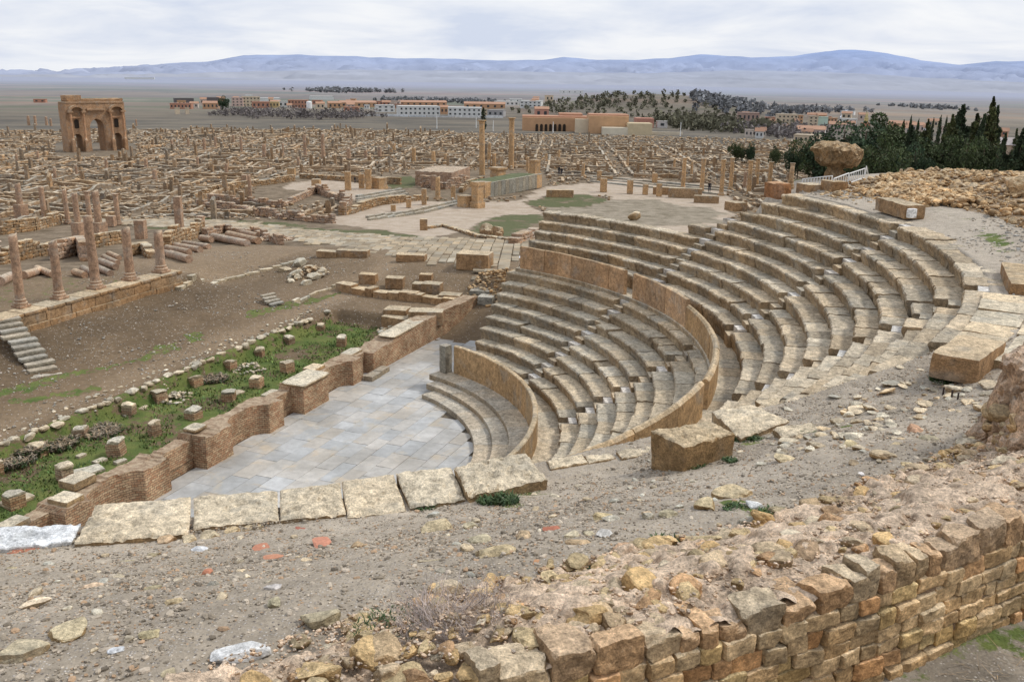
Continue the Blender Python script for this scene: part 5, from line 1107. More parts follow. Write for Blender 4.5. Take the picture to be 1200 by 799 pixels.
TR = [('round', 1004, 166, 40, 160, 'dark pine filling the grove between rock and firs, upper left'), ('round', 1078, 168, 36, 160, 'dark pine filling the grove centre, behind the cypresses'), ('round', 1122, 156, 48, 160, 'broad dark pine behind the biggest fir'), ('fir', 1136, 147, 26, 158, 'dark fir between the biggest and the tallest fir'), ('fir', 1062, 160, 22, 140, 'dark fir below the two slender cypresses'), ('round', 1160, 176, 34, 132, 'low dark pine beside the tan house'), ('round', 966, 166, 36, 150, 'dark round pine left edge of the conifer grove, low'), ('round', 985, 150, 48, 152, 'broad dark pine behind the mushroom shaped rock'), ('round', 1010, 152, 50, 140, 'broad pine with a brownish flank right of the rock'), ('round', 1032, 142, 44, 165, 'olive brown topped pine, highest of the rounded ones'), ('round', 1042, 166, 40, 130, 'low dark pine in front of the olive topped one'), ('cyp', 1060, 141, 6.5, 185, 'slender cypress, left one of two pointed ones'), ('cyp', 1069, 145, 7, 180, 'slender cypress, right one of two pointed ones'), ('fir', 1052, 152, 12, 170, 'small pointed fir beside the slender cypresses'), ('round', 1068, 168, 36, 150, 'bare brownish tree below the cypresses'), ('cyp', 1086, 144, 7, 190, 'pointed cypress in the middle of the grove'), ('cyp', 1094, 141, 8, 195, 'taller pointed cypress in the middle of the grove'), ('cyp', 1101, 142, 7, 192, 'third pointed cypress in the middle of the grove'), ('fir', 1080, 152, 16, 165, 'ragged fir left of the middle cypresses'),
      ('fir', 1118, 139, 30, 150, 'big dark fir with a dense crown near the grove centre'), ('fir', 1108, 150, 24, 145, 'dark fir left of the biggest one'), ('round', 1100, 168, 40, 135, 'low dark bushy pine at the foot of the firs'), ('round', 1130, 166, 42, 130, 'wide dark pine under the tallest fir'), ('fir', 1152, 131, 22, 150, 'tallest thin fir with a spiky leaning top'), ('fir', 1158, 140, 20, 152, 'second spiky fir right of the tallest'), ('fir', 1144, 150, 22, 140, 'dark fir left below the tallest'), ('round', 1150, 172, 30, 128, 'low dark pine below the tallest firs'), ('fir', 1172, 172, 18, 120, 'small dark fir before the tan house'), ('cyp', 1184, 155, 8, 190, 'slim cypress behind the tan house roof'), ('fir', 1197, 155, 30, 125, 'dark fir cut by the right edge of the picture'), ('fir', 1192, 168, 26, 120, 'dark fir at the right edge, lower'),
      ('round', 935, 170, 17, 178, 'small dark tree beside a red and blue sign'), ('round', 878, 169, 10, 205, 'small round bush tree right of the portico columns'), ('round', 861, 169, 11, 205, 'small round bush tree above the portico columns'), ('round', 908, 174, 9, 195, 'small round bush tree between portico and rock'), ('round', 268, 114, 8, 560, 'dark tree beside the pink house'), ('cyp', 566, 128, 8, 330, 'dark tree left of the right tall column'), ('round', 1070, 176, 30, 125, 'dark pine at the foot of the grove, centre left'), ('round', 1020, 176, 40, 122, 'dark pine at the foot of the grove behind the fence')]
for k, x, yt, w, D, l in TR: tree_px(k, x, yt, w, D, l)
# far woods: stuff
def wood(name, lab, pts, n, hgt, mat, size, seed, w=1.):
    a = Acc(); r_ = np.random.default_rng(seed); P = np.array([at(*q) for q in pts]); V = []; cc = []
    for i in range(n):
        k = r_.integers(0, len(P) - 1); u = r_.random(); c = P[k] * (1 - u) + P[k + 1] * u + np.array([r_.normal() * w, r_.normal() * w * 3, 0]); c[2] = Zh(c[0], c[1])[0]; h = hgt * r_.uniform(.5, 1.3)
        m = 26; d = r_.normal(size=(m, 3)); d /= np.linalg.norm(d, axis=1)[:, None]; q = c + d * np.array([h * .45, h * .45, h * .5]) * r_.uniform(.5, 1, (m, 1)) + [0, 0, h * .5]
        V.append(q); cc.append(r_.uniform(.6, 1.4, m))
    ctr = np.concatenate(V); cl = np.concatenate(cc); k = len(ctr); d1 = r_.normal(size=(k, 3)); d2 = r_.normal(size=(k, 3)); s = size
    VV = np.stack([ctr + d1 * s, ctr + d2 * s, ctr - d1 * s, ctr - d2 * s], 1).reshape(-1, 3); a.add(VV, np.arange(4 * k).reshape(-1, 4), None, cl[:, None] * np.ones(3)); tag(a.build(name, M[mat]), lab, 'trees', kind='stuff')
wood('bare_grove', 'greyish belt of bare trees in front of the far left houses', [(262, 134), (300, 136), (345, 138), (395, 139), (430, 137)], 190, 4.2, 'shrubby', .3, 1, 5)
wood('tree_belt', 'dark bluish belt of trees on the far plain right of centre', [(835, 124), (880, 127), (930, 130), (985, 130)], 260, 9, 'farwood', 1.6, 2, 20) if False else None
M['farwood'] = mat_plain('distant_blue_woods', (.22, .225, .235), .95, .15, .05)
M['midwood'] = mat_plain('olive_hill_trees', (.125, .12, .08), .95, .25, .05)
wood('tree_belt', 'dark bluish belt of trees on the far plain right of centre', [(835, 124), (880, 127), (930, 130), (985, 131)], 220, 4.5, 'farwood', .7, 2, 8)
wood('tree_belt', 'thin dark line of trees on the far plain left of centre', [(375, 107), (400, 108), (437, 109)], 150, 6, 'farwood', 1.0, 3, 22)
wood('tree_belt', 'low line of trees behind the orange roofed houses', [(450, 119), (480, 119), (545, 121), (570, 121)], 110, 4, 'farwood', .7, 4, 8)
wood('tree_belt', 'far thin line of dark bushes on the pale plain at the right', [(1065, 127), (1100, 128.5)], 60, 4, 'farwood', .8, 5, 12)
wood('hill_wood', 'dark scrubby woodland covering the low hill behind the fort', [(640, 131), (665, 124), (700, 121), (740, 123), (780, 127), (825, 135), (845, 146)], 230, 3.4, 'midwood', .4, 6, 13)
wood('hill_wood', 'dark trees along the right foot of the wooded hill', [(780, 143), (800, 150), (840, 152), (870, 148)], 150, 4.5, 'midwood', .45, 7, 7)
wood('bare_grove', 'bare greyish scrub between the hill and the far town', [(868, 150), (890, 158), (925, 160), (950, 150)], 150, 3.6, 'shrubby', .3, 8, 6)
# straight pale road climbing in the far town
P1 = np.array([at(984, 139), at(991, 126), at(998, 126), at(996, 139)]); P1[:, 2] += .5; a = Acc(); a.add(P1, [(0, 1, 2, 3)], None, (1, 1, 1)); a.build('far_road', M['roadpale'] if 'roadpale' in M else mat_plain('pale_far_road', (.52, .54, .60), .8, .1, .01))['kind'] = 'structure'
# mountains
def mountains(name, sky, D0, D1, zb0, mat, seed, amp):
    sx = np.array([q[0] for q in sky]); sy = np.array([q[1] for q in sky]); n = 420; pxs = np.linspace(-420, 1620, n); rows = 60; V = np.zeros((n, rows, 3))
    for i, px in enumerate(pxs):
        py = np.interp(px, sx, sy) + .9 * fbm(np.array([[px * .06, seed, 0]]), 1, 3)[0]; d = ray(px, py); g = np.hypot(d[0], d[1]); el = d[2] / g; zt = EYE + el * D1
        for_ = np.linspace(0, 1, rows); D = D0 + (D1 - D0) * for_; V[i, :, 0] = d[0] / g * D; V[i, :, 1] = d[1] / g * D; V[i, :, 2] = zb0 + (zt - zb0) * for_ ** 1.7
    W = V.reshape(-1, 3); nn = fbm(W * [1, 1, 0], 1 / 900., 6, seed); rg = 1 - np.abs(nn) * 2; f = np.tile(np.linspace(0, 1, rows), n)
    W[:, 2] += amp * (rg - .75) * np.sin(pi * np.clip(f, 0, 1)) ** .8; a = Acc(); a.add(W, grid_faces(n, rows)); o = a.build(name, mat, smooth=True, origin=(0, 0, 0)); o['kind'] = 'structure'
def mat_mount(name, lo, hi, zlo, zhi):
    m = NT(name, 0, 1.); z = m.sep(m.geo.outputs['Position'])[2]; c = m.mix(m.mr(z, zlo, zhi), lo, hi); c = m.scale(c, m.mr(m.noise(.0012, 8, .65), .35, .65, .91, 1.07)); c = m.scale(c, m.mr(m.noise(.006, 6, .7, vec=m.pos((1, .3, 1))), .35, .65, .96, 1.04)); return m.out(c)  # blue haze is put into the base colour, shifting with height
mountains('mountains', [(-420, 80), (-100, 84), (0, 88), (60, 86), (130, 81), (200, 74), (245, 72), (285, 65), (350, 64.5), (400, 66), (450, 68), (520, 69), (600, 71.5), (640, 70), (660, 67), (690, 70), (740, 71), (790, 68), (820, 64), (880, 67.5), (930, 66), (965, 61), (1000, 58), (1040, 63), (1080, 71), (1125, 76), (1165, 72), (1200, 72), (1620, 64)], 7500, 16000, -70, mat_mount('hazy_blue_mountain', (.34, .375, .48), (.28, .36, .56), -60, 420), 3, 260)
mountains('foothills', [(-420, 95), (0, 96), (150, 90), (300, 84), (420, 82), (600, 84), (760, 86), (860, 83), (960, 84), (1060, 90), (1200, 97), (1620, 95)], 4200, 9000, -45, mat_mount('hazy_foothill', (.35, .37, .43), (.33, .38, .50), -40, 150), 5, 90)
# ------------------------------------------------------------------ behind the top seats: rock, fence, rubble, blocks
M['remnant'] = mat_stone('brown_rubble_concrete', (.27, .175, .09), (.44, .32, .19), .5, .9, 1.8, stain=(.15, .10, .06), grey=.1)
def mushroom():
    p = at(978, 216); p2 = atz(978, 214, 9.15); p = p2; m = px_per_m(p); H = ztop(p, 168) - p[2]; W = 58 / m
    root = empty('masonry_remnant', p, 'top heavy mushroom shaped lump of brown rubble masonry on a narrow foot', 'ruin')
    def lump(nm, prof, cx0, seed, mat='heap'):
        an = np.linspace(0, 2 * pi, 72, endpoint=False); V = []
        for (z, x0, x1) in prof:
            c = (x0 + x1) / 2; r = (x1 - x0) / 2; V.append(np.stack([c + r * np.cos(an), r * .8 * np.sin(an), np.full(72, z)], 1))
        V.append(np.stack([np.full(72, (prof[-1][1] + prof[-1][2]) / 2), np.zeros(72), np.full(72, prof[-1][0] + .02)], 1)); V = np.concatenate(V); V = V * [W, W, H]; V = disp3(V, .20, 1.5, 4, seed); V = disp3(V, .20, 5.5, 3, seed + 1); V[:, 2] += .10 * vnoise(V * [1.2, 1.2, 6], 5); a = Acc(); Q = grid_faces(len(prof) + 1, 72, True); a.add(V + p, Q, None, tints(len(Q), .85, 1.15, .05)); a.build(nm, M[mat], root)
    H = H * 1.03
    H = H * .95
    lump('foot', [(-.08, -.24, .28), (.08, -.22, .24), (.22, -.18, .18), (.36, -.16, .15), (.46, -.19, .19), (.56, -.25, .25)], 0, 3, 'remnant')
    lump('cap', [(.46, -.18, .18), (.50, -.29, .31), (.53, -.37, .42), (.58, -.41, .48), (.66, -.43, .50), (.73, -.46, .50), (.80, -.52, .48), (.86, -.54, .46), (.91, -.53, .42), (.95, -.48, .36), (.98, -.42, .30), (1.0, -.34, .22)], 0, 7, 'remnant')
mushroom()
def railing(x0, y0, x1, y1, hp, nbar, lab):
    A, B = atz(x0, y0, 9.3), atz(x1, y1, 9.3); A[2] = Zf(A[0], A[1])[0]; B[2] = Zf(B[0], B[1])[0]; d = (B - A)[:2]; L = np.hypot(*d); an = math.atan2(d[1], d[0]); h = hp / px_per_m((A + B) / 2); root = empty('crowd_barrier', A, lab, 'barrier', 'white metal barriers')
    def bar(P, Q_, r, nm):
        v_ = Q_ - P; l = np.linalg.norm(v_); v, q = lathe([(.001, 0), (r, 0), (r, l), (.001, l)], 6, 0); z = v_ / l; x = np.cross([0, 0, 1.], z); x = x / np.linalg.norm(x) if np.linalg.norm(x) > .01 else np.array([1., 0, 0]); y = np.cross(z, x); return v @ np.stack([x, y, z]) + P, q
    up = np.array([0, 0, h]); a = Acc()
    for P, Q_ in ((A, A + up), (A + up, B + up), (B, B + up), (A + up * .15, B + up * .15)): a.add(*bar(P, Q_, .028, ''))
    a.build('frame', M['white_metal'], root)
    for i in range(1, nbar):
        P = A + (B - A) * i / nbar; a = Acc(); a.add(*bar(P + up * .15, P + up, .02, '')); a.build('upright_bar', M['white_metal'], root)
railing(940, 215, 974, 219, 14, 10, 'white metal barrier standing left before the rubble lump'); railing(976, 221, 993, 217, 14, 6, 'white metal barrier turned at an angle, middle one'); railing(994, 217, 1012, 211, 13, 7, 'white metal barrier beside the foot of the rubble lump')
railing(1014, 206, 1040, 198, 9, 8, 'farthest white barrier near the trees')
# large blocks around the upper rim
def rim_block(lab, r, th, size, z=None, mat='block', rz=None, **k):
    p = pc(r, th, 0); p[2] = Zf(p[0], p[1])[0] if z is None else z; return put_block('stone_block', lab, 'stone block', p, size, (R(th) + pi / 2) if rz is None else rz, mat, **k)
rim_block('long block of squared stones lying on the gravel above the top row of seats', 25.0, 5.1, (2.35, .8, .5), 9.15, n=(14, 6, 5), rough=.03)
rim_block('white new stone set against the end of the long block', 24.85, 2.15, (.1, .38, .36), 9.2, 'marble', n=(2, 3, 3), rough=.003)
rim_block('reddish cube of masonry at the left head of the top seats', 24.4, 23.6, (.95, .8, .7), 8.75, 'block', n=(8, 6, 6), rough=.06, edge=.12, tint=(1., .76, .64))
rim_block('block standing behind the reddish cube of masonry', 25.6, 21.9, (.9, .8, .45), 9.0, 'block')
rim_block('small square block just left of the reddish cube', 23.0, 26.3, (.8, .7, .4), 8.1, 'block')
rim_block('brown block topped with rubble near the barrier', 26.3, 20.2, (.9, .8, .5), 9.15, 'block', rough=.06)
rim_block('long low wall block at the right edge above the stairway head', 25.3, -22.6, (3.0, .9, .36), 9.02, 'block', n=(16, 6, 4))
rim_block('worn block at the right edge on the gravel by the green weeds', 27.2, -12.5, (1.1, .8, .45), 9.3, 'block')
put_rock('boulder', 'pale pointed boulder alone on the gravel beyond the left seats', 'stone', at(743, 258), (1.5, 1.0, 1.3), .4, 'slab', n=8, sink=.2)
for i, (x, y, w, l) in enumerate([(648, 271, 1.1, 'pointed stone stump near the left end of the top seats'), (662, 271, .9, 'smaller stone stump right beside the pointed one')]): pass
for i, (x, y, w, l) in enumerate([(570, 277, 1.5, 'pointed stone stump between the street and the forum grass, left one'), (583, 276, 1.2, 'smaller stone stump right of the pointed one by the forum grass'), (584, 279, .8, 'flat white stone by the stumps')]): put_rock('boulder', l, 'stone', at(x, y), (w, w * .7, w), rng.uniform(0, 3), 'block', n=6, sink=.25)
# rubble heap on the right plateau
def rubble_field(name, lab, poly, n, size, hfun, mat, tn, seed):
    r_ = np.random.default_rng(seed); P = np.array(poly); lo, hi = P.min(0), P.max(0); a = Acc(); k = 0; tmpl = [rock((1, 1, 1), 3, 7, .12, i) for i in range(12)]
    while k < n:
        x, y = r_.uniform(lo, hi)
        if not in_poly(np.array([x]), np.array([y]), poly)[0]: continue
        s = size[0] * (size[1] / size[0]) ** (r_.random() ** 2.2); v, q = tmpl[k % 12]; v = place(v * [s * r_.uniform(1, 1.8), s, s * r_.uniform(.5, .9)], (0, 0, 0), r_.uniform(0, 6), r_.normal() * .4, r_.normal() * .4)
        a.add(v + [x, y, hfun(x, y) + s * .12], q, None, np.array(tint1(*tn, .08))); k += 1
    return tag(a.build(name, M[mat]), lab, 'rubble', kind='stuff')
RUB = [tuple(pc(r, t)[:2]) for r, t in [(25.2, 19), (25.6, 8.5), (27.3, 6), (27.6, 0), (27.0, -8), (26.6, -15), (30, -19), (41, -14), (45, 5), (44, 20), (38, 30), (31, 25)]]
def hmound(x, y):
    r, th, s, t = polar(np.array([x]), np.array([y])); P = np.array([[x, y, 0.]]); e = sm((r - 26.3) / 4)[0] * sm((26 - th) / 6)[0] * sm((th + 20) / 6)[0]
    return float(Zf(x, y)[0] + e * (.32 + .3 * fbm(P, .35, 3, 4)[0]) * sm((45 - r) / 4)[0])
rv = np.arange(25.5, 46, .22); tv = np.arange(-21, 33, .35); A_, B_ = np.meshgrid(rv, tv, indexing='ij'); V = pc(A_.ravel(), B_.ravel()); V[:, 2] = [hmound(x, y) for x, y in V[:, :2]]; V[:, 2] += .10 * fbm(V, 1.2, 4, 3) - .05; rM, tM, _a, _b = polar(V[:, 0], V[:, 1]); V[:, 2] -= .3 * (1 - sm((rM - 26.6) / 1.2))
a = Acc(); Q = grid_faces(len(rv), len(tv)); cc = V[Q].mean(1); a.add(V, Q[in_poly(cc[:, 0], cc[:, 1], RUB)]); a.build('rubble_mound', M['heapground'] if 'heapground' in M else mat_ground('stony_mound', (.26, .175, .10), (.34, .26, .17), gravel=.6, peb=9), smooth=True, origin=(0, 0, 0), mixattr=np.stack([0 * V[:, 0], .4 + .4 * fbm(V, .5, 3, 2), 0 * V[:, 0]], 1).clip(0, 1))['kind'] = 'structure'
rubble_field('rubble_heap', 'wide heap of tumbled ochre stones on the plateau behind the top seats', RUB, 8000, (.08, .32), hmound, 'heap', (.72, 1.25), 4)
rubble_field('rubble_heap', 'bright orange pile of small broken stones at the front of the wide heap', [tuple(pc(r, t)[:2]) for r, t in [(26.2, 17), (26.4, 7), (28.6, 6), (29.5, 18)]], 900, (.12, .3), lambda x, y: hmound(x, y) + .12, 'heap', (.85, 1.45), 6)
for i, (r, th, w, hh) in enumerate([(37, 1, 5, 1.3), (39, 7, 6, 1.2), (33, -8, 3.0, .9), (35, 12, 4.5, .9), (31, 8, 2.5, .8)]):
    p = pc(r, th, 0); p[2] = hmound(p[0], p[1]); put_rock('masonry_lump', ['highest lump of broken masonry on the skyline of the heap', 'long ridge of broken masonry along the back of the heap', 'lump of masonry at the right of the heap', 'low lump of masonry at the left back of the heap', 'small lump of masonry in the middle of the heap'][i], 'ruin', p, (w, w * .5, hh * 1.4), R(th) + pi / 2, 'heap', n=14, sink=.35, amp=.25)
# people
def person(px, yb, hpx, lab, face=0., sit=False, z=None, carry=0):
    p = at(px, yb) if z is None else atz(px, yb, z); h = hpx / px_per_m(p); root = empty('person', p, lab, 'person'); k = h / 1.72
    J = dict(pel=(0, 0, .95), ch=(0, 0, 1.25), nk=(0, 0, 1.47), hd=(0, .02, 1.62), ls=(-.19, 0, 1.40), le=(-.24, .02, 1.12), lw=(-.22, -.10, .88), lf=(-.22, -.13, .80), rs=(.19, 0, 1.40), re=(.24, .02, 1.12), rw=(.23, -.08, .88), rf=(.23, -.12, .80), lh=(-.10, 0, .90), lk=(-.11, -.03, .50), la=(-.12, .04, .09), lt=(-.13, -.14, .04), rh=(.10, 0, .90), rk=(.12, -.08, .50), ra=(.12, -.05, .09), rt=(.13, -.22, .04))
    Rr_ = dict(pel=(.15, .11), ch=(.17, .12), nk=(.06, .06), hd=(.095, .11), ls=(.075, .075), le=(.05, .05), lw=(.038, .038), lf=(.04, .025), rs=(.075, .075), re=(.05, .05), rw=(.038, .038), rf=(.04, .025), lh=(.095, .095), lk=(.068, .068), la=(.05, .05), lt=(.045, .03), rh=(.095, .095), rk=(.068, .068), ra=(.05, .05), rt=(.045, .03))
    if sit:
        for n_, c in dict(lk=(-.12, -.45, .92), la=(-.12, -.42, .46), lt=(-.12, -.56, .42), rk=(.12, -.45, .92), ra=(.12, -.40, .46), rt=(.12, -.55, .42)).items(): J[n_] = c
        J = {n_: (c[0], c[1], c[2] - .42) for n_, c in J.items()}
    E_ = [('pel', 'ch'), ('ch', 'nk'), ('nk', 'hd'), ('ch', 'ls'), ('ls', 'le'), ('le', 'lw'), ('lw', 'lf'), ('ch', 'rs'), ('rs', 're'), ('re', 'rw'), ('rw', 'rf'), ('pel', 'lh'), ('lh', 'lk'), ('lk', 'la'), ('la', 'lt'), ('pel', 'rh'), ('rh', 'rk'), ('rk', 'ra'), ('ra', 'rt')]
    ks = list(J); me = bpy.data.meshes.new('person_body'); me.from_pydata([tuple(np.array(J[n_]) * k) for n_ in ks], [(ks.index(a_), ks.index(b_)) for a_, b_ in E_], [])
    o = bpy.data.objects.new('body', me); COL.objects.link(o); md = o.modifiers.new('skin', 'SKIN'); 
    for i, n_ in enumerate(ks): sv_ = me.skin_vertices[0].data[i]; sv_.radius = (Rr_[n_][0] * k, Rr_[n_][1] * k); sv_.use_root = (n_ == 'pel')
    sb = o.modifiers.new('sub', 'SUBSURF'); sb.levels = 2; sb.render_levels = 2
    dg = bpy.context.evaluated_depsgraph_get(); em = bpy.data.meshes.new_from_object(o.evaluated_get(dg)); bpy.data.objects.remove(o); o = bpy.data.objects.new('body', em); COL.objects.link(o)
    for mm in ('jacket', 'trousers', 'skin'): em.materials.append(M[mm])
    n_ = len(em.polygons); tt = em.attributes.new('tint', 'FLOAT_COLOR', 'FACE'); tt.data.foreach_set('color', np.ones(n_ * 4, np.float32)); off = .42 if sit else 0
    for pl in em.polygons:
        c = pl.center / k; pl.use_smooth = True; pl.material_index = 2 if c[2] > 1.49 - off or (c[2] < .88 - off and abs(c[0]) > .19 and not sit) else 0 if c[2] > .95 - off else 1
    o.parent = root
    a = Acc(); v, q = rock((.21 * k, .24 * k, .2 * k), 6, 0, .02, 1); a.add(v + np.array([0, .03, 1.69 - off]) * k + p, q); a.build('hair', M['hair'], root, smooth=True)
    root.rotation_euler = (0, 0, face)
person(831, 226.3, 13.6, 'dark clothed visitor walking among the slender portico columns', -.4)
person(655, 205.5, 10.8, 'visitor in a dark coat standing by the portico steps, left of two', .3); person(658, 206, 10, 'second visitor in dark clothes close beside another by the portico steps', -.5)
person(447, 212, 7.0, 'small dark visitor standing behind the altar like block', .2, False); person(416, 215, 8.0, 'dark clothed visitor between the pillars left of the forum', .1, False)
# ------------------------------------------------------------------ near ground: rim slabs, gravel, stones, outer wall
def scatter(acc, P, S, tmpl, tn, warm=.08, tilt=.5, flat=(.45, .85), tcol=None):
    v, q = tmpl; n = len(P); m = len(v); r = rng.uniform(0, 2 * pi, n); cz, s_ = np.cos(r)[:, None], np.sin(r)[:, None]
    L = v[None] * np.stack([S * rng.uniform(.9, 1.7, n), S, S * rng.uniform(*flat, n)], 1)[:, None, :]
    tl = rng.normal(size=n) * tilt * .5; ct, st_ = np.cos(tl)[:, None], np.sin(tl)[:, None]
    y = L[..., 1] * ct - L[..., 2] * st_; z = L[..., 1] * st_ + L[..., 2] * ct; x = L[..., 0]
    W = np.stack([x * cz - y * s_, x * s_ + y * cz, z], -1) + P[:, None, :]
    Q = (q[None] + (np.arange(n) * m)[:, None, None]).reshape(-1, 4); c = tints(n, *tn, warm) if tcol is None else tcol
    acc.add(W.reshape(-1, 3), Q, None, np.repeat(c, len(q), 0))
def gz(V): return Zf(V[:, 0], V[:, 1]) + fbm(V * [1, 1, 0], .6, 3, 2) * .09
N = 90000; r_ = 21.5 + 7.2 * rng.random(N); th_ = -104 + 68 * rng.random(N); P = pc(r_, th_); dens = .45 + .55 * (fbm(P * [1, 1, 0], .5, 3, 77) > -.05); near = np.clip(14 / np.hypot(P[:, 0], P[:, 1]), .3, 1); P = P[rng.random(N) < dens * near]
P[:, 2] = gz(P) + .004; n = len(P); tm = [rock((1, 1, 1), 1, 0, .25, 5), rock((1, 1, 1), 2, 4, .2, 8)]
tc = np.array([(1.0, .95, .88), (1.25, 1.2, 1.15), (.7, .66, .6), (1.3, 1.26, 1.2), (1.1, .85, .65), (.5, .47, .43)])[rng.integers(0, 6, n)] * rng.uniform(.8, 1.25, (n, 1))
M['pebble'] = mat_plain('gravel_pebbles', (.36, .32, .265), .9, .2, 20)
a = Acc(); k = int(n * .94); scatter(a, P[:k], rng.uniform(.010, .030, k), tm[0], (.6, 1.5), tcol=tc[:k]); scatter(a, P[k:], rng.uniform(.025, .07, n - k), tm[1], (.6, 1.4), tcol=tc[k:])
tag(a.build('gravel', M['pebble']), 'loose grey and brown gravel strewn over the walk above the seats', 'gravel', kind='stuff')
n = 3600; P = pc(rng.uniform(24.9, 30, n), rng.uniform(-33, 24, n)); P = P[(fbm(P * [1, 1, 0], .4, 3, 71) > -.1)]; P[:, 2] = gz(P) + .01; a = Acc(); n = len(P)
scatter(a, P, .03 * 4.5 ** (rng.random(n) ** 2.2), tm[1], (.7, 1.5)); tag(a.build('gravel', M['pebble']), 'small loose stones and gravel on the path above the top seats', 'gravel', kind='stuff')
n = 9000; P = stp(rng.uniform(-14, 27, n), 6.6 + 17 * rng.random(n) ** 1.2); P = P[(fbm(P * [1, 1, 0], .3, 3, 73) > -.05)]; P[:, 2] = Zf(P[:, 0], P[:, 1]) + fbm(P, .5, 4, 2) * .09 + .015; a = Acc(); n = len(P)
scatter(a, P, .03 * 4 ** (rng.random(n) ** 2.5), tm[1], (.6, 1.5)); tag(a.build('gravel', M['pebble']), 'small pale stones strewn over the brown earth behind the stage', 'gravel', kind='stuff')
# curved row of big slabs edging the walk
def slab_poly(lab, pts, z, th, mat='slab', tn=1., name='stone_slab', z2=None, cat='stone slab', rough=.018, slope=0.):
    """slab with a four cornered outline given on the ground (far left, far right, near right, near left)"""
    if z is None: z = float(np.mean([at(*q)[2] for q in pts])) + .07
    C4 = [atz(*q, z) for q in pts]; nx, ny = 64, 40; v, q = boxgrid(nx, ny, 10); v = v.copy(); u, w = (v[:, 0] + 1) / 2, (v[:, 1] + 1) / 2; zz = (v[:, 2] + 1) / 2
    nearL, nearR, farR, farL = C4[3], C4[2], C4[1], C4[0]
    uu = np.clip(u, .012, .988) if False else u
    Pn = nearL * (1 - u)[:, None] + nearR * u[:, None]; Pf = farL * (1 - u)[:, None] + farR * u[:, None]; W = Pn * (1 - w)[:, None] + Pf * w[:, None]
    e = np.minimum(np.minimum(u, 1 - u), np.minimum(w, 1 - w)); W[:, 2] = z - th + th * zz - (.035 * np.exp(-e / .03)) * (zz > .9)
    c = W.mean(0); under = (1 - zz) * .06; W[:, :2] -= (W[:, :2] - c[:2]) * under[:, None]
    W = disp3(W, rough * 1.3, 2.4, 4, 3); W[:, 2] += rough * 1.3 * fbm(W, 11, 3, 9) + rough * 1.2 * np.minimum(0, fbm(W, 7, 3, 19) + .1) * 3
    a = Acc(); a.add(W, q, None, np.array(tint1(.95, 1.06, .03)) * tn); return tag(a.build(name, M[mat]), lab, cat)
slab_poly('white marble slab at the left edge of the curved row of rim slabs', [(-60, 618), (95, 611), (84, 632), (-60, 648)], 7.86, .28, 'marble', .95)
slab_poly('widest ochre slab of the rim row, second from the left with a small socket', [(112, 590), (224, 580), (220, 624), (86, 634)], 7.88, .38)
slab_poly('third slab of the rim row, pale with an ochre front edge', [(227, 579), (325, 573), (326, 607), (226, 616)], 7.86, .38)
slab_poly('fourth slab of the rim row, ochre left and pale right', [(328, 572), (398, 563), (405, 600), (328, 608)], 7.86, .38)
slab_poly('fifth slab of the rim row, ragged pale one', [(400, 562), (461, 553), (476, 596), (407, 604)], 7.86, .38)
slab_poly('sixth slab of the rim row, between two dark joints', [(464, 552), (528, 545), (546, 583), (480, 592)], 7.88, .38)
slab_poly('highest slab at the right end of the rim row, thick with green weeds under it', [(531, 544), (617, 529), (642, 560), (549, 577)], 8.02, .42, rough=.025)
slab_poly('low flat slab just right of the end of the rim row', [(640, 539), (682, 531), (690, 541), (645, 549)], 7.8, .2)
slab_poly('small flat slab before the near end of the curved parapet', [(684, 533), (716, 530), (722, 537), (690, 542)], 7.8, .2)
slab_poly('flat pale slab between the parapet end and the big ochre block', [(722, 528), (758, 518), (768, 530), (728, 537)], 7.85, .2, 'slab', .9)
slab_poly('big ochre block with a rough broken front standing on the gravel', [(763, 502), (832, 491), (862, 506), (803, 522)], 8.62, .68, rough=.022, tn=np.array((.95, .86, .74)), cat='stone block', name='stone_block')
slab_poly('pale pitted slab right beside the big ochre block', [(834, 480), (880, 472), (926, 492), (868, 512)], 8.2, .3)
slab_poly('broad cracked slab above the pale pitted one', [(884, 468), (960, 456), (1004, 474), (930, 494)], None, .25)
slab_poly('flat slab by three iron pegs, ending the broken rows', [(962, 455), (1040, 444), (1086, 462), (1008, 478)], None, .25)
slab_poly('worn flat slab left of the long block with the brown front', [(1000, 436), (1072, 424), (1088, 440), (1020, 452)], None, .22)
slab_poly('irregular flat slab bordering the cobbles', [(905, 500), (950, 494), (972, 502), (918, 512)], None, .16, 'slab', .9)
slab_poly('rough pale slab at the broken end of the upper rows', [(925, 452), (985, 438), (1000, 448), (948, 462)], None, .2)
slab_poly('big pale block with a clean brown front beside the broken seat rows', [(1088, 408), (1165, 402), (1172, 420), (1142, 424)], 9.4, .6, 'slab', rough=.02, cat='stone block', name='stone_block') if False else None
put_block('stone_block', 'big long block with a clean brown front near the right, pale pitted top', 'stone block', pc(25.0, -41.3, 8.9), (1.7, .8, .48), R(-41.3) + pi / 2, 'block', (22, 12, 7), .03, .04, tint=(.98, .95, .92))
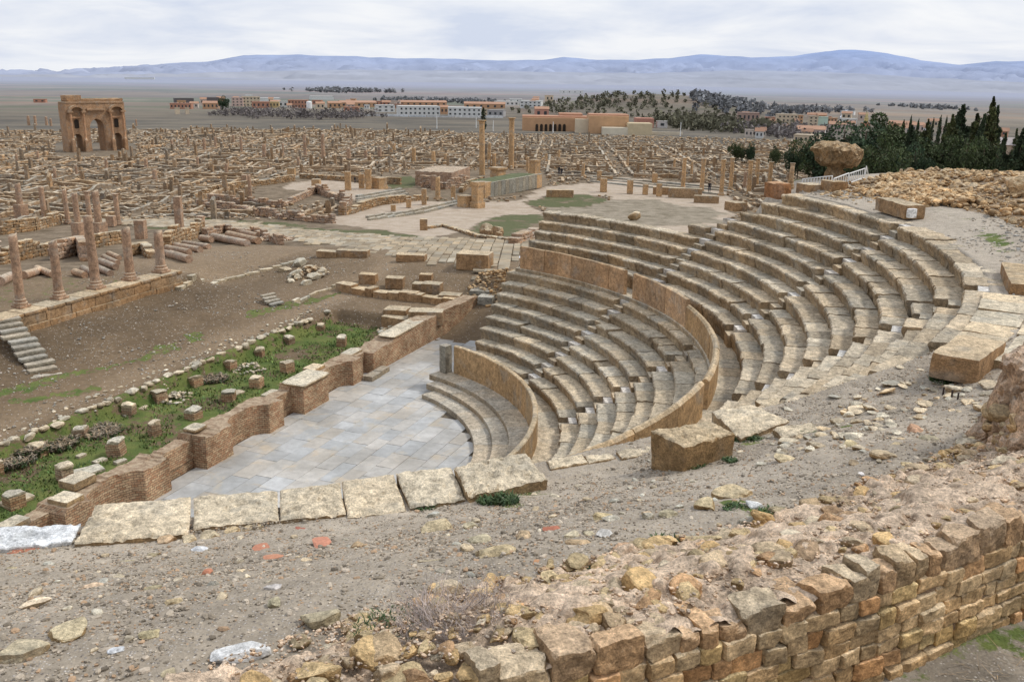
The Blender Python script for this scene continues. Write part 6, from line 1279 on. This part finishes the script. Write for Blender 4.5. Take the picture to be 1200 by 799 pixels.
# broken treads continuing the upper rows on the near side, as worn slabs
a = Acc()
for r0, t0, t1 in [(24.35, -38.8, -27), (25.35, -41, -27.5), (26.3, -40, -28), (27.2, -38, -24)]:
    t = t0
    while t < t1:
        L = rng.uniform(.7, 1.4); dt = math.degrees(L / r0); c = pc(r0 + .45, t + dt / 2, 0); zz = 9.0 + (r0 - 24.3) * .05 + rng.uniform(-.02, .02)
        v, q = block((L - .02, .95 + rng.uniform(-.08, .05), .4), (12, 10, 3), .025, 3, .03, seed=t); a.add(place(v, (c[0], c[1], zz - .32), R(t + dt / 2) + pi / 2, rng.uniform(-.02, .02)), q, None, tint1(.88, 1.12)); t += dt
tag(a.build('pale_slab_paving', M['slab']), 'worn pale slab paving along the rim right of the broken seat rows', 'paving')
# single stones lying on the gravel, each surveyed (x0,x1,y0,y1)
ST_ = [(248, 315, 751, 777, 'marble', (1, 1, 1), 'white flat piece of marble, largest near the bottom edge'), (0, 56, 744, 777, 'slab', (.9, .9, .8), 'long ochre rock half buried at the left edge near the bottom'), (58, 104, 721, 751, 'slab', (.95, .95, .8), 'irregular yellow rock right of the long buried one'), (94, 120, 681, 690, 'field', (1.3, 1., .85), 'pinkish flat stone with a pale rim'), (22, 60, 699, 711, 'field', (1.35, 1.2, 1.1), 'pinkish white flat stone near the left edge'), (12, 52, 635, 648, 'tile_red', (1., 1., 1.), 'broad orange tile sherd under the white marble slab'),
       (343, 363, 611, 632, 'tile_red', (.85, .7, .8), 'long deep red tile sherd pointing at the slabs'), (295, 317, 633, 648, 'tile_red', (1.1, 1.2, 1.2), 'orange red sherd left of two others'), (309, 332, 647, 655, 'tile_red', (1.1, 1.4, 1.4), 'small orange sherd below the orange red one'), (365, 389, 626, 642, 'tile_red', (1.2, 1.3, 1.4), 'broken salmon coloured sherd right of the deep red one'), (224, 244, 638, 651, 'marble', (.8, .82, .86), 'angular blue white stone below the second slab'), (186, 208, 623, 640, 'slab', (1., .75, .55), 'orange cobble, first of the row under the slabs'), (212, 233, 622, 640, 'slab', (1.1, 1.05, .9), 'pale cobble, second of the row under the slabs'), (236, 260, 618, 637, 'slab', (.8, .78, .7), 'grey ochre cobble, third of the row under the slabs'), (263, 283, 615, 630, 'slab', (1., .85, .6), 'ochre cobble, fourth of the row under the slabs'), (285, 308, 613, 624, 'slab', (.95, .85, .65), 'flat cobble, last of the row under the slabs'),
       (170, 188, 644, 658, 'slab', (.7, .7, .55), 'olive ochre stone below the cobble row'), (140, 161, 653, 665, 'slab', (.8, .82, .65), 'flat yellowish stone left of the olive one'), (131, 148, 670, 680, 'field', (1.15, 1.1, 1.), 'small pale stone in the left gravel'), (236, 250, 665, 673, 'tile_red', (1.1, 1.1, 1.), 'little orange sherd alone in the left gravel'), (309, 331, 682, 692, 'marble', (.95, .85, .8), 'white stone with a pinkish end in the gravel'), (192, 216, 700, 709, 'slab', (1., .9, .65), 'thin ochre stone in the middle of the left gravel'), (162, 189, 735, 748, 'slab', (.8, .82, .6), 'ochre angular stone above the bottom left'), (170, 190, 685, 693, 'slab', (.65, .65, .5), 'dull olive stone in the left gravel'), (352, 400, 712, 737, 'field', (1., .95, .75), 'big tan rock against the left end of the rubble wall'), (336, 368, 741, 760, 'field', (.85, .72, .5), 'brownish rock below the big tan one'), (0, 22, 663, 674, 'slab', (.75, .75, .6), 'ochre stone cut by the left edge'), (312, 328, 697, 712, 'field', (.9, .95, .8), 'pale greenish slanting sliver of stone'), (127, 146, 756, 766, 'marble', (.7, .74, .8), 'bluish white stone near the bottom'), (189, 205, 780, 795, 'field', (1., .95, .75), 'small tan stone at the bottom edge'),
       (494, 536, 603, 625, 'slab', (1., .95, .75), 'pale flat stone tilted up on the gravel below the slabs'), (541, 560, 608, 621, 'field', (1., 1., .85), 'squarish pale stone right of the tilted one'), (552, 604, 635, 659, 'slab', (.95, .88, .65), 'long angular tan rock in the middle of the gravel'), (545, 575, 624, 640, 'field', (.95, .95, .8), 'flat pale slab piece behind the long tan rock'), (602, 624, 620, 636, 'slab', (1.05, .85, .65), 'roundish pink ochre stone'), (636, 661, 613, 624, 'tile_red', (.95, .8, .8), 'rust red sherd in the middle of the gravel'), (622, 643, 653, 667, 'tile_red', (.95, 1.4, 1.), 'orange stone at the edge of the rubble wall'), (693, 723, 599, 612, 'slab', (1.0, .92, .6), 'smooth yellow stone on the gravel'), (698, 722, 619, 631, 'marble', (.9, .84, .75), 'white topped stone with a dark red side'), (751, 766, 596, 607, 'field', (1., .8, .65), 'small brown pebble rock'), (773, 796, 594, 608, 'field', (.85, .85, .7), 'grey stone beside the small brown one'), (661, 680, 620, 632, 'field', (1., 1., .9), 'pale stone left of the white topped one'), (682, 699, 620, 629, 'field', (1.1, 1.1, .95), 'small white grey stone in the line of stones'), (711, 741, 630, 662, 'rubble', (.9, .7, .55), 'reddish brown rock on the edge of the rubble wall'), (733, 757, 628, 652, 'slab', (.95, .8, .6), 'ochre rock right behind the reddish brown one'), (753, 768, 629, 640, 'field', (1., .85, .7), 'brown stone by green weeds'), (488, 528, 653, 660, 'field', (.8, .75, .65), 'thin dark flat stone in the gravel'), (663, 694, 629, 640, 'slab', (.95, .75, .55), 'rusty flat stone below the line of stones'), (410, 428, 633, 643, 'slab', (1.05, .8, .55), 'small orange ochre stone under the fourth slab'), (574, 594, 641, 650, 'field', (1., .95, .85), 'little grey stone beside the long tan rock'),
       (984, 1010, 512, 530, 'slab', (1., .95, .65), 'yellow cubic stone on the gravel at the right'), (1028, 1052, 525, 541, 'slab', (.9, .8, .65), 'brown ochre stone right of the cubic one'), (1040, 1062, 517, 529, 'slab', (1., .9, .65), 'flat yellow stone behind the brown ochre one'), (1054, 1072, 539, 548, 'slab', (1., .9, .6), 'small yellow stone near the rubble wall'), (992, 1008, 537, 547, 'field', (.75, .6, .45), 'small dark brown stone'), (906, 934, 529, 543, 'slab', (1.05, 1., .8), 'flat cream stone in the middle right gravel'), (809, 841, 580, 602, 'slab', (1.05, 1., .75), 'flat pale yellow slab piece on the right gravel'), (835, 883, 565, 586, 'slab', (1., .92, .7), 'flat yellow slab piece right of the pale one'), (874, 896, 584, 598, 'marble', (.85, .86, .84), 'white stone by the small green weeds'), (899, 925, 590, 606, 'slab', (.65, .62, .5), 'olive round topped stone among weeds'), (1004, 1014, 551, 558, 'marble', (1., .9, .85), 'tiny white stone alone on brown gravel'), (1010, 1022, 500, 507, 'marble', (.95, .95, .95), 'white pebble among the yellow cobbles'), (1062, 1084, 496, 510, 'rubble', (.95, .65, .5), 'reddish stone among the yellow cobbles'), (1075, 1100, 507, 520, 'field', (.9, .9, .75), 'greyish cobble left of the brick outcrop')]
for x0, x1, y0, y1, mt, tn, lab in ST_:
    p = at((x0 + x1) / 2, y1 - (y1 - y0) * .3); m = px_per_m(p); w = (x1 - x0) / m; el = math.atan2(EYE - p[2], np.hypot(p[0], p[1])); tall = (y1 - y0) / m
    hh = {'tile_red': .03}.get(mt, min(tall * .45, w * .4)); dp = max(.05, (tall - hh * cos(el)) / max(.25, sin(el)))
    kind = 'tile_sherd' if mt == 'tile_red' else 'loose_stone'
    v, q = rock((w * 1.05, dp * 1.15, hh * 1.6), 10, 16, .10, int(x0 * 3 + y0)); tn = np.array(tn) * .55 + .45 * np.mean(tn); az = math.atan2(p[1], p[0]) - pi / 2; v = place(v, p + [0, 0, hh * .25], az)
    a = Acc(); a.add(v, q, None, tn); tag(a.build(kind, M[mt], origin=p), lab, 'tile sherd' if mt == 'tile_red' else 'stone')
def many(n, f, size, mat, lab, grp, name='loose_stone', seed=1, tn=(.7, 1.25), nn=4, flat=(.4, .8), cat='stone'):
    r_ = np.random.default_rng(seed)
    for i in range(n):
        p = f(r_); s = size[0] * (size[1] / size[0]) ** (r_.random() ** 1.8); v, q = rock((s * r_.uniform(1, 1.7), s, s * r_.uniform(*flat)), nn, 8, .1, int(r_.integers(0, 900))); a = Acc()
        a.add(place(v, p + [0, 0, s * .12], r_.uniform(0, 6), r_.normal() * .15), q, None, tint1(*tn, .1)); tag(a.build(name, M[mat], origin=p), lab, cat, grp)
def gp(r_, r0, r1, t0, t1): P = pc(np.array([r_.uniform(r0, r1)]), np.array([r_.uniform(t0, t1)])); P[:, 2] = gz(P); return P[0]
many(150, lambda r_: gp(r_, 22.4, 27.2, -88, -48), (.05, .18), 'field', 'small ochre or grey field stone lying loose on the gravel walk', 'small loose stones on the gravel walk', seed=3)
many(90, lambda r_: gp(r_, 23.6, 26.6, -55, -42), (.08, .26), 'slab', 'yellowish cobble in the patch of half buried cobbles right of the big ochre block', 'half buried cobbles right of the big ochre block', name='cobble', seed=4, flat=(.35, .6))
many(60, lambda r_: gp(r_, 22.3, 26.0, -56, -40), (.10, .34), 'slab', 'flat worn paving fragment sunk in the gravel right of the big ochre block', 'flat fragments sunk right of the big ochre block', name='flat_stone', seed=14, flat=(.12, .25), nn=6)
for i, (x, y) in enumerate([(1105, 459), (1115, 463), (1122, 466)]):
    p = at(x, y + 3); a = Acc(); v, q = lathe([(.018, -.05), (.016, .12), (.022, .13), (.001, .135)], 6, .002); a.add(v + p, q); tag(a.build('iron_peg', M['post']), 'small dark rusty iron peg upright in the gravel, %s' % ['left of three', 'middle of three', 'right of three'][i], 'peg')
# outer wall of rubble masonry
M['joint'] = mat_stone('earthy_joint_mortar', (.40, .27, .17), (.55, .42, .30), .3, .8, 1.3)
def outer_wall():
    root = empty('rubble_masonry_wall', pc(29, -65, 8.9), 'curved wall of rough yellow brown squared rubble with a broken pinkish mortar top, nearest thing of all', 'wall')
    T0, T1 = -75.5, -44.; RW = 29.12
    a = Acc()
    # mortar sheet on the face
    tv = np.arange(T0, T1, .04); zv = np.arange(8.5, 9.86, .02); A_, B_ = np.meshgrid(tv, zv, indexing='ij'); V = pc(RW - .045 + 0 * A_.ravel(), A_.ravel()); V[:, 2] = B_.ravel(); V = disp3(V, .06, 7, 4, 4); a.add(V, grid_faces(len(tv), len(zv))[:, ::-1]); a.build('mortar', M['joint'], root)
    face = Acc(); z = 8.62; row = 0
    topz = lambda t: 10.0 + .04 * math.sin(t * .6) + .02 * math.sin(t * 2.3)
    while z < 9.72:
        h = rng.uniform(.14, .19); t = T0 + rng.uniform(0, 1)
        if z + h > 9.72: h = 9.76 - z
        while t < T1:
            L = rng.uniform(.16, .40); dt = math.degrees(L / RW); hh = h * rng.uniform(.86, 1.05)
            v, q = hewn((L - .008, .26, hh - .004), (max(6, int(L / .024)), 8, 8), seed=t * 3 + z, rough=.010, nscale=14, depth=.075, big=.018); v[:, 0] += v[:, 2] * rng.uniform(-.12, .12)
            c = pc(RW - .115 + rng.uniform(-.02, .03), t + dt / 2, z + rng.uniform(-.012, .012)); tn = tint1(.74, 1.2, .06)
            if rng.random() < .16: tn = tn * np.array((1.03, .84, .72))
            elif rng.random() < .2: tn = tn * np.array((.9, .93, .82))
            face.add(place(v, c, R(t + dt / 2) + pi / 2 + rng.uniform(-.06, .06), rng.uniform(-.05, .05)), q, None, tn); t += dt
        z += h; row += 1
    face.build('facing_stones', M['facing'], root)
    cap = Acc(); t = -69.6
    while t < T1:
        L = rng.uniform(.16, .46); dt = math.degrees(L / RW); D_ = rng.uniform(.2, .42); hh = topz(t) - 9.74 + rng.uniform(-.09, .01)
        v, q = hewn((L - .006, D_, hh), (max(7, int(L / .024)), 14, 8), seed=t * 2, rough=.016, nscale=12, depth=.10, big=.028); v[:, 0] += v[:, 1] * rng.uniform(-.25, .25)
        tn = tint1(.84, 1.12, .06) * (np.array((1.05, .93, .86)) if rng.random() < .4 else 1)
        cap.add(place(v, pc(RW + .01 - D_ / 2, t + dt / 2, 9.74), R(t + dt / 2) + pi / 2 + rng.uniform(-.06, .06), rng.uniform(-.03, .03), rng.uniform(-.03, .03)), q, None, tn); t += dt
    cap.build('top_course', M['facing_top'], root)
    # rubble core
    rv = np.arange(26.35, 29.10, .017); tv = np.arange(-82, -45, .042); A_, B_ = np.meshgrid(rv, tv, indexing='ij'); V = pc(A_.ravel(), B_.ravel()); r, th = A_.ravel(), B_.ravel(); F2 = V * [1, 1, 0]
    inner = 26.95 + .28 * fbm(F2, .55, 3, 8) + .14 * fbm(F2, 2.5, 2, 9) + np.interp(th, [-82, -75, -73, -71.8, -70, -60, -50, -45], [2.4, 2.0, 1.25, .85, .2, .1, .1, -.1])
    zz = 9.36 + .52 * sm((r - inner) / (28.45 - inner)) + .075 * fbm(F2, 1.6, 3, 2) + .075 * np.abs(fbm(F2, 4, 3, 3)) * 2 + .04 * fbm(F2, 11, 4, 5) + .05 * (vnoise(F2 * 6, 77) > .15) * vnoise(F2 * 6, 77)
    hol = np.exp(-((V[:, 0] + .55) ** 2 + (V[:, 1] - 6.35) ** 2) / .35); zz = zz - .22 * hol
    zz = np.where(r < inner, zz - 2.2 * (inner - r), zz); V[:, 2] = zz; a = Acc(); Q = grid_faces(len(rv), len(tv))
    tq = 1 + .12 * fbm(V[Q[:, 0]] * [1, 1, 0], 1.2, 3, 6); a.add(V, Q, None, tq[:, None] * np.ones(3)); a.build('mortar_core', M['rubble'], root, smooth=True)
    st = Acc(); n = 0
    for i in range(1500):
        t = rng.uniform(-80, -46); r = rng.uniform(26.7, 29.0 if t < -69 else 28.75); s = .06 * (5.0) ** (rng.random() ** 1.5); c = pc(r, t); k = np.interp(t, [-82, -75, -73, -71.8, -70, -45], [29.4, 29.0, 28.25, 27.85, 27.1, 27.0]); 
        if r < k - .15: continue
        if t > -63 and rng.random() < .45: continue
        zc = 9.36 + .52 * float(sm((r - k) / (28.6 - k))) + .03
        v, q = rock((s * rng.uniform(1, 1.6), s, s * rng.uniform(.4, .8)), 8 if s > .14 else 5, 9, .13, i); tn = tint1(.75, 1.15, .08) * (np.array((1., .93, .75)) if rng.random() < .5 else np.array((.95, .78, .66)) if rng.random() < .35 else 1.)
        st.add(place(v, (c[0], c[1], zc), rng.uniform(0, 6), rng.normal() * .2, rng.normal() * .2), q, None, tn)
    st.build('core_stones', M['facing_top'], root)
    cr = Acc(); n = 9000; r = rng.uniform(26.8, 28.9, n); t = rng.uniform(-80, -46, n); P = pc(r, t); P[:, 2] = 9.38 + .52 * sm((r - 27.0) / 1.6) + .045; keep = r > np.interp(t, [-82, -75, -73, -71.8, -70, -45], [29.4, 29.0, 28.2, 27.7, 27.0, 26.9]); P = P[keep]
    scatter(cr, P, .012 * 4 ** (rng.random(len(P)) ** 2), rock((1, 1, 1), 2, 4, .2, 8), (.7, 1.3)); cr.build('mortar_crumbs', M['rubble'], root)
M['facing_top'] = mat_stone('pale_broken_top_stone', (.42, .30, .175), (.64, .51, .345), .22, .6, 1.3, stain=(.33, .25, .16), grey=.12)
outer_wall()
# outcrop of red rubble at the right edge
def outcrop():
    c = atz(1212, 535, 9.45); root = empty('red_rubble_outcrop', c, 'ragged lump of reddish rubble masonry rising at the right edge', 'ruin'); n = 60
    V, Q = boxgrid(44, 44, 40); V = V / (np.abs(V) ** 2.6).sum(1)[:, None] ** (1 / 2.6); V = V * [.74, .95, 1.15]; V[:, :2] *= (1.0 - .22 * V[:, 2:3]); V = V + c + [.35, .3, .25]; V = disp3(V, .30, 1.3, 4, 2); V = disp3(V, .16, 4, 3, 5); V = disp3(V, .05, 14, 2, 7)
    a = Acc(); a.add(V, Q, None, tints(len(Q), .88, 1.1, .04)); a.build('mortar_mass', M['redrubble'], root); st = Acc()
    for i in range(170):
        d = rng.normal(size=3); d /= np.linalg.norm(d); d[2] = abs(d[2]) * .9 - .15; s = rng.uniform(.08, .26); p = c + [.35, .3, .25] + d * np.array([.70, .9, .82]) ; v, q = rock((s * 1.4, s, s * .7), 6, 8, .12, i); st.add(place(v, p, rng.uniform(0, 6), rng.normal() * .5), q, None, tint1(.75, 1.15, .1) * np.array((1., .9, .75)))
    st.build('embedded_stones', M['facing_top'], root)
M['redrubble'] = mat_stone('reddish_rubble_mortar', (.45, .30, .19), (.62, .46, .33), .3, .8, 1.5, stain=(.2, .11, .07))
outcrop()
# plants
def blades(acc, c, n, rad, hgt, wid, tn, spread=.6, seed=0, curl=.5):
    r_ = np.random.default_rng(seed); an = r_.uniform(0, 2 * pi, n); ra = rad * np.sqrt(r_.random(n)); b = np.stack([c[0] + ra * np.cos(an), c[1] + ra * np.sin(an), np.full(n, c[2])], 1)
    da = r_.uniform(0, 2 * pi, n); dv = np.stack([np.cos(da), np.sin(da), 0 * da], 1); sd = np.stack([-np.sin(da), np.cos(da), 0 * da], 1) * (wid * r_.uniform(.6, 1.4, (n, 1))); h = hgt * r_.uniform(.4, 1.2, (n, 1)); up = np.array([[0, 0, 1.]])
    p1 = b + up * h * .55 + dv * h * spread * .35; p2 = b + up * h * (1 - curl * .4) + dv * h * spread
    V = np.stack([b - sd, b + sd, p1 + sd * .8, p1 - sd * .8, p2], 1).reshape(-1, 3); k = np.arange(n)[:, None] * 5; c_ = tints(n, *tn, .1)
    acc.add(V, k + [0, 1, 2, 3], None, c_); acc.n -= len(V); acc.V.pop(); acc.UV.pop(); acc.add(V, None, k + [3, 2, 4], c_)
a = Acc()
s_ = rng.uniform(-13, 17, 15000); t_ = rng.uniform(1.0, 6.3, 15000); P = stp(s_, t_); P[:, 2] = Zf(P[:, 0], P[:, 1]) + fbm(P, .5, 4, 2) * .09; den = fbm(P, .8, 3, 41) > -.15; P = P[den]
def field_blades(acc, P, hgt, wid, tn, spread=.7):
    n = len(P); da = rng.uniform(0, 2 * pi, n); dv = np.stack([np.cos(da), np.sin(da), 0 * da], 1); sd = np.stack([-np.sin(da), np.cos(da), 0 * da], 1) * (wid * rng.uniform(.6, 1.4, (n, 1))); h = hgt * rng.uniform(.4, 1.3, (n, 1))
    p2 = P + [[0, 0, 1]] * h + dv * h * spread; V = np.stack([P - sd, P + sd, p2 + sd * .4, p2 - sd * .4], 1).reshape(-1, 3); acc.add(V, np.arange(4 * n).reshape(-1, 4), None, tints(n, *tn, .15))
field_blades(a, P, .09, .03, (.45, 1.35))
tag(a.build('grass', M['blade']), 'short green grass growing in the sunken strip behind the stage wall', 'grass', kind='stuff')
a = Acc(); r = rng.uniform(29.25, 31, 16000); t = rng.uniform(-64, -50, 16000); P = pc(r, t); P[:, 2] = gz(P) - .01; P = P[fbm(P * [1, 1, 0], 1.3, 3, 51) > -.08]; field_blades(a, P, .05, .005, (.3, .9), 1.2); k = len(P)
tag(a.build('grass', M['blade']), 'patchy dark green grass at the foot of the nearest wall', 'grass', kind='stuff')
a = Acc(); r = rng.uniform(29.3, 31, 1500); t = rng.uniform(-64, -50, 1500); P = pc(r, t); P[:, 2] = gz(P) + .0; field_blades(a, P, .05, .003, (.8, 1.4), 3.5); tag(a.build('dry_grass', M['dry']), 'dry straw stems lying in the grass at the foot of the nearest wall', 'grass', kind='stuff')
def weed(px, py, rad, hgt, lab, n=120, mat='leaf', seed=0, wid=.012, spread=.8, name='weed'):
    p = at(px, py); a = Acc(); blades(a, p, n, rad, hgt, wid, (.6, 1.5), spread, seed); tag(a.build(name, M[mat]), lab, 'plant')
for i, (x, y, rd, h, l) in enumerate([(592, 588, .20, .12, 'bushy green weed under the highest slab, right clump'), (572, 589, .16, .09, 'bushy green weed under the highest slab, left clump'), (497, 594, .18, .05, 'low green weed under the sixth slab'), (810, 546, .22, .10, 'green weed at the right foot of the big ochre block'), (868, 517, .2, .08, 'green weed beside the pale pitted slab'), (885, 515, .15, .06, 'small green weed right of the pale pitted slab'), (938, 506, .18, .06, 'green tuft at the edge of the cobbles'), (905, 606, .22, .05, 'low green tuft among the flat yellow stones'), (862, 597, .15, .05, 'green tuft between two flat yellow stones'), (690, 665, .14, .06, 'tiny green tuft beside the rubble wall'), (780, 640, .16, .09, 'green weed by the brown stone'), (1105, 446, .25, .08, 'green weed at the corner of the long brown fronted block'), (1060, 310, .5, .08, 'green weed patch along the top row of seats'), (855, 540, .12, .06, 'thin green weed before the flat slabs')]): weed(x, y, rd, h, l, int(260 * rd / .2), seed=i)
def dry_shrub(px, py, rad, hgt, lab, n, mat='twig', seed=0, z=None, name='dry_shrub', up=.8, thick=.004, branch=3):
    p = at(px, py) if z is None else atz(px, py, z); r_ = np.random.default_rng(seed); root = empty(name, p, lab, 'shrub'); a = Acc()
    def twig(A, d, L, th, lvl):
        k = 4; P = [A]; D = d.copy()
        for i in range(k): D = D + r_.normal(size=3) * .28; D /= np.linalg.norm(D); P.append(P[-1] + D * L / k)
        V = []; 
        for i, q in enumerate(P):
            w = th * (1 - .6 * i / k)
            for j in range(3): V.append(q + w * np.array([cos(2.1 * j), sin(2.1 * j), .3 * cos(4 * j)]))
        a.add(np.array(V), grid_faces(k + 1, 3, True), None, tint1(.6, 1.5, .08))
        if lvl > 0:
            for _ in range(branch): i = r_.integers(1, k); twig(P[i], (D + r_.normal(size=3) * .8), L * .55, th * .65, lvl - 1)
    for i in range(n):
        an = r_.uniform(0, 2 * pi); ra = rad * .6 * math.sqrt(r_.random()); d = np.array([cos(an), sin(an), up * r_.uniform(.3, 1.4)]); d /= np.linalg.norm(d); twig(p + [ra * cos(an + 1), ra * sin(an + 1), -.01], d, hgt * r_.uniform(.6, 1.2), thick, 2)
    a.build('twigs', M[mat], root); return root
dry_shrub(535, 728, .5, .36, 'grey mauve leafless twiggy shrub growing in the hollow of the near wall', 105, z=9.74, seed=3, thick=.0045)
dry_shrub(495, 760, .30, .24, 'smaller grey twiggy shrub low in the hollow of the near wall', 50, z=9.74, seed=5, thick=.004)
a = Acc(); p = atz(470, 740, 9.66); blades(a, p, 600, .4, .045, .006, (.6, 1.4), 1.2, 9); tag(a.build('weed', M['leaf']), 'green grass tuft under the grey twiggy shrub in the near wall', 'plant')
a = Acc(); p = atz(600, 735, 9.72); blades(a, p, 150, .2, .06, .006, (.6, 1.4), 1.2, 19); tag(a.build('weed', M['leaf']), 'little green tuft right of the twiggy shrub', 'plant')
for i, (x, y, r, l) in enumerate([(117, 508, .75, 'dry brown thistle clump in the middle of the grass strip'), (65, 522, .75, 'dry brown thistle clump left of the middle one'), (15, 540, .8, 'dry brown thistle clump at the left edge of the strip'), (250, 446, .6, 'dry weed clump between the rear pedestals'), (35, 528, .6, 'dry leafy clump beside the left clump')]):
    p = at(x, y); root = empty('dry_plant', p, l, 'plant'); a = Acc(); blades(a, p, 420, r, .34, .035, (.5, 1.4), .8, i + 60, .9); a.build('dry_leaves', M['dry'], root); a = Acc(); blades(a, p, 260, r * 1.1, .24, .035, (.5, 1.3), .9, i + 80, .9); a.build('green_leaves', M['leaf'], root)
# ------------------------------------------------------------------ light, sky, camera
w = bpy.data.worlds.new('World'); sc.world = w; w.use_nodes = True; nt = w.node_tree; nn = nt.nodes; bg = nn['Background']
SUN_EL, SUN_AZ = R(48), R(75)
sky = nn.new('ShaderNodeTexSky'); sky.sky_type = 'NISHITA'; sky.sun_disc = False; sky.sun_elevation = SUN_EL; sky.sun_rotation = SUN_AZ; sky.air_density = 1.5; sky.dust_density = 3
tc_ = nn.new('ShaderNodeTexCoord'); sp = nn.new('ShaderNodeSeparateXYZ'); nt.links.new(tc_.outputs['Generated'], sp.inputs[0])
mx = nn.new('ShaderNodeMath'); mx.operation = 'MAXIMUM'; nt.links.new(sp.outputs[2], mx.inputs[0]); mx.inputs[1].default_value = 0.; ad = nn.new('ShaderNodeMath'); ad.operation = 'ADD'; nt.links.new(mx.outputs[0], ad.inputs[0]); ad.inputs[1].default_value = .16
dv = nn.new('ShaderNodeVectorMath'); dv.operation = 'DIVIDE'; nt.links.new(tc_.outputs['Generated'], dv.inputs[0]); cb = nn.new('ShaderNodeCombineXYZ'); [nt.links.new(ad.outputs[0], cb.inputs[i]) for i in range(3)]; nt.links.new(cb.outputs[0], dv.inputs[1])
mp = nn.new('ShaderNodeMapping'); mp.inputs['Scale'].default_value = (.5, .5, 0); nt.links.new(dv.outputs[0], mp.inputs['Vector'])
nz = nn.new('ShaderNodeTexNoise'); nz.inputs['Scale'].default_value = 2.2; nz.inputs['Detail'].default_value = 5; nz.inputs['Roughness'].default_value = .55; nz.inputs['Distortion'].default_value = .4; nt.links.new(mp.outputs[0], nz.inputs['Vector'])
rp = nn.new('ShaderNodeValToRGB'); rp.color_ramp.elements[0].position = .34; rp.color_ramp.elements[0].color = (6.7, 7.4, 8.9, 1); rp.color_ramp.elements[1].position = .6; rp.color_ramp.elements[1].color = (9.4, 9.6, 10., 1); nt.links.new(nz.outputs['Fac'], rp.inputs[0])
mxc = nn.new('ShaderNodeMix'); mxc.data_type = 'RGBA'; mxc.inputs[0].default_value = .90; nt.links.new(sky.outputs[0], mxc.inputs[6]); nt.links.new(rp.outputs[0], mxc.inputs[7]); nt.links.new(mxc.outputs[2], bg.inputs['Color']); bg.inputs['Strength'].default_value = .104
L = bpy.data.lights.new('sun', 'SUN'); L.energy = 2.1; L.angle = R(11); L.color = (1., .95, .87); so = bpy.data.objects.new('sun', L); COL.objects.link(so)
import mathutils
sd = mathutils.Vector((sin(SUN_AZ) * cos(SUN_EL), cos(SUN_AZ) * cos(SUN_EL), sin(SUN_EL))); so.rotation_euler = sd.to_track_quat('Z', 'Y').to_euler(); so['kind'] = 'light' if False else ''
del so['kind']
cam = bpy.data.cameras.new('camera'); co = bpy.data.objects.new('camera', cam); COL.objects.link(co); cam.sensor_width = 36; cam.lens = F / 1200 * 36; cam.clip_end = 60000; cam.clip_start = .1
right = mathutils.Vector((1, ROLL * SP, ROLL * CP)).normalized(); fwd = mathutils.Vector((0, CP, -SP)).normalized(); up = right.cross(fwd).normalized()
co.matrix_world = mathutils.Matrix(((right.x, up.x, -fwd.x, 0), (right.y, up.y, -fwd.y, 0), (right.z, up.z, -fwd.z, EYE), (0, 0, 0, 1)))
sc.camera = co
sc.view_settings.view_transform = 'Standard'; sc.view_settings.look = 'None'; sc.view_settings.exposure = 0; sc.view_settings.gamma = 1
sc.cycles.max_bounces = 5; sc.cycles.diffuse_bounces = 2; sc.cycles.glossy_bounces = 2; sc.cycles.use_adaptive_sampling = True; sc.cycles.adaptive_threshold = .02; sc.cycles.use_denoising = True
